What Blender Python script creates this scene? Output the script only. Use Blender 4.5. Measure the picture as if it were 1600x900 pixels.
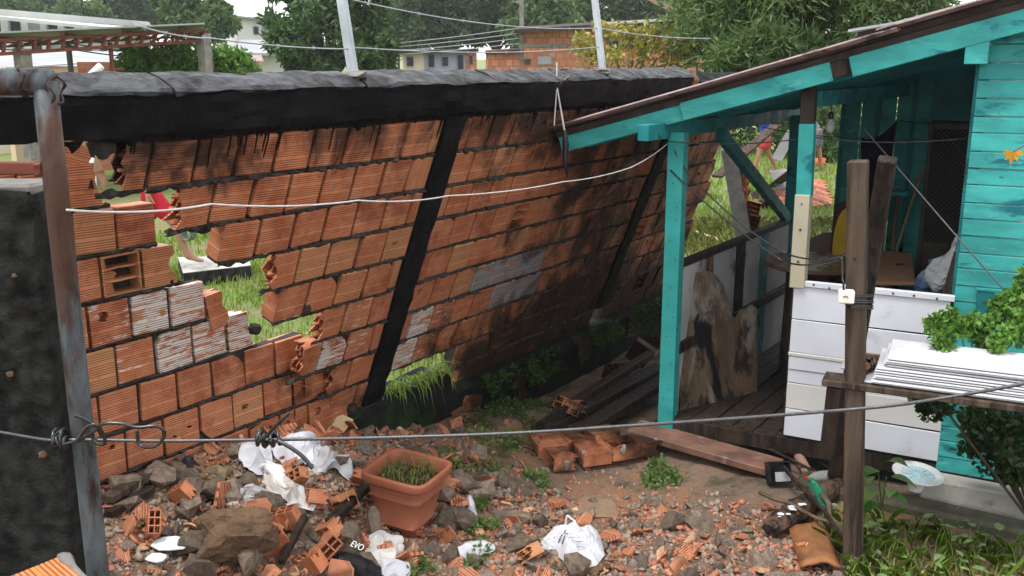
import bpy, bmesh, math, random
import numpy as np
from mathutils import Matrix, Vector, Quaternion, Euler, noise as mnoise

# ------------------------------------------------------------------ camera, sky, sun, exposure
scene = bpy.context.scene
for o in list(bpy.data.objects):
    bpy.data.objects.remove(o)
COL = scene.collection
cam_d = bpy.data.cameras.new('camera')
cam_d.sensor_width = 36.0
cam_d.lens = 33.75
cam_d.clip_start = 0.05
cam_d.clip_end = 600
cam = bpy.data.objects.new('camera', cam_d)
COL.objects.link(cam)
cam.location = (0, 0, 2.5)
cam.rotation_euler = (math.radians(90 - 13.2), 0, 0)
scene.camera = cam

SUN_EL, SUN_ROT = 68.0, 235.0     # high behind thick cloud
w = bpy.data.worlds.new('World')
scene.world = w
w.use_nodes = True
nt = w.node_tree
for n in list(nt.nodes):
    nt.nodes.remove(n)
sky = nt.nodes.new('ShaderNodeTexSky')
sky.sky_type = 'NISHITA'
sky.sun_disc = False
sky.sun_elevation = math.radians(SUN_EL)
sky.sun_rotation = math.radians(SUN_ROT)
sky.air_density = 1.0
sky.dust_density = 1.0
sky.ozone_density = 1.0
hs = nt.nodes.new('ShaderNodeHueSaturation')
hs.inputs['Saturation'].default_value = 0.10
cl = nt.nodes.new('ShaderNodeMix')          # closed rain cloud evens the sky out
cl.data_type = 'RGBA'
cl.inputs[0].default_value = 0.62
cl.inputs[7].default_value = (7.6, 7.8, 8.1, 1)
bg = nt.nodes.new('ShaderNodeBackground')
bg.inputs['Strength'].default_value = 0.14
wo = nt.nodes.new('ShaderNodeOutputWorld')
nt.links.new(sky.outputs[0], hs.inputs['Color'])
nt.links.new(hs.outputs[0], cl.inputs[6])
nt.links.new(cl.outputs[2], bg.inputs['Color'])
nt.links.new(bg.outputs[0], wo.inputs['Surface'])
sd = bpy.data.lights.new('sun', 'SUN')
sd.energy = 1.5
sd.angle = math.radians(18)
sd.color = (1.0, 0.97, 0.93)
sun = bpy.data.objects.new('sun', sd)
COL.objects.link(sun)
az = math.radians(SUN_ROT)
sv = Vector((math.sin(az) * math.cos(math.radians(SUN_EL)), math.cos(az) * math.cos(math.radians(SUN_EL)), math.sin(math.radians(SUN_EL))))
sun.rotation_euler = sv.to_track_quat('Z', 'Y').to_euler()
scene.view_settings.view_transform = 'Standard'
scene.view_settings.look = 'None'
scene.view_settings.gamma = 1.0
scene.view_settings.exposure = 1.12
scene.view_settings.use_curve_mapping = False

# ------------------------------------------------------------------ frames of the place
A = math.radians(34.2)
D = Vector((math.sin(A), math.cos(A), 0))        # along the brick wall
N = Vector((math.cos(A), -math.sin(A), 0))       # wall normal, towards the yard
Z = Vector((0, 0, 1))
WD = 3.88
W0 = -N * WD
LA = math.radians(21.5)                           # lean of the pushed wall
LU = N * math.sin(LA) + Z * math.cos(LA)
LN = N * math.cos(LA) - Z * math.sin(LA)
ZP = 0.5
def lnp(t, h, o=0.0): return W0 + Z * ZP + D * t + LU * h + LN * o
def stp(t, z, o=0.0): return W0 + D * t + Z * z + N * o
fd = Vector((.889, -.458, 0))                     # along the house front
fn = Vector((-.458, -.889, 0))                    # house front normal
HB = Vector((1.022, 5.945, .22))
def hp(s, d, z):
    q = HB + fd * s + D * d
    return Vector((q.x, q.y, z))
def fap(s, z, o=0.0):
    q = HB + fd * s + fn * o
    return Vector((q.x, q.y, z))
def basis(x, y, z, p):
    m = Matrix.Identity(4)
    for i in range(3):
        m[i][0], m[i][1], m[i][2], m[i][3] = x[i], y[i], z[i], p[i]
    return m
def smooth(a, b, x):
    k = np.clip((x - a) / (b - a), 0, 1)
    return k * k * (3 - 2 * k)

# ------------------------------------------------------------------ object helpers
WM = {}
def tag(o, label=None, cat=None, group=None, kind=None):
    if label: o['label'] = label
    if cat: o['category'] = cat
    if group: o['group'] = group
    if kind: o['kind'] = kind
    return o
def thing(name, label, cat, loc=(0, 0, 0), group=None):
    o = bpy.data.objects.new(name, None)
    o.empty_display_size = .1
    COL.objects.link(o)
    o.location = loc
    WM[o] = Matrix.Translation(Vector(loc))
    return tag(o, label, cat, group)
def link(name, me, parent=None, m=None, mat=None):
    o = bpy.data.objects.new(name, me)
    COL.objects.link(o)
    m = m or Matrix.Identity(4)
    o.matrix_basis = m
    WM[o] = m.copy()
    if parent is not None:
        o.parent = parent
        o.matrix_parent_inverse = WM[parent].inverted()
    if mat is not None:
        if len(me.materials) == 0:
            me.materials.append(mat)
        elif me.materials[0] != mat:
            o.material_slots[0].link = 'OBJECT'
            o.material_slots[0].material = mat
    return o

class MB:
    def __init__(s):
        s.v, s.f, s.mi = [], [], []
    def add(s, vs, fs, mi=0):
        b = len(s.v)
        s.v += [tuple(p) for p in vs]
        s.f += [tuple(b + i for i in f) for f in fs]
        s.mi += [mi] * len(fs)
    def box(s, c, size, m=None, mi=0):
        x, y, z = size[0] / 2, size[1] / 2, size[2] / 2
        vs = [Vector((a, b_, d)) for d in (-z, z) for b_ in (-y, y) for a in (-x, x)]
        c = Vector(c)
        vs = [c + ((m @ p) if m is not None else p) for p in vs]
        s.add(vs, [(0, 2, 3, 1), (4, 5, 7, 6), (0, 1, 5, 4), (2, 6, 7, 3), (0, 4, 6, 2), (1, 3, 7, 5)], mi)
    def bar(s, a, b, wd, ht, upv=Z, mi=0):
        a, b = Vector(a), Vector(b)
        d = (b - a)
        L = d.length
        d = d / L
        sx = d.cross(upv)
        if sx.length < 1e-4: sx = d.cross(Vector((1, 0, 0)))
        sx.normalize()
        u = sx.cross(d)
        m = Matrix((d, sx, u)).transposed()
        s.box((a + b) / 2, (L, wd, ht), m, mi)
    def tube(s, pts, r, seg=8, cap=True, mi=0):
        pts = [Vector(p) for p in pts]
        n = len(pts)
        rr = r if isinstance(r, (list, tuple)) else [r] * n
        tv = []
        for i in range(n):
            d = pts[min(i + 1, n - 1)] - pts[max(i - 1, 0)]
            tv.append(d.normalized())
        up = Vector((0, 0, 1)) if abs(tv[0].z) < .9 else Vector((1, 0, 0))
        vs = []
        for i in range(n):
            x = tv[i].cross(up)
            if x.length < 1e-5: x = tv[i].cross(Vector((.3, 1, .2)))
            x.normalize()
            y = x.cross(tv[i]).normalized()
            up = y
            for k in range(seg):
                a = 2 * math.pi * k / seg
                vs.append(pts[i] + (x * math.cos(a) + y * math.sin(a)) * rr[i])
        fs = []
        for i in range(n - 1):
            for k in range(seg):
                k2 = (k + 1) % seg
                fs.append((i * seg + k, i * seg + k2, (i + 1) * seg + k2, (i + 1) * seg + k))
        if cap:
            fs.append(tuple(range(seg - 1, -1, -1)))
            fs.append(tuple((n - 1) * seg + k for k in range(seg)))
        s.add(vs, fs, mi)
    def prism(s, poly, ext, mi=0):
        poly = [Vector(p) for p in poly]
        e = Vector(ext)
        n = len(poly)
        s.add(poly + [p + e for p in poly], [tuple(range(n - 1, -1, -1)), tuple(range(n, 2 * n))] +
              [(i, (i + 1) % n, n + (i + 1) % n, n + i) for i in range(n)], mi)
    def lathe(s, prof, c, seg=24, mi=0, m=None):
        c = Vector(c)
        vs = []
        for r, z in prof:
            for k in range(seg):
                a = 2 * math.pi * k / seg
                p = Vector((r * math.cos(a), r * math.sin(a), z))
                vs.append(c + ((m @ p) if m is not None else p))
        fs = []
        for i in range(len(prof) - 1):
            for k in range(seg):
                k2 = (k + 1) % seg
                fs.append((i * seg + k, i * seg + k2, (i + 1) * seg + k2, (i + 1) * seg + k))
        s.add(vs, fs, mi)
    def mesh(s, name, smooth_=False, bevel=0.0):
        me = bpy.data.meshes.new(name)
        me.from_pydata(s.v, [], s.f)
        if any(s.mi):
            me.polygons.foreach_set('material_index', s.mi)
        bm = bmesh.new()
        bm.from_mesh(me)
        bmesh.ops.recalc_face_normals(bm, faces=bm.faces)
        if bevel > 0:
            es = [e for e in bm.edges if len(e.link_faces) == 2 and e.calc_face_angle(0) > .6]
            bmesh.ops.bevel(bm, geom=es, offset=bevel, segments=1, affect='EDGES', profile=.5)
        bm.to_mesh(me)
        bm.free()
        if smooth_:
            me.polygons.foreach_set('use_smooth', [True] * len(me.polygons))
        me.update()
        return me
    def build(s, name, mat, parent=None, m=None, smooth_=False, bevel=0.0, mats=None):
        me = s.mesh(name, smooth_, bevel)
        if mats:
            for q in mats: me.materials.append(q)
            return link(name, me, parent, m)
        return link(name, me, parent, m, mat)
def quick(name, mat, parent, fnc, bevel=0.0, smooth_=False, m=None):
    b = MB()
    fnc(b)
    return b.build(name, mat, parent, m, smooth_, bevel)
def raw_mesh(name, V, Fa, nv, mat=None):
    """V (n,3) array, Fa (m,nv) index array"""
    me = bpy.data.meshes.new(name)
    me.vertices.add(len(V))
    me.vertices.foreach_set('co', np.asarray(V, dtype=np.float32).ravel())
    me.loops.add(len(Fa) * nv)
    me.loops.foreach_set('vertex_index', np.asarray(Fa, dtype=np.int32).ravel())
    me.polygons.add(len(Fa))
    me.polygons.foreach_set('loop_start', np.arange(len(Fa), dtype=np.int32) * nv)
    me.update(calc_edges=True)
    me.validate()
    if mat: me.materials.append(mat)
    return me

# ------------------------------------------------------------------ materials
class NT:
    def __init__(s, name):
        s.mat = bpy.data.materials.new(name)
        s.mat.use_nodes = True
        s.t = s.mat.node_tree
        s.b = s.t.nodes['Principled BSDF']
    def n(s, typ, **kw):
        q = s.t.nodes.new(typ)
        for k, v in kw.items(): setattr(q, k, v)
        return q
    def l(s, a, b): s.t.links.new(a, b)
    def val(s, sock, v):
        if hasattr(v, 'links') or isinstance(v, bpy.types.NodeSocket): s.l(v, sock)
        else: sock.default_value = v
    def math(s, op, a, b=0.0, c=None, clamp=False):
        q = s.n('ShaderNodeMath', operation=op)
        q.use_clamp = clamp
        s.val(q.inputs[0], a)
        s.val(q.inputs[1], b)
        if c is not None: s.val(q.inputs[2], c)
        return q.outputs[0]
    def mapr(s, v, a, b, c=0.0, d=1.0):
        q = s.n('ShaderNodeMapRange')
        q.interpolation_type = 'SMOOTHSTEP'
        s.val(q.inputs['Value'], v)
        for k, x in zip(('From Min', 'From Max', 'To Min', 'To Max'), (a, b, c, d)): q.inputs[k].default_value = x
        return q.outputs[0]
    def mix(s, f, a, b, mode='MIX'):
        q = s.n('ShaderNodeMix', data_type='RGBA', blend_type=mode)
        s.val(q.inputs[0], f)
        for sock, v in ((q.inputs[6], a), (q.inputs[7], b)):
            if isinstance(v, bpy.types.NodeSocket): s.l(v, sock)
            else: sock.default_value = (*v[:3], 1)
        return q.outputs[2]
    def noise(s, vec, scale, detail=4.0, rough=.6, dist=0.0):
        q = s.n('ShaderNodeTexNoise')
        q.inputs['Scale'].default_value = scale
        q.inputs['Detail'].default_value = detail
        q.inputs['Roughness'].default_value = rough
        q.inputs['Distortion'].default_value = dist
        if vec is not None: s.l(vec, q.inputs['Vector'])
        return q.outputs[0]
    def pos(s, stretch=None, rnd=False):
        g = s.n('ShaderNodeNewGeometry').outputs['Position']
        return s.vec(g, stretch, rnd)
    def obj(s, stretch=None, rnd=True):
        g = s.n('ShaderNodeTexCoord').outputs['Object']
        return s.vec(g, stretch, rnd)
    def vec(s, g, stretch, rnd):
        if stretch:
            m = s.n('ShaderNodeVectorMath', operation='MULTIPLY')
            s.l(g, m.inputs[0])
            m.inputs[1].default_value = stretch
            g = m.outputs[0]
        if rnd:
            oi = s.n('ShaderNodeObjectInfo').outputs['Random']
            m = s.n('ShaderNodeMath', operation='MULTIPLY')
            s.l(oi, m.inputs[0])
            m.inputs[1].default_value = 57.0
            a = s.n('ShaderNodeVectorMath', operation='ADD')
            s.l(g, a.inputs[0])
            s.l(m.outputs[0], a.inputs[1])
            g = a.outputs[0]
        return g
    def bump(s, h, strength, dist=.01, prev=None):
        q = s.n('ShaderNodeBump')
        q.inputs['Strength'].default_value = strength
        q.inputs['Distance'].default_value = dist
        s.l(h, q.inputs['Height'])
        if prev is not None: s.l(prev, q.inputs['Normal'])
        return q.outputs[0]
    def done(s, col, rough, nrm=None, spec=.5, metal=0.0):
        if isinstance(col, bpy.types.NodeSocket): s.l(col, s.b.inputs['Base Color'])
        else: s.b.inputs['Base Color'].default_value = (*col, 1)
        s.val(s.b.inputs['Roughness'], rough)
        s.b.inputs['Specular IOR Level'].default_value = spec
        s.b.inputs['Metallic'].default_value = metal
        if nrm is not None: s.l(nrm, s.b.inputs['Normal'])
        return s.mat
def rand01(k): return k.n('ShaderNodeObjectInfo').outputs['Random']

def surf(name, base, rough=.7, var=.3, scale=6, layers=(), bump=.3, bscale=60, bdist=.006, stretch=None, rnd=.0,
         spec=.16, metal=0.0, space='pos', rvar=.15):
    """base colour with cloudy variation, stains with shapes of their own, fine relief"""
    k = NT(name)
    v = k.pos(stretch) if space == 'pos' else k.obj(stretch)
    n1 = k.noise(v, scale, 6)
    dark = tuple(c * (1 - var) for c in base)
    lite = tuple(min(1, c * (1 + var)) for c in base)
    col = k.mix(k.mapr(n1, .3, .7), dark, lite)
    if rnd:
        r = rand01(k)
        col = k.mix(1.0, col, k.mix(r, (1 - rnd,) * 3, (1 + rnd,) * 3), 'MULTIPLY')
    for (c, sc, a, b) in layers:
        m = k.mapr(k.noise(v, sc, 7, .65, .4), a, b)
        col = k.mix(m, col, c)
    nb = k.noise(v, bscale, 6, .7)
    nrm = k.bump(nb, bump, bdist)
    r = k.mapr(k.noise(v, scale * 2.3, 4), .3, .7, max(0, rough - rvar), min(1, rough + rvar))
    return k.done(col, r, nrm, spec, metal)

def brick_mat(name, axis='Z', paint=None, pal=None, grime_shade=1.0, ng=17):
    k = NT(name)
    tc = k.n('ShaderNodeTexCoord')
    sp = k.n('ShaderNodeSeparateXYZ')
    k.l(tc.outputs['Generated'], sp.inputs[0])
    g = sp.outputs[axis]
    wob = k.noise(k.obj(), 14, 2)
    gz = k.math('MULTIPLY_ADD', wob, .012, g)
    sn = k.math('SINE', k.math('MULTIPLY', gz, 2 * math.pi * ng))
    gro = k.mapr(sn, -.9, .1)                                       # 0 in the groove
    tri = k.math('PINGPONG', k.math('MULTIPLY', g, 3.0), .5)        # smooth bands between grooved ones
    band = k.mapr(tri, .05, .09)
    gro = k.math('MAXIMUM', gro, k.math('SUBTRACT', 1.0, band))
    r = rand01(k)
    cr = k.n('ShaderNodeValToRGB')
    pal = pal or [(0, (.24, .068, .034)), (.2, (.40, .125, .055)), (.45, (.50, .170, .078)), (.65, (.33, .095, .045)), (.85, (.44, .150, .072)), (.93, (.48, .24, .11)), (1, (.36, .18, .085))]
    e = cr.color_ramp.elements
    e[0].position, e[0].color = pal[0][0], (*pal[0][1], 1)
    e[1].position, e[1].color = pal[-1][0], (*pal[-1][1], 1)
    for p_, c_ in pal[1:-1]:
        q = e.new(p_)
        q.color = (*c_, 1)
    k.l(r, cr.inputs[0])
    ob = k.obj()
    n1 = k.noise(ob, 9, 5)
    col = k.mix(k.mapr(n1, .3, .72), cr.outputs[0], (.54, .23, .12))
    col = k.mix(k.math('MULTIPLY', k.mapr(k.noise(ob, 16, 6, .7), .52, .75), .55), col, (.16, .05, .028))
    if paint:
        st = k.noise(k.obj((1.3, 1.3, 7)), 6, 5, .7, .4)
        m = k.mapr(st, paint[1], paint[1] + .07)
        col = k.mix(k.math('MULTIPLY', m, .92), col, paint[0])
    # soot and mould on the wall, with shade painted in towards the right
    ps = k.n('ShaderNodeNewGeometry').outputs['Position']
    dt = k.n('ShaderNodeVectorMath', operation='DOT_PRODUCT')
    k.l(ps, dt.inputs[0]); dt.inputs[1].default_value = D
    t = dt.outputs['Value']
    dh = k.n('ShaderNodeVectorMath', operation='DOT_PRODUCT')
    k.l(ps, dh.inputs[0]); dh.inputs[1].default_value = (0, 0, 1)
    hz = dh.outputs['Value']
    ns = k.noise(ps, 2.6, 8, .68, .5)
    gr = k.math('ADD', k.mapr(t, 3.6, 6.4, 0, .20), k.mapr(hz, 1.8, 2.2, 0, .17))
    gr = k.math('ADD', gr, k.math('MULTIPLY', k.mapr(hz, 1.05, .45, 0, .17), k.mapr(t, 4.2, 5.6, .3, 1)))  # low right: grime together with painted shade of the overhang
    so = k.mapr(k.math('ADD', ns, gr), .585, .79, 0, .93 * grime_shade)
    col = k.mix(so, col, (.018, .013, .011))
    wet = k.mapr(k.noise(ps, 1.7, 3), .4, .6, .32, .62)
    col = k.mix(1.0, col, k.mix(gro, (.42, .40, .38), (1, 1, 1)), 'MULTIPLY')
    hgt = k.math('ADD', gro, k.math('MULTIPLY', k.noise(ob, 120, 4), .5))
    nrm = k.bump(hgt, .75, .0025)
    return k.done(col, wet, nrm, .16)

def glass_mat(name, col, rough=.05, tr=.85):
    k = NT(name)
    k.b.inputs['Transmission Weight'].default_value = tr
    k.b.inputs['IOR'].default_value = 1.3
    return k.done(col, rough)
def leaf_mat(name, cols, rough=.45, scale=.6, trans=.25):
    """foliage: hue drifts from clump to clump, some light passes through"""
    k = NT(name)
    ps = k.pos()
    a = k.noise(ps, scale, 3)
    b = k.noise(ps, scale * 9, 2)
    col = k.mix(k.mapr(a, .35, .65), cols[0], cols[1])
    col = k.mix(k.mapr(b, .45, .75), col, cols[2])
    k.b.inputs['Subsurface Weight'].default_value = 0
    k.done(col, rough, None, .22)
    td = k.n('ShaderNodeBsdfTranslucent')
    k.l(k.mix(1.0, col, (1.2, 1.3, .7), 'MULTIPLY'), td.inputs[0])
    mx = k.n('ShaderNodeMixShader')
    mx.inputs[0].default_value = trans
    out = k.t.nodes['Material Output']
    k.l(k.b.outputs[0], mx.inputs[1])
    k.l(td.outputs[0], mx.inputs[2])
    k.l(mx.outputs[0], out.inputs['Surface'])
    return k.mat

WHITEP = (.62, .59, .55)
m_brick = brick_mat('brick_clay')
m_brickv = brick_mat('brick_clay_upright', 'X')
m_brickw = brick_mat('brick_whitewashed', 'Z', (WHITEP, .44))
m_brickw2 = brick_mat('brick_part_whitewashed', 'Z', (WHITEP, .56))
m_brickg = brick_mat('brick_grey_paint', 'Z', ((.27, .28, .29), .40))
m_shard = surf('clay_shard', (.37, .125, .066), .65, .35, 9, [((.17, .075, .048), 11, .54, .75), ((.36, .17, .105), 14, .52, .74)], .4, 90, .003, rnd=.55, space='obj')
m_shard_pale = surf('pale_shard', (.50, .30, .18), .65, .25, 8, [((.3, .14, .08), 9, .52, .75)], .3, 90, .003, rnd=.3, space='obj')
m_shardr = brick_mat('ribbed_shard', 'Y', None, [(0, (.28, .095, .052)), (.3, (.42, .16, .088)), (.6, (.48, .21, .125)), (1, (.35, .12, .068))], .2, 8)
m_mortar = surf('old_mortar', (.036, .032, .029), .85, .45, 12, [((.11, .098, .085), 9, .58, .74), ((.015, .013, .012), 3, .5, .7)], .9, 70, .01)
m_tar = surf('black_tar_coat', (.0075, .0075, .0082), .7, .4, 5, [((.030, .030, .032), 3, .55, .8), ((.055, .045, .032), 9, .70, .85)], 1.0, 26, .012, rvar=.2, spec=.10)
m_cap = surf('weathered_cap', (.045, .047, .051), .45, .5, 9, [((.014, .014, .015), 6, .47, .58), ((.14, .13, .12), 18, .62, .76), ((.008, .008, .008), 2.5, .56, .62)], 1.0, 30, .012)
m_conc_dark = surf('mouldy_render', (.030, .030, .028), .9, .6, 16, [((.045, .042, .030), 5, .55, .75), ((.008, .008, .008), 9, .48, .66), ((.12, .10, .05), 13, .72, .84)], 1.0, 110, .02)
m_conc = surf('raw_concrete', (.20, .19, .175), .8, .25, 6, [((.09, .085, .075), 5, .52, .75)], .8, 60, .008)
m_conc_obj = surf('broken_concrete', (.205, .155, .118), .85, .35, 7, [((.10, .076, .058), 6, .5, .72), ((.28, .20, .13), 12, .54, .74)], .9, 45, .012, rnd=.4, space='obj')
m_stone = surf('brown_rubble_stone', (.20, .125, .075), .85, .3, 8, [((.10, .060, .036), 16, .48, .64), ((.30, .22, .15), 46, .58, .70)], 1.0, 90, .018, space='obj', rnd=.2)
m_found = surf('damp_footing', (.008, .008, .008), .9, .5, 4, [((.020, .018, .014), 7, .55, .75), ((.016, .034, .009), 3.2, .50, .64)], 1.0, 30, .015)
m_steel = surf('galvanised_rusting', (.085, .105, .115), .55, .3, 9, [((.07, .038, .027), 6, .40, .54), ((.028, .017, .013), 14, .48, .66)], .35, 80, .003, stretch=(1, 1, .35), metal=.25)
m_steel_g = surf('galvanised_grey', (.34, .37, .39), .45, .15, 6, [((.2, .2, .2), 9, .6, .75)], .2, 60, .003, metal=.4)
m_rust = surf('rusty_red_steel', (.14, .042, .028), .6, .35, 8, [((.07, .03, .02), 12, .5, .7)], .4, 60, .003)
m_cable = surf('black_cable', (.012, .012, .014), .28, .3, 20, [], .2, 90, .001, spec=.6)
m_cable_w = surf('pale_cable', (.50, .47, .46), .35, .15, 20, [], .1, 90, .001)
m_cable_g = surf('grey_cable', (.10, .10, .105), .4, .2, 20, [], .1, 90, .001)
TEAL = (.034, .28, .265)
m_teal = surf('teal_paint', TEAL, .42, .16, 3, [((.010, .12, .13), 4.0, .60, .70), ((.03, .035, .03), 6, .66, .74)], .35, 50, .004, stretch=(1, 1, 1.6), rnd=.12)
m_teal_clean = surf('teal_paint_bright', (.042, .30, .283), .55, .25, 4, [((.02, .045, .045), 9, .66, .74), ((.012, .125, .15), 3.6, .555, .66), ((.10, .42, .39), 7, .58, .72), ((.05, .06, .05), 6, .72, .8)], .3, 50, .004, stretch=(.7, .7, 2.0), rnd=.10)
m_teal_dk = surf('teal_paint_old', (.018, .17, .18), .5, .25, 4, [((.02, .03, .03), 5, .55, .7)], .4, 50, .004, rnd=.15)
m_wood = surf('weathered_wood', (.070, .050, .036), .75, .4, 5, [((.024, .017, .013), 4, .46, .64), ((.13, .10, .078), 6, .58, .74)], .8, 26, .006, stretch=(4.5, 4.5, .35), space='obj')
m_wood_dk = surf('charred_wood', (.036, .025, .019), .6, .4, 6, [((.012, .010, .009), 5, .45, .65), ((.08, .05, .032), 7, .62, .8)], .9, 24, .008, stretch=(4, 4, .8), space='obj')
m_plank_red = surf('reddish_plank', (.16, .085, .062), .5, .3, 5, [((.08, .05, .04), 4, .5, .68), ((.26, .21, .18), 7, .54, .74)], .5, 40, .004, space='obj')
m_ply = surf('rotten_plywood', (.125, .085, .055), .65, .4, 3, [((.22, .20, .17), 2.2, .50, .62), ((.035, .026, .02), 3, .50, .62), ((.012, .012, .014), 1.9, .52, .60)], .5, 40, .005, stretch=(2.0, 2.0, .7))
m_white = surf('white_board', (.56, .58, .63), .45, .07, 2, [((.42, .42, .42), 5, .58, .78), ((.16, .13, .10), 9, .68, .78)], .12, 40, .003, rnd=.04)
m_white_warm = surf('cream_board', (.52, .51, .49), .45, .06, 2, [((.42, .40, .36), 6, .62, .8), ((.18, .15, .12), 11, .73, .82)], .12, 40, .003, rnd=.05)
m_sheet = surf('white_sheet', (.58, .58, .60), .35, .03, 3, [((.6, .58, .57), 8, .68, .85)], .05, 60, .002, rnd=.05)
m_greyboard = surf('grey_board', (.33, .325, .335), .55, .15, 3, [((.09, .085, .085), 5, .55, .75)], .3, 50, .004, rnd=.2)
m_black_ply = surf('black_board', (.018, .018, .020), .6, .3, 4, [], .3, 50, .004)
m_cream_post = surf('cream_post', (.40, .37, .27), .5, .1, 4, [((.22, .2, .15), 8, .6, .8)], .2, 50, .003)
m_roof = surf('old_roof_sheet', (.30, .21, .205), .55, .3, 5, [((.30, .20, .20), 4, .5, .7), ((.06, .045, .04), 7, .52, .7)], .3, 50, .004)
m_roof_under = surf('dark_roof_timber', (.035, .026, .022), .7, .35, 6, [((.07, .05, .04), 5, .55, .75)], .5, 40, .005)
m_plastic_clay = surf('terracotta_plastic', (.29, .10, .056), .42, .16, 3, [((.20, .085, .055), 5, .52, .72), ((.12, .06, .04), 9, .62, .78)], .15, 50, .002)
m_soil = surf('dark_soil', (.045, .03, .02), .9, .4, 20, [], 1.0, 60, .01)
m_bag = surf('white_plastic_bag', (.50, .50, .53), .35, .06, 4, [((.36, .33, .31), 9, .58, .76)], .1, 30, .003)
m_bag_dirty = surf('dirty_plastic', (.55, .53, .50), .35, .1, 5, [((.30, .24, .2), 8, .54, .72), ((.45, .2, .14), 10, .68, .8)], .15, 30, .003)
m_blackbag = surf('black_plastic', (.012, .012, .014), .3, .3, 6, [], .2, 30, .004)
m_card = surf('brown_cardboard', (.31, .175, .10), .7, .08, 3, [((.2, .11, .065), 5, .64, .8)], .1, 50, .002)
m_print = surf('dark_print', (.02, .025, .06), .5, .1, 5, [], .0, 50)
m_printw = surf('white_print', (.75, .75, .75), .5, .05, 5, [], .0, 50)

# ------------------------------------------------------------------ ground
def terr(x, y, fine=True):
    x = float(x); y = float(y)
    u = x * N.x + y * N.y + WD
    t = x * D.x + y * D.y
    z = 0.0
    if u > -.15:
        uu = max(u, 0)
        f = float(np.interp(t, [1.0, 2.9, 3.5, 4.1, 4.7, 5.6], [1, 1, .82, .45, .22, 0]))
        z += .58 * math.exp(-(uu / .72) ** 2) * f + .15 * math.exp(-((uu - .9) / .5) ** 2) * f
        z += .17 * math.exp(-((t - 5.2) / .55) ** 2 - ((uu - .55) / .42) ** 2)          # mossy hump
        z -= .06 * float(smooth(4.8, 6.0, t)) * math.exp(-(uu / .8) ** 2)
        o = (x - HB.x) * fn.x + (y - HB.y) * fn.y
        s = (x - HB.x) * fd.x + (y - HB.y) * fd.y
        z += .06 * float(1 - smooth(.15, .75, o)) * float(smooth(-.5, .3, s)) * float(smooth(.3, .9, u))
    else:
        z += .03
    if fine and 2 < y < 14 and abs(x) < 8:
        z += .035 * mnoise.noise(Vector((x * 2.3, y * 2.3, 3.1))) + .018 * mnoise.noise(Vector((x * 6.1, y * 6.1, 8.0)))
    if y > 40: z += min(3.0, (y - 40) * .03)
    return z
def lines(segs):
    out = []
    for a, b, st_ in segs:
        n = max(1, int(round((b - a) / st_)))
        out += list(np.linspace(a, b, n, endpoint=False))
    return np.array(out + [segs[-1][1]])
gx = lines([(-260, -60, 25), (-60, -10, 5), (-10, -3, .5), (-3, 3.6, .07), (3.6, 10, .5), (10, 60, 5), (60, 260, 25)])
gy = lines([(-60, 0, 10), (0, 3.2, .4), (3.2, 7.5, .07), (7.5, 13, .25), (13, 40, 1.5), (40, 120, 8), (120, 420, 30)])
V = np.array([(x, y, terr(x, y)) for y in gy for x in gx])
nx = len(gx)
ii = np.arange(len(gy) - 1)[:, None] * nx + np.arange(nx - 1)[None, :]
Fq = np.stack([ii, ii + 1, ii + 1 + nx, ii + nx], -1).reshape(-1, 4)
k = NT('yard_earth')
ps = k.pos()
col = k.mix(k.mapr(k.noise(ps, 2.2, 7, .65), .35, .65), (.13, .092, .066), (.22, .14, .092))
col = k.mix(k.mapr(k.noise(ps, 1.1, 5), .48, .62), col, (.27, .14, .075))
col = k.mix(k.mapr(k.noise(ps, 18, 6, .7), .52, .66), col, (.13, .11, .095))
col = k.mix(k.mapr(k.noise(ps, 60, 4, .7), .58, .68), col, (.33, .20, .13))
col = k.mix(k.mapr(k.noise(ps, 3.4, 7, .7), .54, .66), col, (.055, .042, .032))
col = k.mix(k.math('MULTIPLY', k.mapr(k.noise(ps, 1.9, 6, .6), .54, .62), .8), col, (.035, .050, .016))
dt = k.n('ShaderNodeVectorMath', operation='DOT_PRODUCT')
k.l(ps, dt.inputs[0]); dt.inputs[1].default_value = N
uu = k.math('ADD', dt.outputs['Value'], WD)
gcol = k.mix(k.mapr(k.noise(ps, 1.2, 6), .4, .62), (.12, .20, .03), (.17, .15, .06))
gcol = k.mix(k.mapr(k.noise(ps, .35, 5), .55, .68), gcol, (.16, .125, .095))
col = k.mix(k.mapr(uu, -.35, -.1, 1, 0), col, gcol)
m_ground = k.done(col, k.mapr(k.noise(ps, 5, 4), .35, .65, .45, .9), k.bump(k.noise(ps, 55, 8, .72), .9, .02), .4)
g = link('ground', raw_mesh('ground', V, Fq, 4, m_ground))
g.data.polygons.foreach_set('use_smooth', [True] * len(g.data.polygons))
tag(g, 'damp earth yard and grassy plot around the broken wall', 'ground', kind='structure')

# ------------------------------------------------------------------ bricks
BW, BH, BT = .196, .187, .09
rng = random.Random(11)
def whole_brick(seed, wd=BW, ht=BH):
    r = random.Random(seed)
    b = MB()
    b.box((0, 0, 0), (wd, BT, ht))
    me = b.mesh('brick', False, .004)
    for v in me.vertices:
        v.co += Vector((r.uniform(-1, 1), r.uniform(-1, 1), r.uniform(-1, 1))) * .0016
    return me
def chipped_brick(seed):
    r = random.Random(seed)
    b = MB()
    c = .03 + r.random() * .03
    c2 = c * r.uniform(.6, 1.3)
    x, z = BW / 2, BH / 2
    sx = 1 if r.random() < .5 else -1
    sz = 1 if r.random() < .5 else -1
    poly = [(-x, -z), (x, -z), (x, z - c2), (x - c * .4, z - c * .55), (x - c, z), (-x, z)]
    b.prism([(px * sx, -BT / 2, pz * sz) for px, pz in poly], (0, BT, 0))
    return b.mesh('brick')
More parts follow.
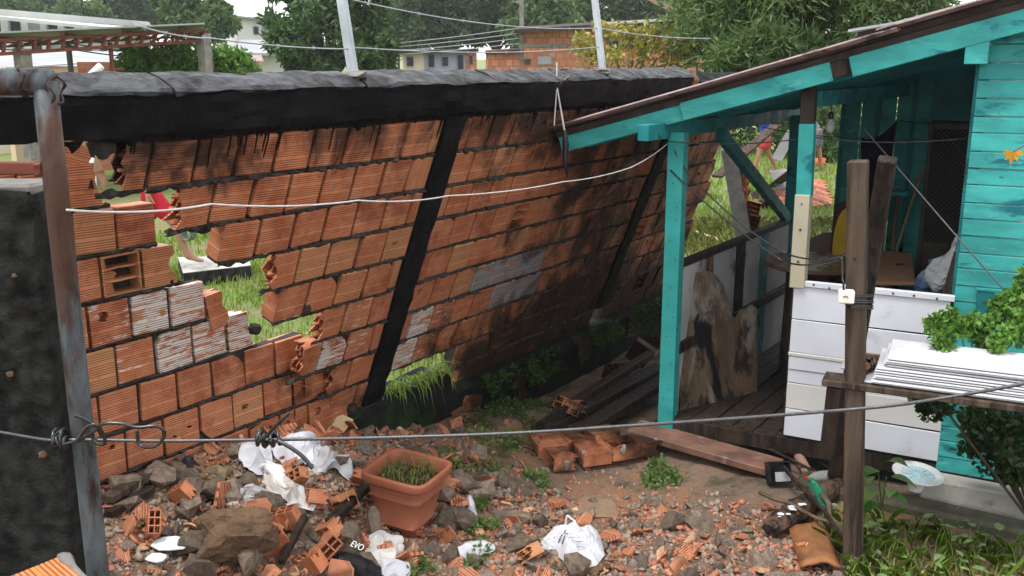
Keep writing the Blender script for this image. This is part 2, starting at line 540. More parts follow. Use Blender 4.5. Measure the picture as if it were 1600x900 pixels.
def holed_brick(seed, n=1):
    """front shell pierced by a ragged hole that opens on the hollow cells"""
    r = random.Random(seed)
    b = MB()
    x, z, y0 = BW / 2, BH / 2, -BT / 2
    if n == 1: hc = [(r.uniform(-.04, .04), r.uniform(-.05, .05), r.uniform(.014, .034))]
    else: hc = [(-.045, r.uniform(-.03, .04), .012), (.045, r.uniform(-.04, .03), .013)]
    cells = [(-x, x)] if n == 1 else [(-x, 0), (0, x)]
    for (x0, x1), (hx, hz, hr) in zip(cells, hc):
        K = 12
        ring, out, deep = [], [], []
        for i in range(K):
            a = 2 * math.pi * i / K + .26
            rr = hr * r.uniform(.6, 1.25)
            ring.append((hx + math.cos(a) * rr * 1.15, y0, hz + math.sin(a) * rr * .8))
            ca, sa = math.cos(a), math.sin(a)
            m = min(((x1 - hx) / ca if ca > 0 else (x0 - hx) / ca) if abs(ca) > 1e-6 else 9, ((z - hz) / sa if sa > 0 else (-z - hz) / sa) if abs(sa) > 1e-6 else 9)
            out.append((hx + ca * m, y0, hz + sa * m))
            deep.append((ring[-1][0], y0 + .012, ring[-1][2]))
        back = [(p[0], y0 + .045, p[2]) for p in ring]
        base = len(b.v)
        # corner points so that the outline stays square
        b.add(out + ring + deep + back, [(i, (i + 1) % K, K + (i + 1) % K, K + i) for i in range(K)] +
              [(K + i, K + (i + 1) % K, 2 * K + (i + 1) % K, 2 * K + i) for i in range(K)] +
              [(2 * K + i, 2 * K + (i + 1) % K, 3 * K + (i + 1) % K, 3 * K + i) for i in range(K)] + [tuple(3 * K + i for i in range(K))])
        for cx, cz in ((x0, -z), (x1, -z), (x1, z), (x0, z)):
            # small triangle closing the corner
            best = sorted(range(K), key=lambda i: (out[i][0] - cx) ** 2 + (out[i][2] - cz) ** 2)[:2]
            b.add([out[best[0]], out[best[1]], (cx, y0, cz)], [(0, 1, 2)])
    b.add([(-x, y0, -z), (x, y0, -z), (x, y0, z), (-x, y0, z), (-x, -y0, -z), (x, -y0, -z), (x, -y0, z), (-x, -y0, z)],
          [(0, 1, 5, 4), (1, 2, 6, 5), (2, 3, 7, 6), (3, 0, 4, 7), (4, 5, 6, 7)])
    return b.mesh('brick')
def jag(b, r, horizontal, c, ext, x0, x1, amp, th, side):
    """a thin shell or web of the brick that ends in a ragged break on the given side"""
    n = 6
    if horizontal:      # web, spans y
        ys = np.linspace(-ext, ext, n)
        e = [(x1 + side * r.uniform(-amp, amp * .3), y, c) for y in ys]
        poly = [(x0, ext, c), (x0, -ext, c)] + e if True else e
        b.prism([(p[0], p[1], c - th / 2) for p in poly], (0, 0, th))
    else:               # shell, spans z
        zs = np.linspace(-ext, ext, n)
        e = [(x1 + side * r.uniform(-amp, amp * .3), c, z) for z in zs]
        poly = [(x0, c, ext), (x0, c, -ext)] + e
        b.prism([(p[0], c - th / 2, p[2]) for p in poly], (0, th, 0))
def broken_brick(seed, side=1, keep=.7):
    r = random.Random(seed)
    b = MB()
    x, z, y = BW / 2, BH / 2, BT / 2
    x0 = -side * x
    x1 = x0 + side * BW * keep
    jag(b, r, False, -y + .005, z, x0, x1, .035, .009, side)
    jag(b, r, False, y - .005, z, x0, x1 - side * .01, .05, .009, side)
    jag(b, r, False, 0, z - .01, x0, x1 - side * .02, .05, .007, side)
    for c in (-z + .005, -z / 3, z / 3, z - .005):
        jag(b, r, True, c, y - .011, x0, x1 - side * .015, .045, .008, side)
    return b.mesh('brick')
def open_brick(seed):
    """the face has burst off and the cells lie open"""
    r = random.Random(seed)
    b = MB()
    x, z, y = BW / 2, BH / 2, BT / 2
    b.box((0, y - .005, 0), (BW, .009, BH))
    for c in (-z + .005, -z * .32, z * .30, z - .005):
        n = 7
        fr = [(xx, -y + (r.uniform(.0, .03) if abs(c) < z * .8 else 0), c - .004) for xx in np.linspace(-x, x, n)]
        b.prism([(x, y - .01, c - .004), (-x, y - .01, c - .004)] + fr, (0, 0, .008))
    b.box((-x + .005, 0, 0), (.009, BT, BH))
    b.box((x - .005, 0, 0), (.009, BT, BH))
    b.prism([(-x, -.005, -z), (-.02, -.005, -z), (-.03, -.005, -z * .4), (.0, -.005, 0), (-.05, -.005, z * .3), (-.06, -.005, z), (-x, -.005, z)], (0, .007, 0))
    return b.mesh('brick')
ME_W = [whole_brick(i) for i in range(5)]
ME_C = [chipped_brick(i) for i in range(6)]
ME_H = [holed_brick(i, 1) for i in range(5)] + [holed_brick(20 + i, 2) for i in range(3)]
ME_BR = [broken_brick(i, 1, kp) for i, kp in enumerate((.75, .55, .85, .62))]
ME_BL = [broken_brick(40 + i, -1, kp) for i, kp in enumerate((.75, .55, .85, .66))]
ME_O = [open_brick(i) for i in range(2)]
ME_E = {}
def end_mesh(wd):
    key = round(wd, 2)
    if key not in ME_E: ME_E[key] = whole_brick(int(key * 1000), max(.03, key - .012))
    return ME_E[key]
for me in ME_W + ME_C + ME_H + ME_BR + ME_BL + ME_O:
    me.materials.append(m_brick)
def mortar_cell(b, r, P, t0, t1, h0, h1, rec=.016):
    """P(t,h,o) maps wall coordinates to the place"""
    vs = [P(t, h, o) for o in (-rec - r.uniform(0, .004), -BT + .008) for h in (h0, h1) for t in (t0, t1)]
    b.add(vs, [(0, 1, 3, 2), (4, 6, 7, 5), (0, 4, 5, 1), (2, 3, 7, 6), (0, 2, 6, 4), (1, 5, 7, 3)])
def mortar_bead(b, r, P, t0, t1, h, big=1.0):
    """squeezed-out lumps along a bed joint"""
    n = 9
    lo, hi, fr = [], [], []
    for i in range(n + 1):
        t = t0 + (t1 - t0) * i / n
        a = r.uniform(.004, .017) * big
        c = r.uniform(.003, .015) * big
        o = r.uniform(-.006, .012) * big
        lo.append(P(t, h - a, -.008)); hi.append(P(t, h + c, -.008)); fr.append(P(t, h + (c - a) * .5, o))
    b.add(lo + fr + hi, [(i, i + 1, n + 2 + i, n + 1 + i) for i in range(n)] + [(n + 1 + i, n + 2 + i, 2 * n + 3 + i, 2 * n + 2 + i) for i in range(n)])
def place_brick(P, X, Y, U, t, h, root, me, mat=None, rot=0.0, push=0.0, r=rng):
    m = basis(X, Y, U, P(t, h, -BT / 2 + push))
    m = m @ Euler((r.gauss(0, .012), r.gauss(0, .016) + rot, r.gauss(0, .016))).to_matrix().to_4x4()
    return link('brick', me, root, m, mat)

# ------------------------------------------------------------------ the wall that has been pushed over
LW = thing('leaning_brick_wall', 'long hollow brick wall leaning far over towards the teal house under a black concrete beam', 'wall', lnp(4.2, 0, 0))
PY = LU.cross(D)          # into the wall
PITCH_H = .2125
ROW_START = {0: 2.09, 1: 2.50, 2: 2.70, 3: 2.98, 4: 3.2, 5: 3.42, 6: 3.44, 7: 3.66, 8: 3.9}
cols = [(4.095, 4.265), (7.015, 7.185)]
bays = [(1.35, 4.095), (4.265, 7.015), (7.185, 8.70)]
mb = MB()
rw = random.Random(5)
nb = 0
def lean_exists(t, r_):
    if r_ in ROW_START and t < ROW_START[r_]: return False
    if r_ == 8 and 4.2 < t < 5.02: return False
    if r_ == 9 and t < 5.05: return False
    if t > 8.45 + .06 * math.sin(r_ * 2.1): return False
    return True
for bi, (b0, b1) in enumerate(bays):
    for r_ in range(10):
        htop = 1.84 - PITCH_H * r_
        hc = htop - PITCH_H / 2
        cells = []
        pit = (.2155, .2115, .2115)[bi]
        if bi == 0:
            e = b1
            if r_ % 2 == 0: cells.append((e - .085, e, True)); e -= .085
            else: cells.append((e - .175, e, True)) if r_ % 4 == 1 else None; e -= .175 if r_ % 4 == 1 else .0
            while e - pit > b0: cells.append((e - pit, e, False)); e -= pit
        else:
            s = b0
            if r_ % 2 == 0: cells.append((s, s + .085, True)); s += .085
            while s + pit <= b1 + 1e-6: cells.append((s, s + pit, False)); s += pit
            if b1 - s > .035: cells.append((s, b1, True))
        for (c0, c1, end) in cells:
            tc_ = (c0 + c1) / 2
            if not lean_exists(tc_, r_): continue
            first = bi == 0 and r_ in ROW_START and not lean_exists(tc_ - pit, r_)
            mat = m_brick
            if end:
                me = end_mesh(c1 - c0); mat = m_brickv
            elif first and r_ in (0, 1, 3, 5, 6, 7): me = ME_BL[(r_ + 1) % 4]
            elif r_ == 7 and 4.3 < tc_ < 5.0: me = ME_C[r_ % 6]
            else:
                q = rw.random()
                hp_ = .06 + .16 * float(smooth(4.5, 6.0, tc_)) + (.10 if r_ > 5 else 0)
                me = ME_H[rw.randrange(8)] if q < hp_ else (ME_C[rw.randrange(6)] if q < hp_ + .14 else (ME_O[rw.randrange(2)] if q < hp_ + .16 and tc_ > 4.4 else ME_W[rw.randrange(5)]))
            if not end and not first:
                if (r_ in (5, 6) and tc_ < 4.0) or (r_ in (6, 7) and 4.3 < tc_ < 4.75) : mat = m_brickw if rw.random() < .6 else m_brickw2
                if 4.95 < tc_ < 5.75 and r_ in (5, 6) and rw.random() < .75: mat = m_brickg
            if end and len(me.materials) == 0: me.materials.append(m_brickv)
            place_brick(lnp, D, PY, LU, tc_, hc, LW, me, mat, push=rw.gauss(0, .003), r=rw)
            nb += 1
            if not (first and r_ in (0, 1, 3, 5, 6, 7)):
                mortar_cell(mb, rw, lnp, rec=.078 if me in ME_O else (.05 if me in ME_H else .016), t0=c0 + (.014 if first else .002), t1=c1 - .002, h0=hc - PITCH_H / 2, h1=hc + PITCH_H / 2)
            mortar_bead(mb, rw, lnp, c0, c1, hc - PITCH_H / 2, 1.6 if rw.random() < .6 else 1.0)
mo = mb.build('mortar', m_mortar, LW)
for ci, (c0, c1) in enumerate(cols):
    b = MB()
    n = 26
    prof = [(-.004, -.10), (-.004, .008), (.02, .015), (.5, .018), (.98, .015), (1.004, .008), (1.004, -.10)]
    rows_ = []
    for i in range(n + 1):
        h = -.06 + 1.92 * i / n
        rows_.append([lnp(c0 + (c1 - c0) * a + rw.gauss(0, .0035), h, o + (rw.gauss(0, .003) if o > 0 else 0)) for a, o in prof])
    kk = len(prof)
    b.add([p for q in rows_ for p in q], [(i * kk + j, i * kk + j + 1, (i + 1) * kk + j + 1, (i + 1) * kk + j) for i in range(n) for j in range(kk - 1)])
    b.build('column', m_tar, LW)
# black ring beam on top, its pale crumbling cap, and tar that ran down over the top course
def sweep(name, mat, prof, t0, t1, n, amp, parent, seed, P=lnp):
    r = random.Random(seed)
    b = MB()
    kk = len(prof)
    vs = []
    for i in range(n + 1):
        t = t0 + (t1 - t0) * i / n
        for j, (h, o) in enumerate(prof):
            q = mnoise.noise(Vector((t * 3.1, j * 1.7, seed))) * amp + mnoise.noise(Vector((t * 11, j * 2.7, seed + 4))) * amp * .7
            vs.append(P(t + r.uniform(-.004, .004), h + q, o + mnoise.noise(Vector((t * 5.3, j * 2.2, seed + 9))) * amp))
    fs = [(i * kk + j, i * kk + (j + 1) % kk, (i + 1) * kk + (j + 1) % kk, (i + 1) * kk + j) for i in range(n) for j in range(kk)]
    fs += [tuple(range(kk)), tuple(n * kk + j for j in range(kk))]
    b.add(vs, fs)
    return b.build(name, mat, parent)
sweep('beam', m_tar, [(1.862, -.10), (1.858, -.03), (1.862, .012), (1.878, .026), (1.92, .030), (1.96, .032), (2.01, .032), (2.04, .030), (2.05, -.05), (2.05, -.12), (1.95, -.12), (1.87, -.12)], 1.2, 7.08, 420, .014, LW, 3)
for a, b_ in ((1.2, 2.3), (2.32, 3.35), (3.37, 4.4), (4.41, 5.15), (5.17, 6.1), (6.11, 7.06)):
    sweep('beam_cap', m_cap, [(2.046, -.130), (2.044, .0), (2.042, .036), (2.053, .042), (2.061, .026), (2.066, -.05), (2.060, -.128)], a, b_, 110, .012, LW, int(a * 10))
b = MB()
r = random.Random(21)
# skirt of tar below the beam with a wandering lower edge, longer where it ran down
n = 520
vs = []
for i in range(n + 1):
    t = 1.9 + 5.15 * i / n
    q = .5 + .5 * mnoise.noise(Vector((t * 4.1, 1, 2)))
    run = max(0, mnoise.noise(Vector((t * 13.0, 5, 2)))) ** 2 * .24 * q + max(0, mnoise.noise(Vector((t * 31.0, 8, 2)))) * .045 * q
    e = 1.85 - .012 * q - run
    vs += [lnp(t, 1.872, .024), lnp(t, e + .012, .010), lnp(t, e, .0035)]
b.add(vs, [(i * 3 + k_, i * 3 + k_ + 1, (i + 1) * 3 + k_ + 1, (i + 1) * 3 + k_) for i in range(n) for k_ in range(2) if not 1.97 < 1.9 + 5.15 * i / n < 2.10])
for i in range(46):
    t = r.uniform(2.15, 6.9)
    h = 1.865
    pts, rad = [], []
    L_ = r.uniform(.04, .13) + .08 * (r.random() < .2)
    for j in range(6):
        pts.append(lnp(t + r.uniform(-.003, .003), h - L_ * j / 5, .002)); rad.append(r.uniform(.004, .008) * (1 - .12 * j))
    b.tube(pts, rad, 6)
tag(b.build('tar_drips', m_tar, LW), kind='stuff')
def lump(name, c, rad, seed, mat, parent=None, sub=2, sc=(1, 1, 1), rough=.35, ang=0.0, flat=False):
    bm = bmesh.new()
    bmesh.ops.create_icosphere(bm, subdivisions=sub, radius=1.0)
    r = random.Random(seed)
    off = Vector((r.uniform(-50, 50), r.uniform(-50, 50), r.uniform(-50, 50)))
    R_ = Matrix.Rotation(ang, 3, 'Z') @ Matrix.Rotation(r.uniform(-.3, .3), 3, 'X')
    for v in bm.verts:
        p = v.co.copy()
        q = Vector([max(-.72, min(.72, x)) for x in p]) if not flat else p
        k_ = 1 + rough * mnoise.noise(p * 1.3 + off) + rough * .5 * mnoise.noise(p * 3.1 + off) + rough * .25 * mnoise.noise(p * 7 + off)
        q = q * k_ * rad
        v.co = R_ @ Vector((q.x * sc[0], q.y * sc[1], q.z * sc[2]))
    me = bpy.data.meshes.new(name)
    bm.to_mesh(me)
    bm.free()
    if not flat: pass
    return link(name, me, parent, Matrix.Translation(Vector(c)), mat)
# broken end of the beam, a snapped stump of concrete and the dark stretch beyond it
lump('broken_beam_end', lnp(7.14, 1.98, -.05), .13, 71, m_stone, LW, 3, (.9, .9, .9), .5)
sweep('beam', m_tar, [(1.80, -.10), (1.80, .03), (2.0, .03), (2.01, -.14)], 7.28, 8.5, 20, .012, LW, 8)
# ragged pale flake of plaster hanging where the wall tore open
b = MB()
b.prism([lnp(2.045, 1.80, .0), lnp(2.075, 1.75, .01), lnp(2.09, 1.72, .0), lnp(2.10, 1.68, .0), lnp(2.085, 1.66, .01), lnp(2.065, 1.70, .02), lnp(2.04, 1.74, .01)], tuple(LN * .012))
b.build('plaster_flake', m_shard_pale, LW)
lump('mortar_lump', lnp(2.09, 1.81, -.03), .05, 9, m_mortar, LW, 2)
lump('mortar_lump', lnp(2.63, 1.42, -.04), .06, 10, m_mortar, LW, 2, (.7, .7, 1.2))
lump('mortar_lump', lnp(3.38, .80, -.04), .06, 12, m_mortar, LW, 2, (1.2, .8, .8))

# ------------------------------------------------------------------ the part still standing
SW = thing('standing_brick_wall', 'torn lower stretch of hollow brick wall still upright with white paint smears', 'wall', stp(3.0, 0, 0))
SY = Z.cross(D)
mb = MB()
ROWS = {-2: (2.075, 2.52, 2.32), -1: (1.865, 2.74, 2.324), 0: (1.655, 2.87, 2.437), 1: (1.443, 3.02, 2.354), 2: (1.232, 3.30, 2.47), 3: (1.02, 3.66, 2.36), 4: (.81, 3.76, 2.475), 5: (.60, 3.92, 2.36), 6: (.39, 4.02, 2.47), 7: (.18, 4.05, 2.36)}
for r_, (ztop, tend, ph) in ROWS.items():
    pit = .2115
    n0 = int((ph - 1.5) / pit)
    t = ph - n0 * pit
    zc = ztop - BH / 2
    while t < tend - .06:
        last = t + pit > tend - .02
        me = ME_W[rw.randrange(5)]
        mat = m_brick
        if last: me = ME_BR[(r_ + 2) % 4]
        elif r_ >= 3 and rw.random() < .22: me = ME_H[rw.randrange(8)]
        elif rw.random() < .12: me = ME_C[rw.randrange(6)]
        tc_ = t + pit / 2
        if r_ == 0 and abs(tc_ - 2.543) < .09: me = ME_O[0]
        if r_ == -1 and tc_ > 2.6: me = ME_W[2]
        if r_ == 1 and tc_ > 2.5 and not last: mat = m_brickw
        if r_ == 1 and 2.35 < tc_ < 2.5: mat = m_brickw2; me = ME_H[1]
        if r_ == 2 and 2.45 < tc_ : mat = m_brickw if tc_ > 2.7 else m_brickw2
        if r_ == 2 and abs(tc_ - 2.78) < .1: me = ME_C[1]
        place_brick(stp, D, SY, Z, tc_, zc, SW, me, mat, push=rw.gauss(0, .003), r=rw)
        if not last:
            mortar_cell(mb, rw, stp, t, t + pit, ztop - pit, ztop, rec=.078 if me in ME_O else (.05 if me in ME_H else .016))
        mortar_bead(mb, rw, stp, t, min(t + pit, tend), ztop - BH - .008, 1.1)
        t += pit
mb.build('mortar', m_mortar, SW)
# burst bricks and mortar at the torn end beside the column
for i, (t, z, me) in enumerate([(3.80, .58, ME_BR[1]), (3.86, .42, ME_BR[3]), (3.93, .30, ME_BL[1]), (3.70, .75, ME_BR[2]), (2.40, 2.06, ME_BR[0]), (3.09, 1.29, ME_BR[1])]):
    place_brick(stp, D, SY, Z, t, z, SW, me, m_brick, rot=rw.uniform(-.4, .4), push=rw.uniform(-.02, .03), r=rw)
for i, (t, z, s_) in enumerate([(3.84, .70, .05), (3.98, .45, .07), (4.02, .25, .08), (2.43, 1.98, .035), (3.30, 1.12, .04), (2.80, 1.47, .03)]):
    lump('mortar_lump', stp(t, z, -.02), s_, 30 + i, m_mortar, SW, 2, (1, .8, .9))

# damp footing under the pushed wall
FT = thing('wall_footing', 'black damp concrete footing with moss below the leaning brick wall', 'footing', stp(5.5, 0, 0))
def fprof(t):
    return .44 if t < 4.95 else .30
b = MB()
n = 70
vs = []
for i in range(n + 1):
    t = 3.95 + (9.2 - 3.95) * i / n
    top = fprof(t) + .018 * mnoise.noise(Vector((t * 4, 2, 1)))
    for z, o in ((-.15, .06), (.10, .05), (top - .03, .035), (top, .0), (top + .005, -.22), (-.15, -.22)):
        vs.append(stp(t, z, o + .02 * mnoise.noise(Vector((t * 5, z * 7, 5)))))
b.add(vs, [(i * 6 + j, i * 6 + j + 1, (i + 1) * 6 + j + 1, (i + 1) * 6 + j) for i in range(n) for j in range(5)] + [tuple(range(6)), tuple(n * 6 + j for j in range(6))])
b.build('footing_beam', m_found, FT)
for i, t in enumerate((5.0, 5.12, 5.75, 6.7, 7.6)):
    place_brick(stp, D, SY, Z, t, .13 + rw.uniform(-.06, .04), FT, ME_C[i % 6] if i % 2 else ME_BR[i % 4], m_brick, push=.075 + rw.uniform(-.02, .01), rot=rw.uniform(-.4, .4), r=rw)

# ------------------------------------------------------------------ the timber house
HO = thing('timber_house', 'teal painted timber house with open porch and sloping tin roof', 'house', hp(1.0, .6, .1))
def hbar(name, mat, a, b_, wd, ht, upv=Z, bevel=.003, parent=None):
    q = MB()
    q.bar(a, b_, wd, ht, upv)
    return q.build(name, mat, parent or HO, None, False, bevel)
def zr(s): return 1.99 + .282 * (s + .73)         # line of the fascia
# posts
hbar('post', m_teal, hp(0, 0, .12), hp(0, 0, 2.09), .105, .10, fd)
hbar('post', m_teal_dk, hp(0, 2.25, .12), hp(0, 2.25, 2.09), .10, .09, fd)
for z, s_ in ((.62, .02), (.80, -.015), (.93, .02), (1.0, -.02), (1.12, .0), (1.30, .02), (1.42, -.02), (1.55, .01), (1.63, .02), (1.78, -.01), (.45, .01), (.38, -.02)):
    q = MB(); q.lathe([(.0001, .003), (.0045, .002), (.005, 0)], fap(s_ + .005, z, .0545), 8, m=Vector((0, 0, 1)).rotation_difference(fn).to_matrix()); q.build('nail_head', m_rust, HO)
p2 = hbar('post', m_teal, hp(.775, 0, 1.74), hp(.765, 0, 2.16), .085, .085, fd)
hbar('post', m_roof_under, hp(.765, 0, 2.16), hp(.76, 0, 2.40), .078, .078, fd)
hbar('post', m_cream_post, hp(.775, 0, 1.20), hp(.775, -.012, 1.755), .10, .085, fd)
for z in (1.70, 1.55, 1.36):
    q = MB(); q.lathe([(.0001, .004), (.007, .003), (.008, 0)], fap(.775, z, .058), 8, m=Matrix.Rotation(math.radians(90), 3, 'X')); q.build('nail_head', m_rust, HO)
hbar('brace', m_teal_dk, hp(0, .66, 2.04), hp(0, 2.2, 1.25), .055, .085)
hbar('eave_plate', m_teal_dk, hp(-.06, -.36, 2.10), hp(-.06, 2.6, 2.10), .07, .095)
hbar('eave_plate', m_teal_dk, hp(.78, .06, 2.30), hp(.78, 2.6, 2.30), .07, .09)
# fascia boards along the front verge, three lengths
def verge(name, mat, s0, s1, dz, ht, th, o, parent=None):
    return hbar(name, mat, fap(s0, zr(s0) + dz, o), fap(s1, zr(s1) + dz, o), th, ht, parent=parent)
verge('fascia_board', m_teal_clean, -.735, .10, .0, .098, .026, .12)
verge('fascia_board', m_teal_clean, .06, .90, .004, .105, .026, .148)
verge('fascia_board', m_wood_dk, .86, 1.06, .006, .085, .022, .135)
verge('fascia_board', m_teal_clean, 1.00, 2.60, .000, .110, .026, .150)
verge('verge_board', m_roof_under, -.76, 2.7, .072, .042, .05, .12)
q = MB()
q.prism([fap(.9, zr(.9) + .10, .10), fap(2.7, zr(2.7) + .10, .10), fap(2.7, zr(2.7) + .27, .10), fap(1.5, zr(1.5) + .15, .10)], tuple(fn * .03))
q.build('verge_board', m_roof_under, HO)
for d in (.03, .72, 1.42, 2.2):
    hbar('rafter', m_teal_dk, hp(-.62, d, zr(-.62) - .005), hp(2.6, d, zr(2.6) - .005), .05, .10)
for s in (-.55, .05, .65, 1.25, 1.85, 2.45):
    hbar('purlin', m_roof_under, hp(s, -.1, zr(s) + .072), hp(s, 2.7, zr(s) + .072), .045, .045)
# corrugated sheets, corrugation running down the slope
def tin(name, mat, s0, s1, d0, d1, lift, zf, parent=None, amp=.011, per=.076):
    n = int((d1 - d0) / per * 6)
    vs, fs = [], []
    m_ = 6
    for j in range(m_ + 1):
        s = s0 + (s1 - s0) * j / m_
        for i in range(n + 1):
            d = d0 + (d1 - d0) * i / n
            vs.append(hp(s, d, zf(s) + lift + amp * math.sin(2 * math.pi * (d - d0) / per) + .006 * mnoise.noise(Vector((s * 2, d * 2, 1)))))
    nn = n + 1
    for j in range(m_):
        for i in range(n): fs.append((j * nn + i, j * nn + i + 1, (j + 1) * nn + i + 1, (j + 1) * nn + i))
    b = MB(); b.add(vs, fs)
    o = b.build(name, mat, parent or HO, None, True)
    so = o.modifiers.new('thick', 'SOLIDIFY'); so.thickness = .004
    return o
zs2 = lambda s: 1.99 + .29 * (s + .73)
for i, (d0, d1) in enumerate(((-.24, .62), (.56, 1.42), (1.36, 2.22), (2.16, 3.0))):
    tin('roof_sheet', m_roof, -.80, 1.25, d0, d1, .112 + .006 * (i % 2), zs2)
    tin('roof_sheet', m_roof, 1.15, 2.9, d0, d1, .130 + .006 * (i % 2), zs2)
# second roof behind, a little higher
a1, a2, a3 = Vector(hp(*(0.352, 2.200, 2.749))), Vector(hp(*(0.682, 2.200, 2.799))), Vector(hp(*(1.280, 2.200, 2.957)))
b = MB()
b.prism([a1, a2, a3, a3 - Z * .02, a2 - Z * .02, a1 - Z * .02], tuple(D * 1.6))
b.build('upper_roof_sheet', m_steel_g, HO)
b = MB()
b.prism([a1 + D * .05 - Z * .021 + fd * .06, a2 + D * .05 - Z * .021, a3 + D * .05 - Z * .021, a3 + D * .05 - Z * .30, a2 + D * .05 - Z * .30, a1 + D * .05 - Z * .12 + fd * .06], tuple(D * .05))
b.build('upper_gable', m_roof_under, HO)
# beam end poking out at the corner
be = Vector(fap(*(1.611, 2.556)))
hbar('beam_end', m_teal_clean, be + fn * .16, be - fn * .9, .11, .125)
# half wall of white boards between porch and yard
s0, s1 = .755, 1.63
boards = [(1.005, 1.205, m_white), (.80, 1.0, m_white), (.69, .772, m_white), (.605, .686, m_white), (.44, .60, m_white_warm), (.262, .435, m_white)]
for i, (z0, z1, mm) in enumerate(boards):
    b = MB(); b.bar(fap(s0, (z0 + z1) / 2, .02 + .003 * (i % 3)), fap(s1 - (.02 if i < 2 else 0), (z0 + z1) / 2 + .003 * (-1) ** i, .02 + .003 * (i % 3)), .014, z1 - z0)
    b.build('board', mm, HO, None, False, .002)
hbar('top_rail', m_white, fap(s0 - .01, 1.225, .022), fap(s1, 1.225, .022), .034, .034)
hbar('mid_rail', m_white_warm, fap(s0 - .005, .786, .028), fap(s1 - .02, .786, .028), .02, .022)
for s in (.80, .87, .96, 1.08, 1.2, 1.31, 1.42, 1.54):
    q = MB(); q.lathe([(.0001, .003), (.006, .002), (.007, 0)], fap(s, 1.222 + .006 * math.sin(s * 31), .0405), 8, m=Vector((0, 0, 1)).rotation_difference(fn).to_matrix()); q.build('nail_head', m_rust, HO)
hbar('stud', m_wood_dk, fap(.77, .1, -.04), fap(.77, 1.2, -.04), .06, .06, fd)
hbar('stud', m_wood_dk, fap(1.25, .1, -.04), fap(1.25, 1.2, -.04), .06, .06, fd)
hbar('sill_beam', m_wood_dk, fap(-.05, .19, -.02), fap(2.7, .19, -.02), .09, .10)
# front wall of teal planks with a small closed hatch
z = .20
i = 0
while z < 2.62:
    h_ = .092 + .006 * math.sin(i * 2.3)
    b = MB(); off = .018 + .004 * math.sin(i * 1.7)
    b.bar(fap(1.625, z + h_ / 2, off), fap(2.95, z + h_ / 2, off), .020, h_ - .005)
    b.build('plank', m_teal_clean, HO, None, False, .003)
    z += h_
    i += 1
ha, hb_ = (1.739, 1.285), (1.951, 1.118)
b = MB(); b.bar(fap(ha[0], (ha[1] + hb_[1]) / 2, .038), fap(ha[0] + .30, (ha[1] + hb_[1]) / 2, .038), .014, .23); b.build('hatch', m_teal_dk, HO, None, False, .002)
for zz in (ha[1] + .01, ha[1] - .235):
    hbar('hatch_frame', m_teal, fap(ha[0] - .01, zz, .042), fap(ha[0] + .33, zz, .042), .016, .018)
hbar('corner_board', m_teal_dk, hp(1.632, .02, .2), hp(1.632, .02, 2.62), .03, .05, fd)
# porch side of mixed boards
sides = [(.07, .42, m_greyboard), (.43, .60, m_ply), (.61, 1.02, m_greyboard), (1.03, 1.20, m_black_ply), (1.21, 1.52, m_greyboard), (1.53, 1.70, m_teal_dk), (1.71, 2.18, m_greyboard)]
for i, (d0, d1, mm) in enumerate(sides):
    b = MB(); o_ = .004 * (i % 2)
    b.bar(hp(.012 + o_, d0, .72), hp(.012 + o_, d1, .72), .014, 1.0)
    b.build('board', mm, HO, None, False, .002)
hbar('side_rail', m_wood_dk, hp(0, .03, 1.245), hp(0, 2.24, 1.245), .055, .04)
hbar('side_rail', m_wood_dk, hp(.04, .03, .70), hp(.04, 2.24, .70), .03, .07)
hbar('side_rail', m_wood_dk, hp(.0, .03, .20), hp(.0, 2.24, .20), .06, .08)
# floor boards
for i in range(12):
    s = .02 + i * .138
    b = MB(); b.bar(hp(s + .065, -.02 + .01 * (i % 3), .232 + .003 * (i % 2)), hp(s + .065, 2.3, .232 + .003 * (i % 2)), .128, .03)
    b.build('floor_board', m_wood_dk, HO, None, False, .003)
# back wall, door
for i in range(5):
    s = .36 + i * .128
    b = MB(); b.bar(hp(s + .062, 2.25, 1.3), hp(s + .062, 2.25, 2.44 + .2), .118, .02, fn) if False else b.box(Vector(hp(s + .062, 2.25 + .006 * (i % 2), 1.38)), (.122, .02, 2.28), Matrix((fd, -fn, Z)).transposed())
    b.build('plank', m_teal_clean, HO, None, False, .003)
for s, wd in ((.36, .03), (.62, .03), (.87, .03)):
    b = MB(); b.box(Vector(hp(s, 2.215, 1.38)), (wd, .02, 2.28), Matrix((fd, -fn, Z)).transposed()); b.build('batten', m_teal_dk, HO, None, False, .002)
b = MB(); b.box(Vector(hp(1.45, 2.27, 1.38)), (.32, .02, 2.28), Matrix((fd, -fn, Z)).transposed()); b.build('plank', m_teal_dk, HO)
b = MB(); b.box(Vector(hp(1.16, 2.25, 2.33)), (.36, .03, .5), Matrix((fd, -fn, Z)).transposed()); b.build('plank', m_teal_dk, HO)
m_door = surf('old_brown_door', (.085, .075, .062), .5, .2, 4, [((.04, .035, .03), 6, .55, .72)], .25, 50, .003)
dr = MB()
R3 = Matrix((fd, -fn, Z)).transposed()
for s, wd, z0, z1 in ((1.005, .035, .25, 2.06), (1.315, .035, .25, 2.06)):
    dr.box(Vector(hp(s, 2.22, (z0 + z1) / 2)), (wd, .04, z1 - z0), R3)
for zc, ht in ((.29, .1), (1.10, .12), (2.04, .05)):
    dr.box(Vector(hp(1.16, 2.22, zc)), (.275, .038, ht), R3)
door = dr.build('door', m_door, HO, None, False, .004)
b = MB(); b.box(Vector(hp(1.16, 2.235, .69)), (.27, .02, .70), R3); b.build('door_panel', m_door, door)
b = MB(); b.tube([hp(1.16 + .10 * math.cos(a), 2.215, .85 + .16 * max(0, math.sin(a))) for a in np.linspace(0, math.pi, 12)], .008, 6); b.build('door_moulding', m_door, door)
b = MB()
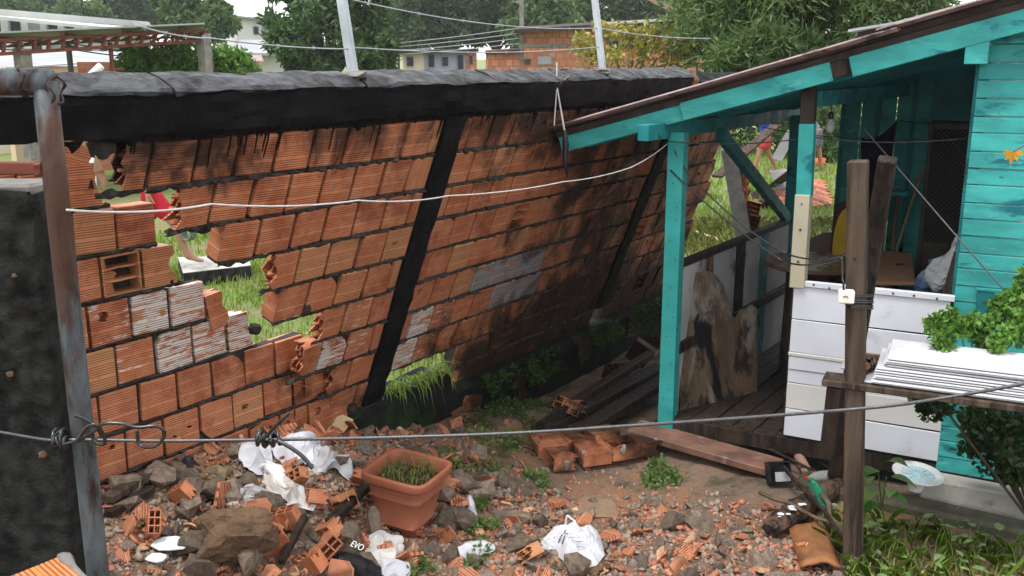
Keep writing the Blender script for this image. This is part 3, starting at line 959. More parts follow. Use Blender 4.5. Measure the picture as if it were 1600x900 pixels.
for k_ in range(-12, 26):
    for sg in (1, -1):
        pts = []
        for f_ in np.linspace(0, 1, 2): pts.append((f_ * .28, k_ * .036 * 1.0 + sg * f_ * .28 + (0 if sg > 0 else 0)))
        (x0, z0), (x1, z1) = pts
        lo, hi = 0.0, .86
        def cl(x0, z0, x1, z1):
            if z0 > z1: x0, z0, x1, z1 = x1, z1, x0, z0
            if z1 < lo or z0 > hi: return None
            if z0 < lo: x0 += (x1 - x0) * (lo - z0) / (z1 - z0); z0 = lo
            if z1 > hi: x1 = x0 + (x1 - x0) * (hi - z0) / (z1 - z0); z1 = hi
            return x0, z0, x1, z1
        c_ = cl(x0, z0, x1, z1)
        if c_ and abs(c_[3] - c_[1]) > .01:
            b.bar(hp(1.02 + c_[0], 2.22 + .006 * sg, 1.16 + c_[1]), hp(1.02 + c_[2], 2.22 + .006 * sg, 1.16 + c_[3]), .006, .012, fn)
tag(b.build('door_lattice', m_door, door), kind='stuff')
b = MB(); b.box(Vector(hp(1.16, 2.50, 1.2)), (.9, .02, 2.0), R3); b.build('inner_wall', m_black_ply, HO)
hbar('side_wall', m_teal_dk, hp(1.66, .06, 1.4), hp(1.66, 2.25, 1.4), .02, 2.3)
# concrete under the house
b = MB(); b.bar(fap(1.56, .105, .10), fap(3.1, .085, .10), .14, .19); b.build('footing', surf('whitewashed_footing', (.36, .34, .30), .75, .2, 4, [((.10, .095, .08), 3.5, .54, .72), ((.05, .06, .03), 7, .64, .78)], .6, 40, .006), HO, None, False, .012)
b = MB(); b.bar(fap(.9, .045, .27), fap(2.5, .0, .31), .17, .15); b.build('ledge', surf('mossy_ledge', (.085, .078, .055), .85, .35, 6, [((.035, .05, .018), 3, .5, .66)], .9, 40, .01), HO, None, False, .02)
b = MB(); b.bar(fap(-.1, .12, -.05), fap(1.6, .12, -.05), .04, .12); b.build('skirting', m_black_ply, HO)

# ------------------------------------------------------------------ things on the porch
ply = thing('plywood_sheet', 'rotten stained plywood sheet with ragged torn top leaning in the porch entrance', 'plywood sheet', (1.387, 6.193, 0.250))
pa, pb = Vector((1.107, 6.032, 0.250)), Vector((1.726, 6.416, 0.250))
ud = (pb - pa); Lp = ud.length; ud = ud / Lp
pn = ud.cross(Z)
tilt = Z * .985 - pn * .17 * 0 + pn * -.10
prof = [(0, 0), (.98, .0), (1.0, .60), (.94, .63), (.86, .60), (.80, .61), (.74, .56), (.68, .57), (.63, .70), (.58, .80), (.50, .86), (.44, .90), (.40, .91), (.02, .92)]
b = MB(); b.prism([pa + ud * Lp * x + tilt * y for x, y in prof], tuple(pn * .014)); b.build('sheet', m_ply, ply)
def cloth(name, mat, P, nu, nv, parent=None, thick=.004, sm=True):
    vs = [P(i / nu, j / nv) for j in range(nv + 1) for i in range(nu + 1)]
    fs = [(j * (nu + 1) + i, j * (nu + 1) + i + 1, (j + 1) * (nu + 1) + i + 1, (j + 1) * (nu + 1) + i) for j in range(nv) for i in range(nu)]
    b = MB(); b.add(vs, fs)
    o = b.build(name, mat, parent, None, sm)
    so = o.modifiers.new('thick', 'SOLIDIFY'); so.thickness = thick
    return o
m_navy = surf('black_cloth', (.006, .007, .014), .9, .3, 5, [((.012, .016, .045), 4, .55, .7)], .3, 60, .003)
ca, cb = Vector(hp(*(0.739, 1.300, 1.994))), Vector(hp(*(0.960, 1.300, 2.121)))
def curt(u, v):
    top = ca.lerp(cb, u) - Z * (.05 * math.sin(u * math.pi) * (1 - .2 * u))
    L_ = .62 + .10 * u - .10 * abs(u - .5)
    p = top - Z * (L_ * v) + fd * (.05 * (.5 - u) * v) + D * (.02 * math.sin(u * 17 + v * 2) * v)
    return p
tag(cloth('hanging_cloth', m_navy, curt, 16, 10), 'black cloth hung over a wire on the porch', 'cloth')
# table with cardboard
m_table = surf('brown_table_top', (.13, .075, .058), .25, .15, 3, [], .1, 40, .002)
tb = thing('porch_table', 'round brown table behind the white boards of the porch', 'table', hp(.62, 1.1, .25))
tc = Vector(hp(.50, 1.30, 1.075))
b = MB(); b.lathe([(.0001, 0), (.36, 0), (.372, .01), (.372, .022), (.36, .032), (.0001, .034)], tc, 40); b.build('table_top', m_table, tb, None, False)
for a in range(4):
    q = MB(); dx = Vector((math.cos(a * 1.57 + .6), math.sin(a * 1.57 + .6), 0)) * .25
    q.bar(tc + dx - Z * .83, tc + dx * .9, .04, .04, fd); q.build('leg', m_wood_dk, tb)
cd = thing('cardboard_box', 'flattened brown cardboard box lying on the porch table', 'cardboard', hp(.85, 1.3, 1.11))
c1, c2, c3, c4 = (Vector((2.315, 5.977, 1.115)), Vector((2.569, 5.959, 1.115)), Vector((2.904, 6.838, 1.130)), Vector((2.703, 6.958, 1.130)))
b = MB(); b.prism([c1, c2, c3, c4], (0, 0, .025)); b.build('card', m_card, cd, None, False, .004)
b = MB(); b.prism([c1.lerp(c3, .52) + Z * .0275, c1.lerp(c3, .58) + Z * .0275 + fd * .05, c1.lerp(c3, .60) + Z * .0275 - fd * .01], (0, 0, .002)); b.build('tear', m_black_ply, cd)
# standing sheets
for nm, lab, cat, mm, px in (('brown_hardboard', 'tall brown hardboard panel standing behind the cream porch post', 'panel', surf('brown_hardboard', (.055, .032, .024), .5, .2, 3), ((.47, 1.75), (.83, 1.72), .95, 1.56)),
                             ('hardboard_sheet', 'narrow greyish brown board standing beside the brown hardboard panel', 'panel', surf('faded_board', (.13, .10, .09), .6, .2, 3), ((.22, 1.95), (.44, 1.93), .25, 1.22))):
    (sa, da), (sb, db), z0, z1 = px
    b = MB(); e0, e1 = Vector(hp(sa, da, .25)), Vector(hp(sb, db, .25))
    n = 10
    pts = [e0, e1] + [e1.lerp(e0, i / n) + Z * (z1 - .25 - .10 * (i / n) ** 2) for i in range(n + 1)]
    b.prism(pts, tuple(D * .012)); o = b.build(nm, mm); tag(o, lab, cat)
b = MB()
yc = Vector(hp(.60, 1.62, 1.18))
b.prism([yc + fd * (.085 * math.sin(a)) + Z * (.28 * math.cos(a)) for a in np.linspace(0, 2 * math.pi, 28, endpoint=False)], tuple(D * .02))
tag(b.build('yellow_board', surf('yellow_foam', (.42, .28, .02), .45, .12, 4), None, None, False, .004), 'yellow oval foam board standing against the brown panel', 'board')
# broom and stick with yellow cloth
br = thing('broom', 'long pale wooden broom handle leaning on the teal back wall', 'broom', hp(.86, 1.75, .25))
b = MB(); b.tube([hp(.80, 1.6, .40), hp(.99, 2.12, 1.72)], .011, 8); b.build('handle', surf('pale_wood', (.32, .21, .12), .5, .15, 6), br)
b = MB(); b.box(Vector(hp(.79, 1.57, .33)), (.2, .05, .14), R3); b.build('bristles', m_rust, br, None, False, .01)
b = MB(); b.tube([hp(.94, 1.62, .26), hp(.86, 1.98, 1.58)], .014, 8)
tag(b.build('wooden_stick', surf('brown_stick', (.16, .075, .035), .5, .2, 6)), 'brown stick crossing the broom handle on the porch', 'stick')
lump('yellow_rag', hp(.905, 1.70, 1.02), .07, 5, surf('yellow_cloth', (.30, .26, .015), .8, .25, 6, [], .3, 40), None, 3, (1.35, .8, .8), .5)
tag(bpy.data.objects['yellow_rag'], 'crumpled yellow rag hooked on the stick by the broom', 'rag')
b = MB(); b.box(Vector(hp(.87, 1.9, 1.56)), (.17, .14, .03), R3); b.box(Vector(hp(.81, 1.9, 1.45)), (.03, .1, .2), R3)
tag(b.build('teal_bracket', m_teal_clean, None, None, False, .004), 'small teal bracket shelf beside the hanging black cloth', 'shelf')
# bags beside the door
def crumple(name, P, nu, nv, mat, amp, seed, parent=None, thick=.0025):
    off = Vector((seed * 3.7, seed * 1.3, seed * 7.1))
    def Q(u, v):
        p = Vector(P(u, v))
        q = p * 9 + off
        return p + Vector((mnoise.noise(q), mnoise.noise(q + Vector((9, 1, 4))), mnoise.noise(q + Vector((3, 7, 11))))) * amp + \
            Vector((mnoise.noise(q * 2.7), mnoise.noise(q * 2.7 + Vector((9, 1, 4))), mnoise.noise(q * 2.7 + Vector((3, 7, 11))))) * amp * .5
    return cloth(name, mat, Q, nu, nv, parent, thick, False)
def bagshape(c, rx, ry, h, tw=.0):
    c = Vector(c)
    def P(u, v):
        a = u * 2 * math.pi
        k_ = math.sin(min(1, v * 1.15 + .08) * math.pi * .93) ** .7
        return c + fd * (rx * k_ * math.cos(a)) + D * (ry * k_ * math.sin(a)) + Z * (h * v) + fd * tw * v
    return P
tag(crumple('plastic_bag', bagshape(hp(*(1.434, 0.550, 1.133)), .085, .09, .36, .12), 26, 16, m_bag, .045, 3), 'white plastic bag stuffed full beside the porch door', 'bag')
tag(crumple('plastic_bag', bagshape(hp(*(1.350, 0.750, 1.055)), .075, .09, .24, .02), 20, 12, surf('blue_plastic', (.06, .12, .22), .3, .2, 5, [((.3, .33, .38), 6, .5, .66)], .1, 30), .035, 6), 'blue and clear plastic bag below the white bag by the door', 'bag')
b = MB(); b.box(Vector(hp(1.36, .62, .66)), (.42, .36, .82), R3); bx = b.build('wooden_crate', m_wood_dk, None, None, False, .01)
tag(bx, 'dark wooden crate under the plastic bags on the porch', 'crate')
b = MB(); b.bar(hp(1.46, .30, .70), hp(1.57, .34, 1.42), .05, .025, fn)
tag(b.build('wood_offcut', m_wood), 'weathered board offcut standing by the plastic bags', 'board')
# bulb on its flex
bu = thing('light_bulb', 'white light bulb hanging from a flex under the porch roof', 'light bulb', hp(*(0.609, 1.000, 2.097)))
bc = Vector(hp(*(0.610, 1.000, 2.084)))
b = MB(); b.lathe([(.0001, -.04), (.018, -.036), (.029, -.015), (.030, .0), (.022, .025), (.014, .04), (.014, .055)], bc, 16); b.build('globe', surf('bulb_glass', (.8, .8, .82), .2, .02, 3), bu, None, True)
b = MB(); b.lathe([(.016, .05), (.016, .09), (.008, .10), (.0001, .101)], bc, 12); b.build('socket', m_cable, bu)
b = MB(); b.tube([bc + Z * .1, bc + Z * .2], .003, 5); b.build('flex', m_cable, bu)
def wire(name, pts, r, mat, label, sag=0.0, group=None, cat='wire', n=14):
    P = []
    pts = [Vector(p) for p in pts]
    for i in range(len(pts) - 1):
        for j in range(n):
            f = j / n
            P.append(pts[i].lerp(pts[i + 1], f) - Z * sag * 4 * f * (1 - f))
    P.append(pts[-1])
    b = MB(); b.tube(P, r, 6)
    o = b.build(name, mat, None, None, True)
    if label: tag(o, label, cat, group)
    return o
wire('porch_wire', [hp(-.05, -.1, 2.04), hp(.78, .05, 2.08), hp(1.62, .2, 2.10)], .004, m_cable, 'thin black wire slung under the front edge of the porch roof', .03)
wire('clothes_wire', [hp(.0, 1.3, 2.06), ca, cb, hp(1.64, 1.1, 2.14)], .003, m_cable, 'thin black wire the black cloth hangs from', .02)
wire('service_wire', [hp(1.0, .3, 2.12), fap(1.64, 1.55, .09), fap(1.98, 1.20, .12), fap(2.02, 1.16, .1)], .0042, m_cable_g, 'dark cable running diagonally down the teal plank wall', .0)
wire('drop_wire', [hp(0, -.055, 1.98), hp(.20, .0, 1.72), hp(.72, -.06, 1.40), (1.599, 4.460, 1.625), (1.603, 4.400, 1.615)], .005, m_cable, 'black cable drooping from the teal post to the wooden post', .03)
wire('drop_wire', [hp(-.02, -.056, 1.86), hp(.70, -.08, 1.36), (1.550, 4.420, 1.611), (1.551, 4.380, 1.503), (1.565, 4.385, 1.462)], .005, m_cable, 'black cable ending at the small white box on the wooden post', .03)

# ------------------------------------------------------------------ left foreground: black wall end, steel frame
bw = thing('rendered_wall_end', 'near black mouldy rendered wall end beside the steel pipe frame', 'wall', (-1.35, 2.45, 0))
b = MB()
nz, ny = 190, 80
def wf(i, j):
    z = -.05 + 2.24 * j / nz
    x = -2.1 + (2.1 - 1.185) * i / ny
    edge = 1 if i == ny else 0
    return Vector((x + edge * .012 * mnoise.noise(Vector((z * 6, 3, 1))) - edge * .014 * max(0, (z - 2.12) / .07), 2.36 + .014 * mnoise.noise(Vector((x * 5, z * 5, 2))) + .010 * mnoise.noise(Vector((x * 22, z * 22, 2))) + .006 * mnoise.noise(Vector((x * 50, z * 50, 2))),
                   z + (.012 * mnoise.noise(Vector((x * 9, 1, 7))) if j == nz else 0)))
vs = [wf(i, j) for j in range(nz + 1) for i in range(ny + 1)]
W1 = ny + 1
fs = [(j * W1 + i, j * W1 + i + 1, (j + 1) * W1 + i + 1, (j + 1) * W1 + i) for j in range(nz) for i in range(ny)]
nb_ = len(vs)
for j in range(nz + 1): vs.append(wf(ny, j) + Vector((.004, .15, 0)))
for i in range(ny + 1): vs.append(wf(i, nz) + Vector((0, .15, .004)))
fs += [(j * W1 + ny, nb_ + j, nb_ + j + 1, (j + 1) * W1 + ny) for j in range(nz)]
nc_ = nb_ + nz + 1
fs += [(nz * W1 + i, nz * W1 + i + 1, nc_ + i + 1, nc_ + i) for i in range(ny)]
b.add(vs, fs)
b.build('render_coat', m_conc_dark, bw, None, True)
b = MB(); b.box((-1.66, 2.46, 1.06), (.92, .14, 2.2)); b.build('core', m_conc_dark, bw)
b = MB(); b.box((-1.655, 2.44, 2.192), (.93, .13, .03)); b.build('cap', m_conc, bw, None, False, .008)
for i, (x, z) in enumerate(((-1.25, 1.98), (-1.29, 1.72), (-1.23, 1.50))):
    lump('pebble', (x, 2.353, z), .008 + .003 * (i % 3), 200 + i, m_stone, bw, 1)
fr = thing('steel_pipe_frame', 'rusty galvanised pipe frame welded at the corner in the left foreground', 'frame', (-1.0, 2.1, 0))
b = MB(); b.tube([(-1.0, 2.1, -.05)] + [(-1.0, 2.1, z) for z in np.linspace(.1, 2.462, 10)], .0255, 20); b.build('upright', m_steel, fr, None, True)
b = MB(); b.tube([(-1.9, 2.085, 2.462), (-1.4, 2.09, 2.461), (-.985, 2.1, 2.460)], .0285, 20); b.build('top_pipe', m_steel, fr, None, True)
m_slag = surf('weld_slag', (.045, .03, .025), .5, .4, 30, [], .8, 80, .004)
b = MB()
b.tube([(-1.045 + .006 * math.sin(a * 3) - .012 * math.cos(a), 2.095 + .030 * math.cos(a), 2.460 + .030 * math.sin(a)) for a in np.linspace(0, 2 * math.pi, 30)], [.004 + .002 * math.sin(i * 2.3) for i in range(30)], 6, False)
b.build('weld_bead', m_slag, fr, None, True)
b = MB(); b.tube([(-.975 + .006 * math.sin(a * 4), 2.1 + .029 * math.cos(a), 2.445 + .030 * math.sin(a)) for a in np.linspace(0, 2 * math.pi, 24)], [.003 + .0015 * math.sin(i * 1.9) for i in range(24)], 6, False)
b.build('weld_bead', m_slag, fr, None, True)
b = MB(); b.bar((-1.9, 2.09, 2.277), (-1.022, 2.098, 2.277), .028, .028); b.build('lower_rail', m_rust, fr, None, False, .003)
lump('weld_bead', (-1.028, 2.09, 2.277), .018, 77, m_rust, fr, 2, (.7, .9, 1.2))
# hollow brick lying on a ledge in the near corner
hb2 = thing('near_brick', 'bright orange hollow brick with a mortar edge close by the black wall end', 'brick', (-1.02, 1.86, 1.45))
mbk = Matrix.Translation((-1.00, 1.86, 1.275)) @ Euler((0, math.radians(9), math.radians(-38))).to_matrix().to_4x4()
b = MB(); b.box((0, 0, 0), (.30, .19, .19)); b.build('body', brick_mat('brick_near', 'Y', None, [(0, (.56, .17, .055)), (.5, (.6, .19, .06)), (1, (.56, .17, .055))], 0), hb2, mbk, False, .004)
b = MB(); b.tube([mbk @ Vector((x, .10, .085 + .012 * math.sin(x * 40))) for x in np.linspace(-.15, .15, 12)], [.012 + .005 * math.sin(i * 2.1) for i in range(12)], 6); b.build('mortar_edge', m_conc, hb2, None, True)
b = MB(); b.box((-1.25, 1.95, .565), (.62, .40, 1.17)); pd = b.build('brick_pier', m_conc_dark, None, None, False, .01)
tag(pd, 'low dark pier that the orange near brick lies on', 'pier')

# the black cable with knots, across the whole foreground
C1 = [Vector(p) for p in ((-1.221, 2.050, 1.694), (-1.081, 2.060, 1.662), (-1.040, 2.065, 1.657), (-0.984, 2.065, 1.658), (-0.814, 2.080, 1.649), (-0.556, 2.100, 1.644), (-0.300, 2.110, 1.645), (0.000, 2.100, 1.660), (0.295, 2.080, 1.688), (0.623, 2.050, 1.725), (0.874, 2.000, 1.770), (1.147, 1.950, 1.843))]
cb_ = thing('knotted_cable', 'black cable with twisted knots stretched across the yard from the pipe frame', 'cable', C1[3])
def crv(pts, n=8):
    out = []
    P = [pts[0]] + list(pts) + [pts[-1]]
    for i in range(1, len(P) - 2):
        for j in range(n):
            t = j / n
            out.append(.5 * ((2 * P[i]) + (P[i + 1] - P[i - 1]) * t + (2 * P[i - 1] - 5 * P[i] + 4 * P[i + 1] - P[i + 2]) * t * t + (3 * P[i] - P[i - 1] - 3 * P[i + 1] + P[i + 2]) * t ** 3))
    out.append(P[-2])
    return out
b = MB(); b.tube(crv(C1), .0042, 8); b.build('strand', surf('wet_cable', (.03, .03, .033), .22, .2, 20, [], .1, 90, .001, spec=.8), cb_, None, True)
def knot(c, n, rad, seed, length=.03):
    r = random.Random(seed)
    b = MB()
    c = Vector(c)
    pts = []
    for i in range(n * 10):
        a = i / 10 * 2 * math.pi
        f = i / (n * 10)
        pts.append(c + Vector(((f - .5) * length + .006 * math.sin(a * .5 + seed), rad * math.cos(a) * (1 + .2 * math.sin(i * .7)), rad * math.sin(a) * (1 + .3 * math.cos(i * .5 + seed)))))
    b.tube(pts, .0042, 6)
    return b.build('knot', m_cable, cb_, None, True)
knot(C1[2], 3, .021, 1, .022); knot(C1[2] + Vector((.012, -.005, -.004)), 2, .013, 5, .03)
knot(C1[5] + Vector((-.004, 0, 0)), 4, .014, 3, .035); knot(C1[5] + Vector((-.03, -.004, .008)), 2, .017, 8, .012)
def loop(ptspx, name='loop', r=.0042, mat=None):
    b = MB(); b.tube(crv([Vector(p) for p in ptspx]), r, 7); return b.build(name, mat or m_cable, cb_, None, True)
loop(((-0.989, 2.050, 1.660), (-0.943, 2.045, 1.690), (-0.922, 2.040, 1.707), (-0.881, 2.040, 1.707), (-0.847, 2.040, 1.698), (-0.804, 2.045, 1.699), (-0.790, 2.050, 1.681), (-0.802, 2.050, 1.657), (-0.824, 2.050, 1.646), (-0.854, 2.060, 1.649), (-0.856, 2.060, 1.684)))
loop(((-1.027, 2.050, 1.653), (-0.987, 2.040, 1.667), (-0.962, 2.040, 1.698), (-0.939, 2.040, 1.704), (-0.929, 2.050, 1.675), (-0.932, 2.055, 1.651), (-0.956, 2.060, 1.656), (-0.960, 2.060, 1.684)))
loop(((-0.980, 2.030, 1.731), (-0.962, 2.035, 1.720), (-0.942, 2.045, 1.697), (-0.933, 2.050, 1.669)), r=.0036)
loop(((-0.589, 2.080, 1.647), (-0.566, 2.070, 1.664), (-0.543, 2.060, 1.690), (-0.522, 2.050, 1.712), (-0.504, 2.050, 1.729)))
loop(((-0.543, 2.085, 1.648), (-0.509, 2.070, 1.636), (-0.480, 2.060, 1.618), (-0.457, 2.050, 1.594)), r=.005)
for i in range(16):
    p = C1[5].lerp(C1[7], i / 15 * .98)
wire('pale_cable', [(-0.970, 2.075, 2.188), (-0.820, 2.600, 2.125), (-0.531, 3.300, 2.037), (-0.268, 4.000, 1.958), (0.264, 4.950, 1.902), (0.689, 5.600, 1.906), hp(-.045, -.05, 2.02)], .0030, m_cable_w, 'thin pale cable strung from the pipe frame to the teal post', .012, None, 'cable', 10)

# grey steel posts of the barbed wire on top of the beam
def wpost(t, px_top, lab):
    base = lnp(t, 2.06, -.05)
    root = thing('wire_post', lab, 'post', base)
    top = Vector(px_top)
    d = (top - base).normalized()
    b = MB(); b.bar(base - d * .05, top, .040, .040, fd); b.build('shaft', m_steel_g, root, None, False, .004)
    lump('grout', base + Vector((0, 0, .01)), .06, int(t * 10), m_conc, root, 2, (1.3, 1, .35))
    return base, top, d
P1 = wpost(3.36, (-0.790, 4.620, 2.822), 'grey steel post tilting left on the black beam in front of the mango tree')
P2 = wpost(5.74, (0.544, 6.660, 2.964), 'grey steel post on the black beam in front of the orange brick house')
def at(P, f): return P[0].lerp(P[1], f)
def barbed(pts, label, sag):
    root = thing('barbed_wire', label, 'wire', pts[0], 'barbed wire strands above the beam')
    P = []
    for i in range(len(pts) - 1):
        n = 26
        for j in range(n):
            f = j / n
            P.append(Vector(pts[i]).lerp(Vector(pts[i + 1]), f) - Z * sag * 4 * f * (1 - f))
    P.append(Vector(pts[-1]))
    b = MB(); b.tube(P, .0032, 5); b.build('strand', m_steel_g, root, None, True)
    b = MB()
    for i in range(2, len(P) - 2, 4 if len(pts) < 3 else 7):
        q = P[i]
        b.tube([q + Vector((-.003, 0, .010)), q + Vector((.003, 0, -.009))], .0014, 4)
        b.tube([q + Vector((.006, .006, .006)), q + Vector((-.005, -.006, -.006))], .0014, 4)
    tag(b.build('barbs', m_steel_g, root), kind='stuff')
LFT = Vector((-2.157, 3.900, 2.654))
barbed([at(P1, .93), at(P2, .55)], 'upper barbed wire strand sagging between the two grey steel posts', .05)
barbed([at(P1, .35), at(P2, .32)], 'lower barbed wire strand between the two grey steel posts', .03)
barbed([(-1.242, 3.300, 2.620), (-1.107, 3.650, 2.588), at(P1, .33)], 'barbed wire strand running from the tilting steel post past the truss shed', .01)
barbed([at(P2, .55), (1.441, 7.200, 2.673)], 'barbed wire strand running from the steel post into the bamboo thicket', .02)
# bit of cord and stick hanging on the beam
ck = thing('frayed_rope', 'pale frayed cord and twig dangling from the beam above the eave', 'cord', lnp(5.15, 1.85, .05))
cp = [Vector(p) for p in ((0.272, 5.950, 2.361), (0.256, 5.900, 2.130), (0.319, 5.900, 2.099))]
b = MB(); b.tube([(0.273, 6.000, 2.501), cp[0]], .003, 5); b.tube([cp[0], cp[1]], .004, 5); b.tube([cp[0], cp[2]], .005, 5); b.build('strings', m_cable_w, ck)
b = MB(); b.tube([(0.164, 5.950, 2.277), (0.256, 5.950, 2.349), (0.350, 5.980, 2.425)], .004, 5); b.build('twig', surf('twig', (.3, .24, .16), .7), ck)
b = MB(); b.tube([(0.319, 5.900, 2.099), (0.327, 5.880, 2.020), (0.323, 5.860, 1.925), (0.335, 5.840, 1.830)], [.012, .022, .016, .005], 7); b.build('rag', m_blackbag, ck, None, True)

# ------------------------------------------------------------------ vegetation helpers
nrng = np.random.default_rng(4)
def leaves(name, mat, centers, radii, n, L, Wd, parent=None, droop=.3, shape='diamond', up=0.0, rngs=None):
    """many small leaf faces gathered in clumps: centers (k,3), radii (k,)"""
    rg = rngs or nrng
    centers = np.asarray(centers, float)
    k_ = len(centers)
    idx = rg.integers(0, k_, n)
    off = rg.normal(0, 1, (n, 3))
    off /= np.linalg.norm(off, axis=1)[:, None] + 1e-9
    off *= (rg.random(n) ** .45)[:, None] * np.asarray(radii)[idx][:, None]
    p = centers[idx] + off
    d = rg.normal(0, 1, (n, 3)) + off / (np.asarray(radii)[idx][:, None] + 1e-6) * 1.2
    d[:, 2] += up - droop
    d /= np.linalg.norm(d, axis=1)[:, None] + 1e-9
    s = np.cross(d, rg.normal(0, 1, (n, 3)))
    s /= np.linalg.norm(s, axis=1)[:, None] + 1e-9
    nn = np.cross(s, d)
    l_ = L * rg.uniform(.6, 1.3, n)[:, None]
    w_ = Wd * rg.uniform(.7, 1.25, n)[:, None]
    if shape == 'diamond':
        V_ = np.stack([p, p + d * l_ * .45 + s * w_ * .5 + nn * l_ * .06, p + d * l_ - nn * l_ * .05, p + d * l_ * .45 - s * w_ * .5 + nn * l_ * .06], 1).reshape(-1, 3)
        F_ = np.arange(n * 4).reshape(n, 4)
        me = raw_mesh(name, V_, F_, 4, mat)
    else:       # scalloped small leaf
        a = np.linspace(0, 2 * np.pi, 9)[:-1]
        ring = [p + d * l_ * .5 + (d * math.cos(q) * l_ * .5 + s * math.sin(q) * w_ * .5) * (1.0 if i % 2 == 0 else .72) + nn * l_ * (.10 if i % 2 else -.04) for i, q in enumerate(a)]
        V_ = np.stack(ring, 1).reshape(-1, 3)
        me = raw_mesh(name, V_, np.arange(n * 8).reshape(n, 8), 8, mat)
    return link(name, me, parent)
def crown_clumps(c, r, n, rg, fill=.35):
    v = rg.normal(0, 1, (n, 3))
    v /= np.linalg.norm(v, axis=1)[:, None]
    rad = np.where(rg.random(n) < fill, rg.random(n) ** .5 * .75, rg.uniform(.78, 1.05, n))
    return np.asarray(c) + v * rad[:, None] * np.asarray(r)
def tree(name, label, base, blobs, nl, L, Wd, mat, bark, group=None, cat='tree', seed=1, trunk_r=.2, clump=.28, nclump=26):
    rg = np.random.default_rng(seed)
    base = Vector(base)
    root = thing(name, label, cat, base, group)
    cs, rs = [], []
    for c, r in blobs:
        q = crown_clumps(c, r, nclump, rg)
        cs.append(q)
        rs.append(np.full(len(q), clump * min(r)) * rg.uniform(.7, 1.4, len(q)))
    cs = np.concatenate(cs); rs = np.concatenate(rs)
    leaves('crown', mat, cs, rs, nl, L, Wd, root, rngs=rg)
    b = MB()
    c0 = Vector(np.mean([c for c, r in blobs], 0))
    fork = base.lerp(c0, .55)
    b.tube([base - Z * .2, base.lerp(fork, .5) + Vector((.1, 0, 0)) * trunk_r, fork], [trunk_r, trunk_r * .8, trunk_r * .65], 10)
    for i in range(0, len(cs), max(1, len(cs) // 14)):
        e = Vector(cs[i])
        mid = fork.lerp(e, .5) + Z * .1 * (e - fork).length
        b.tube([fork, mid, e], [trunk_r * .4, trunk_r * .22, trunk_r * .06], 6)
    b.build('trunk', bark, root, None, True)
    return root
m_bark = surf('bark', (.07, .05, .035), .85, .35, 5, [], .9, 20, .02, stretch=(3, 3, .6))
m_leaf_mango = leaf_mat('leaf_dark_green', ((.040, .080, .026), (.060, .115, .036), (.10, .16, .065)))
m_leaf_far = leaf_mat('leaf_far_green', ((.055, .10, .036), (.085, .145, .05), (.13, .19, .08)), scale=.25)
m_leaf_dark = leaf_mat('leaf_shade_green', ((.030, .058, .024), (.048, .085, .030), (.08, .125, .05)), scale=.25)
m_leaf_bam = leaf_mat('leaf_bamboo', ((.055, .10, .028), (.09, .15, .045), (.15, .20, .08)), scale=.9)
m_leaf_vine = leaf_mat('leaf_vine', ((.065, .14, .022), (.10, .20, .03), (.15, .26, .06)), scale=1.2)
m_leaf_yel = leaf_mat('leaf_yellow_green', ((.17, .19, .04), (.27, .25, .06), (.38, .28, .09)), scale=1.2)
m_leaf_herb = leaf_mat('leaf_herb', ((.07, .16, .025), (.11, .23, .035), (.17, .30, .07)), scale=6)
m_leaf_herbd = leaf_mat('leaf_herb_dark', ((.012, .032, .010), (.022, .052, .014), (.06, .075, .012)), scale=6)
m_leaf_weed = leaf_mat('leaf_weed', ((.075, .14, .03), (.12, .20, .055), (.18, .25, .10)), scale=3)
m_grass = leaf_mat('grass_blade', ((.15, .25, .03), (.21, .32, .05), (.30, .31, .11)), scale=1.5)

def sp(c, rx, ry, rz): return (np.array(c), (rx, ry, rz))
tree('mango_tree', 'dense dark mango tree rising behind the black beam and the tilting steel post', (-5.6, 30, 0), [sp((-5.498, 30.000, 3.687), 1.5, 1.5, 1.4), sp((-6.463, 29.000, 3.087), .75, 1.0, .9), sp((-4.234, 29.500, 2.986), .75, 1.0, .7), sp((-5.932, 30.000, 4.702), 1.2, 1.4, 1.1), sp((-4.763, 30.000, 4.242), .9, 1.2, .8), sp((-5.265, 29.000, 2.613), 1.4, 1.0, .6)], 26000, .24, .085, m_leaf_mango, m_bark, seed=3, trunk_r=.22, nclump=22)
tree('rounded_tree', 'rounded green tree beyond the truss shed next to the pale house', (-16.562, 52.000, 2.177), [sp((-16.510, 52.000, 5.104), 1.5, 1.8, 1.4), sp((-15.074, 51.000, 4.675), .9, 1.2, .8), sp((-17.478, 52.000, 5.520), 1.0, 1.2, 1.2)], 13000, .34, .16, m_leaf_far, m_bark, seed=5, trunk_r=.25)
for i, (x, y, Y_, r, lab) in enumerate(((20, 22, 82, 2.0, 'pale broad tree over the left end of the long white building'), (125, 20, 80, 2.3, 'pale broad tree behind the middle of the long white building'), (205, 2, 84, 2.6, 'tall darker tree behind the rounded tree'), (70, -20, 95, 2.6, 'tall far tree behind the pale broad trees'))):
    c = [(-41.301, 82.000, 6.504), (-34.904, 80.000, 6.407), (-32.253, 84.000, 7.533), (-44.935, 95.000, 8.659)][i]
    tree('far_tree', lab, (c[0], c[1], 1), [sp(c, r, r * .8, r * .62), sp((c[0] + r * .6, c[1], c[2] - r * .25), r * .6, r * .6, r * .45), sp((c[0] - r * .6, c[1], c[2] - r * .3), r * .6, r * .6, r * .4)], 7000, .55, .27, m_leaf_far if i in (0, 1) else m_leaf_dark, m_bark, 'trees behind the long white building', seed=20 + i, trunk_r=.3)
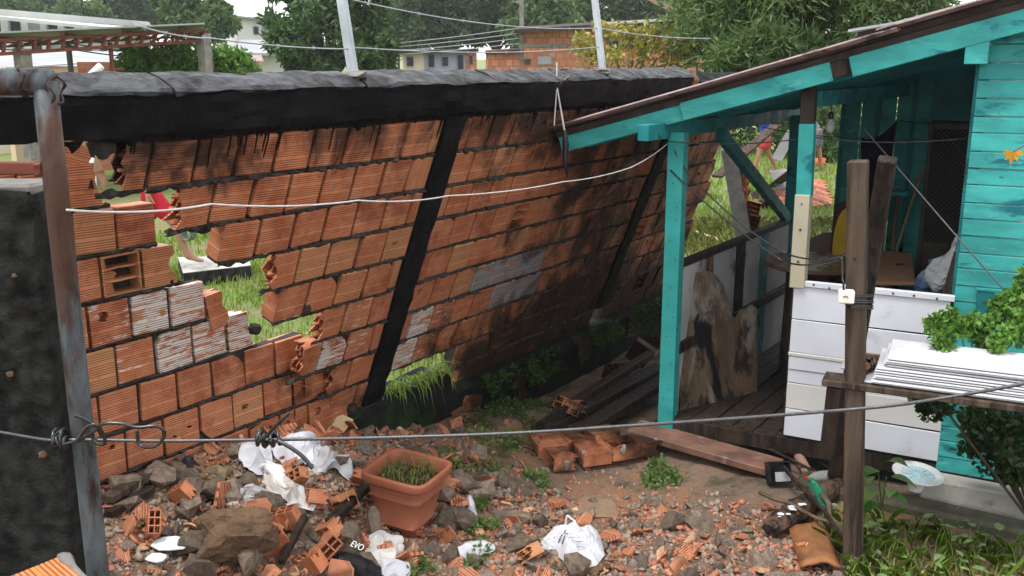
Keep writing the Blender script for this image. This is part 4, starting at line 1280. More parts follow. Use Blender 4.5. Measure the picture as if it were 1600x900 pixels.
for i, c in enumerate(((-6.968, 62.000, 5.298), (-4.227, 60.000, 5.874), (-1.025, 64.000, 6.020), (1.861, 58.000, 5.261), (5.165, 62.000, 5.834), (8.080, 60.000, 5.578), (-6.251, 70.000, 7.637), (1.340, 70.000, 7.637), (10.962, 66.000, 6.940))):
    lab = ('dark tall tree standing just right of the mango tree', 'dark tree with bare trunk above the small pale house', 'dark tree left of the brick house roof', 'dark leafy tree over the brick house roof', 'green tree behind the second steel post', 'green tree above the right end of the brick house', 'tall back tree with a gap of sky beside the mango tree', 'tall back tree over the middle of the brick house', 'tall back tree beside the bamboo thicket')[i]
    r = (1.9, 2.2, 2.1, 2.0, 2.1, 2.0, 2.3, 2.3, 2.2)[i]
    tree('dark_tree', lab, (c[0], c[1], 0.5), [sp(c, r, r, r * .95), sp((c[0] + .5 * r, c[1] - 1, c[2] - .55 * r), r * .7, r * .6, r * .6), sp((c[0] - .5 * r, c[1] - 1, c[2] - .45 * r), r * .7, r * .6, r * .6)], 7500, .46, .2, m_leaf_dark if i % 3 else m_leaf_far, m_bark, 'row of tall trees behind the houses', seed=40 + i, trunk_r=.28)
tree('bamboo_thicket', 'big light green thicket of narrow leaves behind the house roof', (4.458, 15.000, 1.373), [sp((4.344, 15.000, 3.047), 1.9, 1.6, 1.0), sp((3.341, 15.000, 2.841), .62, .9, .5), sp((3.774, 15.500, 3.353), 1.1, 1.0, .7), sp((5.478, 15.000, 3.325), 1.1, 1.2, .6), sp((4.696, 14.500, 2.621), 1.5, 1.0, .6), sp((4.153, 15.500, 3.638), 1.6, 1.2, .6), sp((3.541, 14.000, 2.555), .75, .8, .35)], 42000, .19, .034, m_leaf_bam, m_bark, seed=9, trunk_r=.14, nclump=34, clump=.42)
tree('yellowing_shrub', 'thin yellow green shrub growing between the brick house and the steel post', (1.790, 15.000, 1.127), [sp((1.796, 15.000, 2.672), .55, .5, .30), sp((1.245, 15.400, 2.725), .30, .3, .32), sp((2.328, 15.000, 2.747), .42, .4, .30), sp((1.499, 15.000, 2.935), .32, .3, .2), sp((2.032, 15.000, 2.907), .3, .3, .2)], 1500, .11, .055, m_leaf_yel, m_bark, None, 'shrub', 12, .03, .42, 14)
# vine heap on the far brick fence
hv = thing('vine_hedge', 'bright green vine heaped over the far brick fence below the truss shed', 'hedge', (-7.208, 21.500, 2.230))
rg = np.random.default_rng(8)
cs = np.array([(-8.163, 21.500, 2.502), (-7.772, 21.400, 2.570), (-7.399, 21.200, 2.543), (-7.173, 21.500, 2.679), (-6.879, 21.200, 2.516), (-6.446, 21.500, 2.516), (-6.152, 21.300, 2.502), (-5.974, 21.500, 2.475), (-7.880, 21.200, 2.395), (-7.232, 21.200, 2.395), (-6.752, 21.200, 2.368), (-6.270, 21.200, 2.368), (-5.744, 21.300, 2.395), (-8.332, 21.600, 2.611), (-6.978, 21.100, 2.582)])
cs = np.repeat(cs, 3, 0) + rg.normal(0, .12, (45, 3))
leaves('foliage', m_leaf_vine, cs, np.full(45, .26), 7000, .13, .075, hv, rngs=rg)
b = MB()
for c in cs[::4]: b.tube([(c[0], c[1], .5), (c[0] + .1, c[1], c[2])], .02, 5)
b.build('stems', m_bark, hv)
# greenery behind the people
tree('back_bush', 'leafy bush behind the two people in the far yard', (8.129, 26.000, -0.258), [sp((7.287, 26.000, 0.717), 1.0, .8, .9), sp((8.237, 25.000, 0.867), 1.0, .8, .9), sp((9.581, 26.000, 0.971), 1.4, .8, 1.2), sp((6.214, 27.000, 0.999), 1.5, .8, 1.3), sp((7.965, 27.000, 1.349), 1.8, .8, .8)], 9000, .22, .10, m_leaf_mango, m_bark, None, 'bush', 33, .05, .4, 16)

# ------------------------------------------------------------------ far buildings
m_farwhite = surf('far_white_wall', (.58, .58, .57), .8, .08, .5, [((.36, .36, .35), .9, .56, .75)], .1, 8)
m_fargrey = surf('far_grey_roof', (.30, .31, .32), .6, .1, .6, [((.2, .2, .2), 1.2, .55, .7)], .1, 6)
m_farroof = surf('pale_tin_roof', (.52, .53, .54), .5, .1, .8, [], .1, 8)
m_fartan = surf('tan_wall', (.50, .39, .26), .8, .08, 1, [], .1, 8)
m_cream = surf('cream_wall', (.50, .45, .34), .8, .08, 1, [], .1, 8)
m_lilac = surf('lilac_wall', (.30, .29, .40), .8, .08, 1, [], .1, 8)
m_pane = surf('dark_window', (.03, .035, .045), .2, .3, 2, [], .0, 8)
m_shut = surf('grey_shutter', (.28, .29, .31), .6, .1, 2, [], .1, 8)
def brickwall_mat(name, c1, c2, mo_, scale=1.0):
    k = NT(name)
    tcn = k.n('ShaderNodeTexCoord')
    br_ = k.n('ShaderNodeTexBrick')
    k.l(tcn.outputs['UV'], br_.inputs['Vector'])
    br_.inputs['Color1'].default_value = (*c1, 1)
    br_.inputs['Color2'].default_value = (*c2, 1)
    br_.inputs['Mortar'].default_value = (*mo_, 1)
    br_.inputs['Scale'].default_value = scale
    br_.inputs['Mortar Size'].default_value = .018
    br_.inputs['Brick Width'].default_value = .21
    br_.inputs['Row Height'].default_value = .20
    n_ = k.noise(k.pos(), 1.3, 5)
    col = k.mix(k.math('MULTIPLY', k.mapr(n_, .5, .7), .5), br_.outputs['Color'], (.28, .12, .07))
    return k.done(col, .85, k.bump(br_.outputs['Fac'], .5, -.01), .3)
m_farbrick = brickwall_mat('far_brickwork', (.40, .12, .06), (.58, .25, .14), (.24, .16, .12))
m_farbrick2 = brickwall_mat('far_fence_brickwork', (.33, .10, .055), (.40, .15, .085), (.26, .17, .13))
def uvwall(name, a, b_, z0, z1, th, mat, parent):
    """wall slab with its own metric uv"""
    a, b_ = Vector(a), Vector(b_)
    a.z = b_.z = 0
    d = (b_ - a); L = d.length; d /= L
    nrm = d.cross(Z)
    b = MB()
    b.add([a + Z * z0, b_ + Z * z0, b_ + Z * z1, a + Z * z1, a + Z * z0 - nrm * th, b_ + Z * z0 - nrm * th, b_ + Z * z1 - nrm * th, a + Z * z1 - nrm * th],
          [(0, 1, 2, 3), (5, 4, 7, 6), (1, 5, 6, 2), (4, 0, 3, 7), (3, 2, 6, 7), (4, 5, 1, 0)])
    me = bpy.data.meshes.new(name)
    me.from_pydata(b.v, [], b.f)
    uv = me.uv_layers.new(name='uv')
    co = [(0, z0), (L, z0), (L, z1), (0, z1), (0, z0), (L, z0), (L, z1), (0, z1)]
    for li, lp in enumerate(me.loops): uv.data[li].uv = co[lp.vertex_index]
    return link(name, me, parent, None, mat)
def win(parent, a, b_, f0, f1, z0, z1, mat=None, frame=True, out=.03):
    a, b_ = Vector(a), Vector(b_); a.z = b_.z = 0
    p, q = a.lerp(b_, f0), a.lerp(b_, f1)
    nrm = (b_ - a).normalized().cross(Z)
    b = MB(); b.bar(p + nrm * out + Z * (z0 + z1) / 2, q + nrm * out + Z * (z0 + z1) / 2, .06, z1 - z0); w_ = b.build('window', m_shut if frame else (mat or m_pane), parent)
    if frame:
        i = (q - p) * .08
        b = MB(); b.bar(p + i + nrm * (out + .02) + Z * (z0 + z1) / 2, q - i + nrm * (out + .02) + Z * (z0 + z1) / 2, .06, (z1 - z0) * .84); b.build('pane', mat or m_pane, w_)
def roofslab(name, mat, pts, th, parent):
    b = MB(); b.prism([Vector(p) for p in pts], (0, 0, -th)); return b.build(name, mat, parent)
# long white building
lb = thing('long_white_building', 'long two storey white building with rows of windows far behind the shed', 'building', (-20.786, 47.000, 2.089))
A0, A1 = Vector((-22.317, 40.000, 2.580)), Vector((-20.417, 56.000, 2.612))
uvwall('wall', A0, A1, 0, 4.75, .3, m_farwhite, lb)
roofslab('roof', m_farroof, (Vector((-21.899, 39.600, 4.458)), Vector((-20.123, 55.800, 4.360)), Vector((-20.123, 55.800, 4.360)) + Vector((1.5, 7, -.2)), Vector((-21.899, 39.600, 4.458)) + Vector((1.5, 7, -.2))), .14, lb)
for i in range(11):
    f = .03 + i * .088
    win(lb, A0, A1, f, f + .05, 3.7, 4.45, m_pane if i % 3 else m_shut)
    win(lb, A0, A1, f + .01, f + .05, 2.75, 3.35, m_pane if i % 4 else m_shut)
# low tin-roofed shed in front of it
ls = thing('low_tin_shed', 'low grey tin roofed shed below the truss frame', 'shed', (-13.403, 29.000, 2.136))
roofslab('roof', m_fargrey, ((-14.538, 26.000, 2.305), (-11.344, 29.000, 2.356), (-12.821, 36.000, 2.867), (-18.360, 33.000, 2.961)), .08, ls)
uvwall('wall', (-14.762, 26.400, 2.302), (-11.574, 29.200, 2.356), 0, 2.15, .2, m_cream, ls)
uvwall_o = thing('tan_wall', 'tan rendered wall behind the pipe frame at the left', 'wall', (-11.061, 23.600, 2.204))
uvwall('render', (-11.300, 22.000, 2.335), (-10.596, 24.000, 2.320), 0, 2.42, .15, m_fartan, uvwall_o)
roofslab('coping', m_farroof, ((-11.328, 21.900, 2.392), (-10.508, 23.950, 2.503), (-10.660, 24.300, 2.518), (-11.531, 22.300, 2.418)), .04, uvwall_o)
fb = thing('far_brick_fence', 'weathered red brick fence running behind the vine', 'fence', (-8.983, 23.000, 2.211))
uvwall('wall', (-9.977, 22.600, 2.331), (-6.112, 23.800, 2.322), 0, 2.52, .15, m_farbrick2, fb)
# pale house top right of the rounded tree
ph = thing('pale_hill_house', 'pale two storey house with balcony posts against the white sky', 'house', (-16.201, 62.000, 2.115))
B0, B1 = Vector((-16.660, 60.000, 2.620)), Vector((-14.532, 64.000, 2.628))
uvwall('wall', B0, B1, 0, 5.2, 2.0, m_farwhite, ph)
roofslab('roof', m_fargrey, ((-16.578, 59.500, 5.259), (-14.040, 63.500, 5.130), (-14.816, 67.000, 5.233), (-17.556, 63.000, 5.382)), .1, ph)
win(ph, B0, B1, .32, .42, 4.2, 4.7); win(ph, B0, B1, .50, .62, 3.9, 4.9, m_shut); win(ph, B0, B1, .70, .76, 3.9, 4.9); win(ph, B0, B1, .12, .2, 2.8, 3.5)
lh = thing('grey_roof_house', 'low house with grey roofs in front of the pale hill house', 'house', (-11.447, 44.000, 2.115))
uvwall('wall', (-12.560, 44.000, 2.588), (-9.848, 46.000, 2.592), 0, 3.0, 2, m_farwhite, lh)
roofslab('roof', m_fargrey, ((-12.390, 43.000, 2.939), (-9.560, 45.000, 2.902), (-11.621, 50.000, 3.637), (-13.816, 50.000, 3.637)), .1, lh)
roofslab('porch_roof', m_roof, ((-11.107, 40.000, 2.580), (-10.194, 40.500, 2.581), (-11.173, 44.000, 2.866), (-11.971, 44.000, 2.866)), .08, lh)
# small cream and lilac house
sh = thing('small_cream_house', 'small cream and lilac house with flat roof between mango tree and brick house', 'house', (-2.719, 38.000, 2.167))
C0, C1_ , C2, C3 = Vector((-4.216, 38.000, 2.576)), Vector((-3.438, 38.400, 2.577)), Vector((-1.847, 39.000, 2.578)), Vector((-1.399, 39.200, 2.579))
uvwall('wall', C0, C1_, 0, 3.0, .3, m_cream, sh)
uvwall('wall', C1_, C2, 0, 3.02, .3, m_lilac, sh)
uvwall('wall', C2, C3, 0, 3.04, .3, m_farbrick, sh)
roofslab('roof', m_roof_under, ((-4.283, 37.600, 2.954), (-1.305, 38.800, 3.042), (-1.413, 42.000, 3.087), (-4.670, 41.000, 3.021)), .12, sh)
win(sh, C0, C1_, .15, .5, 2.35, 2.75); win(sh, C1_, C2, .1, .25, 2.3, 2.85); win(sh, C1_, C2, .42, .58, 2.35, 2.75); win(sh, C1_, C2, .80, .95, 2.2, 2.85, m_pane); win(sh, C2, C3, .3, .6, 2.4, 2.8)
# orange brick house
bh = thing('orange_brick_house', 'unplastered orange brick house with dark tin roof beyond the beam', 'house', (2.368, 28.000, 2.202))
E0, E1, E2 = Vector((-0.690, 28.000, 2.556)), Vector((0.220, 28.200, 2.557)), Vector((5.167, 27.000, 2.554))
uvwall('wall', E0, E1, 0, 2.86, .3, m_farbrick, bh)
w0 = uvwall('wall', E1, E2, 0, 3.42, .3, m_farbrick, bh)
b = MB(); b.prism([E1 * 1 + Z * 3.42, Vector((E2.x, E2.y, 3.42)), Vector((E2.x, E2.y, 3.62))], (0, .3, 0)); b.build('gable', m_farbrick, bh)
for p, q, z, h_ in ((E1, E1.lerp(E2, .27), 2.98, .09),):
    hbar('lintel_band', m_conc, Vector((p.x, p.y, z)) + Vector((0, -.02, 0)), Vector((q.x, q.y, z)) + Vector((0, -.02, 0)), .06, h_, parent=bh)
b = MB(); b.bar(Vector((E1.x + (E2.x - E1.x) * .27, E1.y - .32, 0)) + Vector((0, .27, 0)), Vector((E1.x + (E2.x - E1.x) * .27, E1.y - .05, 3.45)), .1, .2); b.build('concrete_column', m_conc, bh)
b = MB(); b.bar(E1 + Z * 0 + Vector((.05, -.03, 0)), E1 + Vector((.05, -.03, 3.4)), .08, .12); b.build('concrete_column', m_conc, bh)
roofslab('roof', m_roof_under, ((0.107, 27.600, 3.403), (5.132, 26.200, 3.666), (6.070, 31.000, 3.937), (0.120, 31.000, 3.591)), .10, bh)
roofslab('roof_edge', m_fargrey, ((2.327, 26.800, 3.527), (5.112, 26.100, 3.678), (5.190, 26.500, 3.712), (2.362, 27.200, 3.559)), .05, bh)
roofslab('low_roof', m_roof_under, ((-0.756, 27.800, 2.818), (0.235, 27.900, 2.872), (0.252, 30.000, 2.938), (-0.815, 30.000, 2.881)), .08, bh)
win(bh, E1, E2, .105, .19, 2.45, 2.68, m_shut); win(bh, E1, E2, .50, .56, 2.85, 3.12); win(bh, E1, E2, .03, .06, 2.45, 2.6, m_pane, False)
for i in range(4):
    wire('roof_wire', [Vector((-4.666, 30.000, 2.693)) + Z * (.1 * i), Vector((0.217, 28.000, 3.137)) + Z * (.14 * i - .1)], .012, m_fargrey, 'grey wire strung from the brick house wall towards the mango tree', .05, 'wires fixed to the brick house')

# open shed with lattice truss
ts = thing('truss_shed', 'open shed of rusty red lattice trusses under a thin pale roof', 'shed', (-6.223, 20.000, 2.249))
TR, TL = Vector((-6.211, 20.000, 3.129)), Vector((-9.104, 16.200, 2.828))
BR_, BL_ = Vector((-6.329, 20.000, 2.930)), Vector((-9.135, 16.200, 2.594))
MR, ML = Vector((-6.405, 20.600, 3.046)), Vector((-9.569, 17.000, 2.727))
hbar('chord', m_rust, TL, TR, .07, .05, parent=ts)
hbar('chord', m_rust, BL_, BR_, .07, .06, parent=ts)
hbar('chord', m_rust, ML, MR, .05, .035, parent=ts)
for i in range(19):
    f = i / 18
    hbar('strut', m_rust, TL.lerp(TR, f), BL_.lerp(BR_, f), .05, .05, fd, parent=ts)
    if i < 18: hbar('strut', m_rust, ML.lerp(MR, f) + Vector((0, .15, 0)), TL.lerp(TR, f + 1 / 18) + Vector((0, .15, 0)), .03, .03, fd, parent=ts)
roofslab('roof_sheet', m_fargrey, (TL + Vector((-.3, -.5, .10)), TR + Vector((.15, -.4, .14)), TR + Vector((-1.55, 4.5, .12)), TL + Vector((-1.3, 4.5, .12))), .03, ts)
for f in (.15, .4, .65, .9):
    hbar('purlin', m_rust, TL.lerp(TR, f) + Vector((0, -.2, .05)), TL.lerp(TR, f) + Vector((-1.2, 4.3, .04)), .06, .06, parent=ts)
hbar('concrete_post', m_conc, Vector((-6.293, 20.200, 2.323)) - Z * 2.4, Vector((-6.276, 20.200, 3.085)), .21, .2, fd, parent=ts)
hbar('concrete_post', m_conc, Vector((-8.547, 17.200, 2.349)) - Z * 2.4, Vector((-8.523, 17.200, 2.740)), .22, .2, fd, parent=ts)
hbar('steel_post', m_rust, Vector((-7.549, 18.600, 2.337)) - Z * 2.4, Vector((-7.545, 18.600, 2.876)), .06, .06, fd, parent=ts)
up_ = thing('utility_pole', 'thin dark pole standing beside the tan wall', 'pole', (-8.989, 20.000, 2.198))
b = MB(); b.tube([Vector((-8.957, 20.000, 2.249)) - Z * 2.3, (-8.963, 20.000, 2.930)], .06, 8); b.build('shaft', m_cable_g, up_)
b = MB(); b.bar(Vector((-9.080, 20.000, 2.804)), Vector((-8.821, 20.000, 2.804)), .05, .06); b.build('crossarm', m_cable_g, up_)
for i in range(3):
    wire('street_wire', [Vector((-9.452, 17.000, 2.780)) + Z * .14 * i, Vector((-8.979, 20.000, 2.779)) + Z * .12 * i, Vector((-8.248, 24.000, 2.594)) + Z * .1 * i], .014, m_cable_g, 'grey street wire passing the thin dark pole', .05, 'street wires')
b = MB(); b.tube([(-3.861, 9.000, 2.381), (-3.753, 9.000, 2.473)], .035, 10); b.tube([(-3.874, 9.000, 2.370), Vector((-3.997, 9.000, 2.261)) - Z * 2.0], .03, 8)
tag(b.build('white_pipe', surf('white_pvc', (.7, .7, .68), .4, .05, 3), None, None, True), 'white plastic pipe sticking up behind the black beam', 'pipe')

# ------------------------------------------------------------------ people
def skin_obj(name, verts, edges, radii, mat, parent, root=0, lvl=2):
    me = bpy.data.meshes.new(name)
    me.from_pydata([tuple(v) for v in verts], edges, [])
    o = link(name, me, parent, None, mat)
    sk = o.modifiers.new('skin', 'SKIN')
    sk.use_smooth_shade = True
    if not me.skin_vertices: me.skin_vertices.new()
    for i, r in enumerate(radii):
        me.skin_vertices[0].data[i].radius = r if isinstance(r, tuple) else (r, r)
        me.skin_vertices[0].data[i].use_root = (i == root)
    ss = o.modifiers.new('sub', 'SUBSURF'); ss.levels = lvl; ss.render_levels = lvl
    return o
def person(label, base, yaw, legs, arms, lean, skin, shorts, shirt, hair, H=1.72, cat='person'):
    k = H / 1.72
    root = thing('person', label, cat, base)
    Rz = Matrix.Rotation(yaw, 3, 'Z')
    B = Vector(base)
    def W(x, y, z): return B + Rz @ Vector((x * k, y * k, z * k))
    def lean_p(x, y, z):    # bend forward at the pelvis
        dz = z - .93
        return W(x, y + dz * math.sin(lean), .93 + dz * math.cos(lean))
    V_, E_, R_ = [], [], []
    def add(p, r, par=None):
        V_.append(p); R_.append(r)
        if par is not None: E_.append((par, len(V_) - 1))
        return len(V_) - 1
    pel = add(W(0, 0, .93), (.15, .11))
    bel = add(lean_p(0, 0, 1.10), (.135, .10), pel)
    che = add(lean_p(0, 0, 1.30), (.155, .105), bel)
    nb = add(lean_p(0, 0, 1.43), (.08, .07), che)
    nk = add(lean_p(0, .01, 1.49), .055, nb)
    hd = add(lean_p(0, .02, 1.58), (.075, .088), nk)
    hc = add(lean_p(0, .025, 1.66), (.072, .085), hd)
    add(lean_p(0, .015, 1.71), (.045, .05), hc)
    ns = add(lean_p(0, .115, 1.585), .012, hd)
    shd, shorts_d, shirt_d = {}, {}, {}
    for sgn, (th, kn) in zip((-1, 1), legs):
        hip = add(W(.095 * sgn, 0, .90), (.095, .10), pel)
        kp = Vector((.10 * sgn, math.sin(th) * .43, .90 - math.cos(th) * .43))
        a2 = th - kn
        ap = kp + Vector((0, math.sin(a2) * .40, -math.cos(a2) * .40))
        mid = (Vector((.095 * sgn, 0, .90)) + kp) / 2
        mt = add(W(*mid), .082, hip)
        kn_i = add(W(*kp), .058, mt)
        cf = add(W(*(kp.lerp(ap, .35))), .058, kn_i)
        an = add(W(*ap), .036, cf)
        hl = add(W(ap.x, ap.y - .025, ap.z - .035), .034, an)
        bl = add(W(ap.x, ap.y + .11, ap.z - .055), (.042, .026), an)
        add(W(ap.x, ap.y + .17, ap.z - .062), (.034, .016), bl)
        shorts_d[sgn] = (W(.095 * sgn, 0, .90), W(*mid), W(*((Vector((.095 * sgn, 0, .90))).lerp(kp, .86))))
    for sgn, (sh_, el) in zip((-1, 1), arms):
        s_ = lean_p(.175 * sgn, 0, 1.40)
        si = add(s_, .056, che)
        up_a = sh_ + lean * 0
        e_ = Vector((.0, math.sin(up_a) * .28, -math.cos(up_a) * .28))
        ep = s_ + Rz @ Vector((.05 * sgn, e_.y, e_.z)) * k
        f_a = up_a + el
        wp = ep + Rz @ Vector((.01 * sgn, math.sin(f_a) * .25, -math.cos(f_a) * .25)) * k
        ei = add(ep, .042, si)
        wi = add(wp, .028, ei)
        hd_dir = (wp - ep).normalized()
        pm = add(wp + hd_dir * .07, (.036, .018), wi)
        side = Rz @ Vector((1, 0, 0))
        fwd = Rz @ Vector((0, 1, 0))
        for q in range(4):
            o_ = fwd * (.03 - .02 * q)
            f1 = add(wp + hd_dir * .11 + o_, .009, pm)
            add(wp + hd_dir * (.145 + .012 * (q in (1, 2))) + o_ + side * (-.012 * sgn), .0075, f1)
        t1 = add(wp + hd_dir * .06 + fwd * .045, .010, wi)
        add(wp + hd_dir * .09 + fwd * .058, .008, t1)
        shirt_d[sgn] = (s_, s_.lerp(ep, .7))
    body = skin_obj('body', V_, E_, R_, skin, root)
    v = [W(0, 0, 1.02), W(0, 0, .93)]; e = [(0, 1)]; r = [(.148, .118), (.172, .135)]
    for sgn in (-1, 1):
        a = len(v); v += [shorts_d[sgn][0], shorts_d[sgn][1], shorts_d[sgn][2]]; r += [(.115, .12), .112, .108]; e += [(1, a), (a, a + 1), (a + 1, a + 2)]
    skin_obj('shorts', v, e, r, shorts, root, 1)
    if shirt:
        v = [lean_p(0, 0, .98), lean_p(0, 0, 1.12), lean_p(0, 0, 1.30), lean_p(0, 0, 1.42)]; e = [(0, 1), (1, 2), (2, 3)]; r = [(.165, .128), (.155, .12), (.175, .125), (.09, .085)]
        for sgn in (-1, 1):
            a = len(v); v += [shirt_d[sgn][0], shirt_d[sgn][1]]; r += [.078, .068]; e += [(2, a), (a, a + 1)]
        skin_obj('shirt', v, e, r, shirt, root, 1)
    lump('hair', lean_p(0, -.005, 1.665), .098, 3, hair, root, 3, (.86, 1.0, .78), .12, 0, True)
    for sx in (-.032, .032):
        lump('eye', lean_p(sx, .098, 1.61), .011, 4, m_blackbag, root, 1, (1, .6, .7), .05, 0, True)
    b = MB(); b.bar(lean_p(-.026, .103, 1.535), lean_p(.026, .103, 1.535), .008, .010); b.build('mouth', surf('lips', (.30, .12, .10), .5), root)
    return root
m_skin1 = surf('skin_warm', (.36, .19, .13), .5, .08, 6, [], .1, 80, .001)
m_skin2 = surf('skin_tan', (.30, .15, .095), .5, .08, 6, [], .1, 80, .001)
m_red = surf('red_fabric', (.42, .018, .03), .75, .12, 6, [], .4, 30, .006)
m_red2 = surf('red_shorts', (.42, .05, .04), .75, .12, 6, [], .4, 30, .006)
m_blue = surf('blue_fabric', (.03, .06, .30), .75, .12, 6, [], .4, 30, .006)
m_greyfab = surf('grey_fabric', (.12, .12, .14), .8, .12, 6, [], .4, 30, .006)
m_hair = surf('dark_hair', (.012, .010, .009), .6, .2, 30, [], .5, 90, .003)
pA = Vector((-3.381, 10.735, 0.200))
person('barefoot person in red shorts stepping on the pale slab behind the torn wall', (pA.x - .68, pA.y, .20), math.radians(-82), ((-.20, .30), (.62, .30)), ((.25, .35), (-.2, .3)), .12, m_skin1, m_red, m_greyfab, m_hair)
pB = Vector((5.703, 21.780, 0.030))
person('person in blue shirt and red shorts walking in the far yard', (pB.x, pB.y, .03), math.radians(100), ((.42, .15), (-.30, .25)), ((.7, .9), (-.3, .4)), .18, m_skin2, m_red2, m_blue, m_hair)
pC = Vector((7.066, 22.438, 0.030))
person('person in grey shirt bending towards an orange bag in the far yard', (pC.x, pC.y, .03), math.radians(60), ((.1, .15), (-.1, .1)), ((.05, .1), (.1, .2)), .75, m_skin2, m_greyfab, m_greyfab, m_hair)
lump('orange_bag', (7.515, 23.613, 0.120), .17, 8, surf('orange_plastic', (.45, .09, .03), .5, .2, 3), None, 2, (1.3, 1, .8), .5)
tag(bpy.data.objects['orange_bag'], 'orange bag on the ground under the bending person', 'bag')
b = MB()
rc = Vector((-3.653, 10.600, 0.646))
for i in range(5):
    b.tube([rc + Vector((.055 * math.cos(a) + .012 * i, .012 * i, .085 * math.sin(a))) for a in np.linspace(0, 2 * math.pi, 22)], .009, 6, False)
tag(b.build('hose_coil', surf('grey_hose', (.16, .19, .16), .5, .1, 6), None, None, True), 'small coil of grey green hose by the leg in red shorts', 'hose')
slab = thing('pale_slab', 'white topped concrete slab that the barefoot person steps on', 'slab', (-3.493, 10.988, 0.000))
sq = [Vector((-3.704, 10.564, 0.200)), Vector((-3.052, 10.985, 0.200)), Vector((-3.246, 11.600, 0.200)), Vector((-4.059, 11.441, 0.200))]
b = MB(); b.prism([p - Z * .012 for p in sq], (0, 0, -.25)); b.build('block', m_conc_dark, slab, None, False, .01)
b = MB(); b.prism(sq, (0, 0, -.011)); b.build('white_top', surf('whitewash_top', (.42, .41, .38), .7, .2, 4, [((.25, .22, .18), 5, .5, .7)], .3, 40), slab, None, False, .003)

# ------------------------------------------------------------------ debris behind the wall, seen past the teal post
cc = thing('tilted_wall_chunk', 'tilted grey concrete column with a strip of torn brickwork attached', 'wall chunk', (2.338, 9.600, 0.769))
q0 = [Vector(p) for p in ((2.030, 9.400, 1.677), (2.165, 9.400, 1.708), (2.427, 9.600, 0.808), (2.274, 9.600, 0.742))]
b = MB(); b.prism(q0, (.05, .16, .0)); b.build('column', m_conc, cc, None, False, .008)
for i in range(7):
    f = (i + .5) / 7
    p = q0[1].lerp(q0[2], f) + Vector((.07 + .02 * math.sin(i * 2), .05, -.05))
    m_ = Matrix.Translation(p) @ Euler((0, .20, -.3)).to_matrix().to_4x4() @ Matrix.Scale(.75, 4)
    link('brick', (ME_BR + ME_O)[i % 6], cc, m_, m_brick)
def board(name, a, b_, wd, th, mat, label, cat='board', up=Z, group=None):
    q = MB(); q.bar(a, b_, wd, th, up); o = q.build(name, mat, None, None, False, .004)
    return tag(o, label, cat, group)
m_greywood = surf('silver_wood', (.23, .21, .19), .75, .25, 5, [((.12, .10, .09), 6, .5, .7)], .5, 40, .004, space='obj')
m_palewood = surf('fresh_wood', (.46, .30, .18), .6, .15, 5, [], .3, 40, .003)
board('grey_plank', (2.219, 10.400, 1.300), (3.039, 11.200, 1.797), .13, .03, m_wood, 'long silver grey plank tilted behind the teal brace')
board('white_plank', (4.388, 16.000, 0.930), (4.709, 16.300, 1.371), .17, .03, m_white_warm, 'pale plank propped up in front of the far bush', 'board', fn)
board('pale_batten', (2.645, 14.405, 0.050), (2.984, 12.725, 0.100), .06, .04, m_palewood, 'long pale batten lying in the grass behind the porch side')
board('pale_batten', (2.509, 12.990, 0.050), (2.876, 12.937, 0.060), .04, .03, m_palewood, 'short pale batten lying in the grass behind the porch side')
board('dark_plank', (5.151, 19.033, 0.100), (4.101, 14.000, 0.959), .18, .03, m_wood_dk, 'dark plank sloping up from the fallen tile panel')
# fallen panel of roof tiles
tp = thing('fallen_tile_panel', 'fallen sloping panel of small orange roof tiles in the far yard', 'roof panel', (4.892, 15.821, 0.100))
T0, T1, T3 = Vector((4.487, 15.821, 0.100)), Vector((5.607, 16.715, 0.100)), Vector((4.743, 17.233, 0.350))
ex, ey = (T1 - T0), (T3 - T0)
b = MB(); b.prism([T0 - Z * .03, T0 + ex - Z * .03, T0 + ex + ey - Z * .03, T0 + ey - Z * .03], (0, 0, -.05)); b.build('base', m_conc, tp)
te = None
nxt, nyt = 9, 8
for i in range(nxt):
    for j in range(nyt):
        if te is None:
            q = MB(); q.box((0, 0, 0), (ex.length / nxt * .93, ey.length / nyt * .93, .03)); te = q.mesh('tile', False, .004)
            te.materials.append(m_shard)
        c = T0 + ex * ((i + .5) / nxt) + ey * ((j + .5) / nyt)
        if j > 5 and i < 6: continue
        X_ = ex.normalized(); Zn = X_.cross(ey.normalized()).normalized(); Y_ = Zn.cross(X_)
        link('tile', te, tp, basis(X_, Y_, Zn, c))
b = MB(); b.prism([T0 + ey * .78 + Z * .02, T0 + ex * .62 + ey * .78 + Z * .02, T0 + ex * .66 + ey * 1.35 + Z * .12, T0 + ey * 1.35 - ex * .1 + Z * .12], (0, 0, .02)); b.build('cement_skin', m_conc, tp)
for i, (x, y) in enumerate(((1190, 318), (1205, 322), (1182, 305))):
    p = [(4.393, 16.697, 0.080), (4.487, 16.459, 0.070), (4.593, 17.860, 0.080)][i]
    o = link('loose_brick', ME_O[i % 2], None, Matrix.Translation(Vector(p)) @ Euler((.5, .3 * i, .7 + i)).to_matrix().to_4x4(), m_brick)
    tag(o, ('orange hollow brick lying open in the grass by the tilted column', 'orange hollow brick lying against the fallen tile panel', 'broken orange brick at the foot of the teal brace')[i], 'brick')

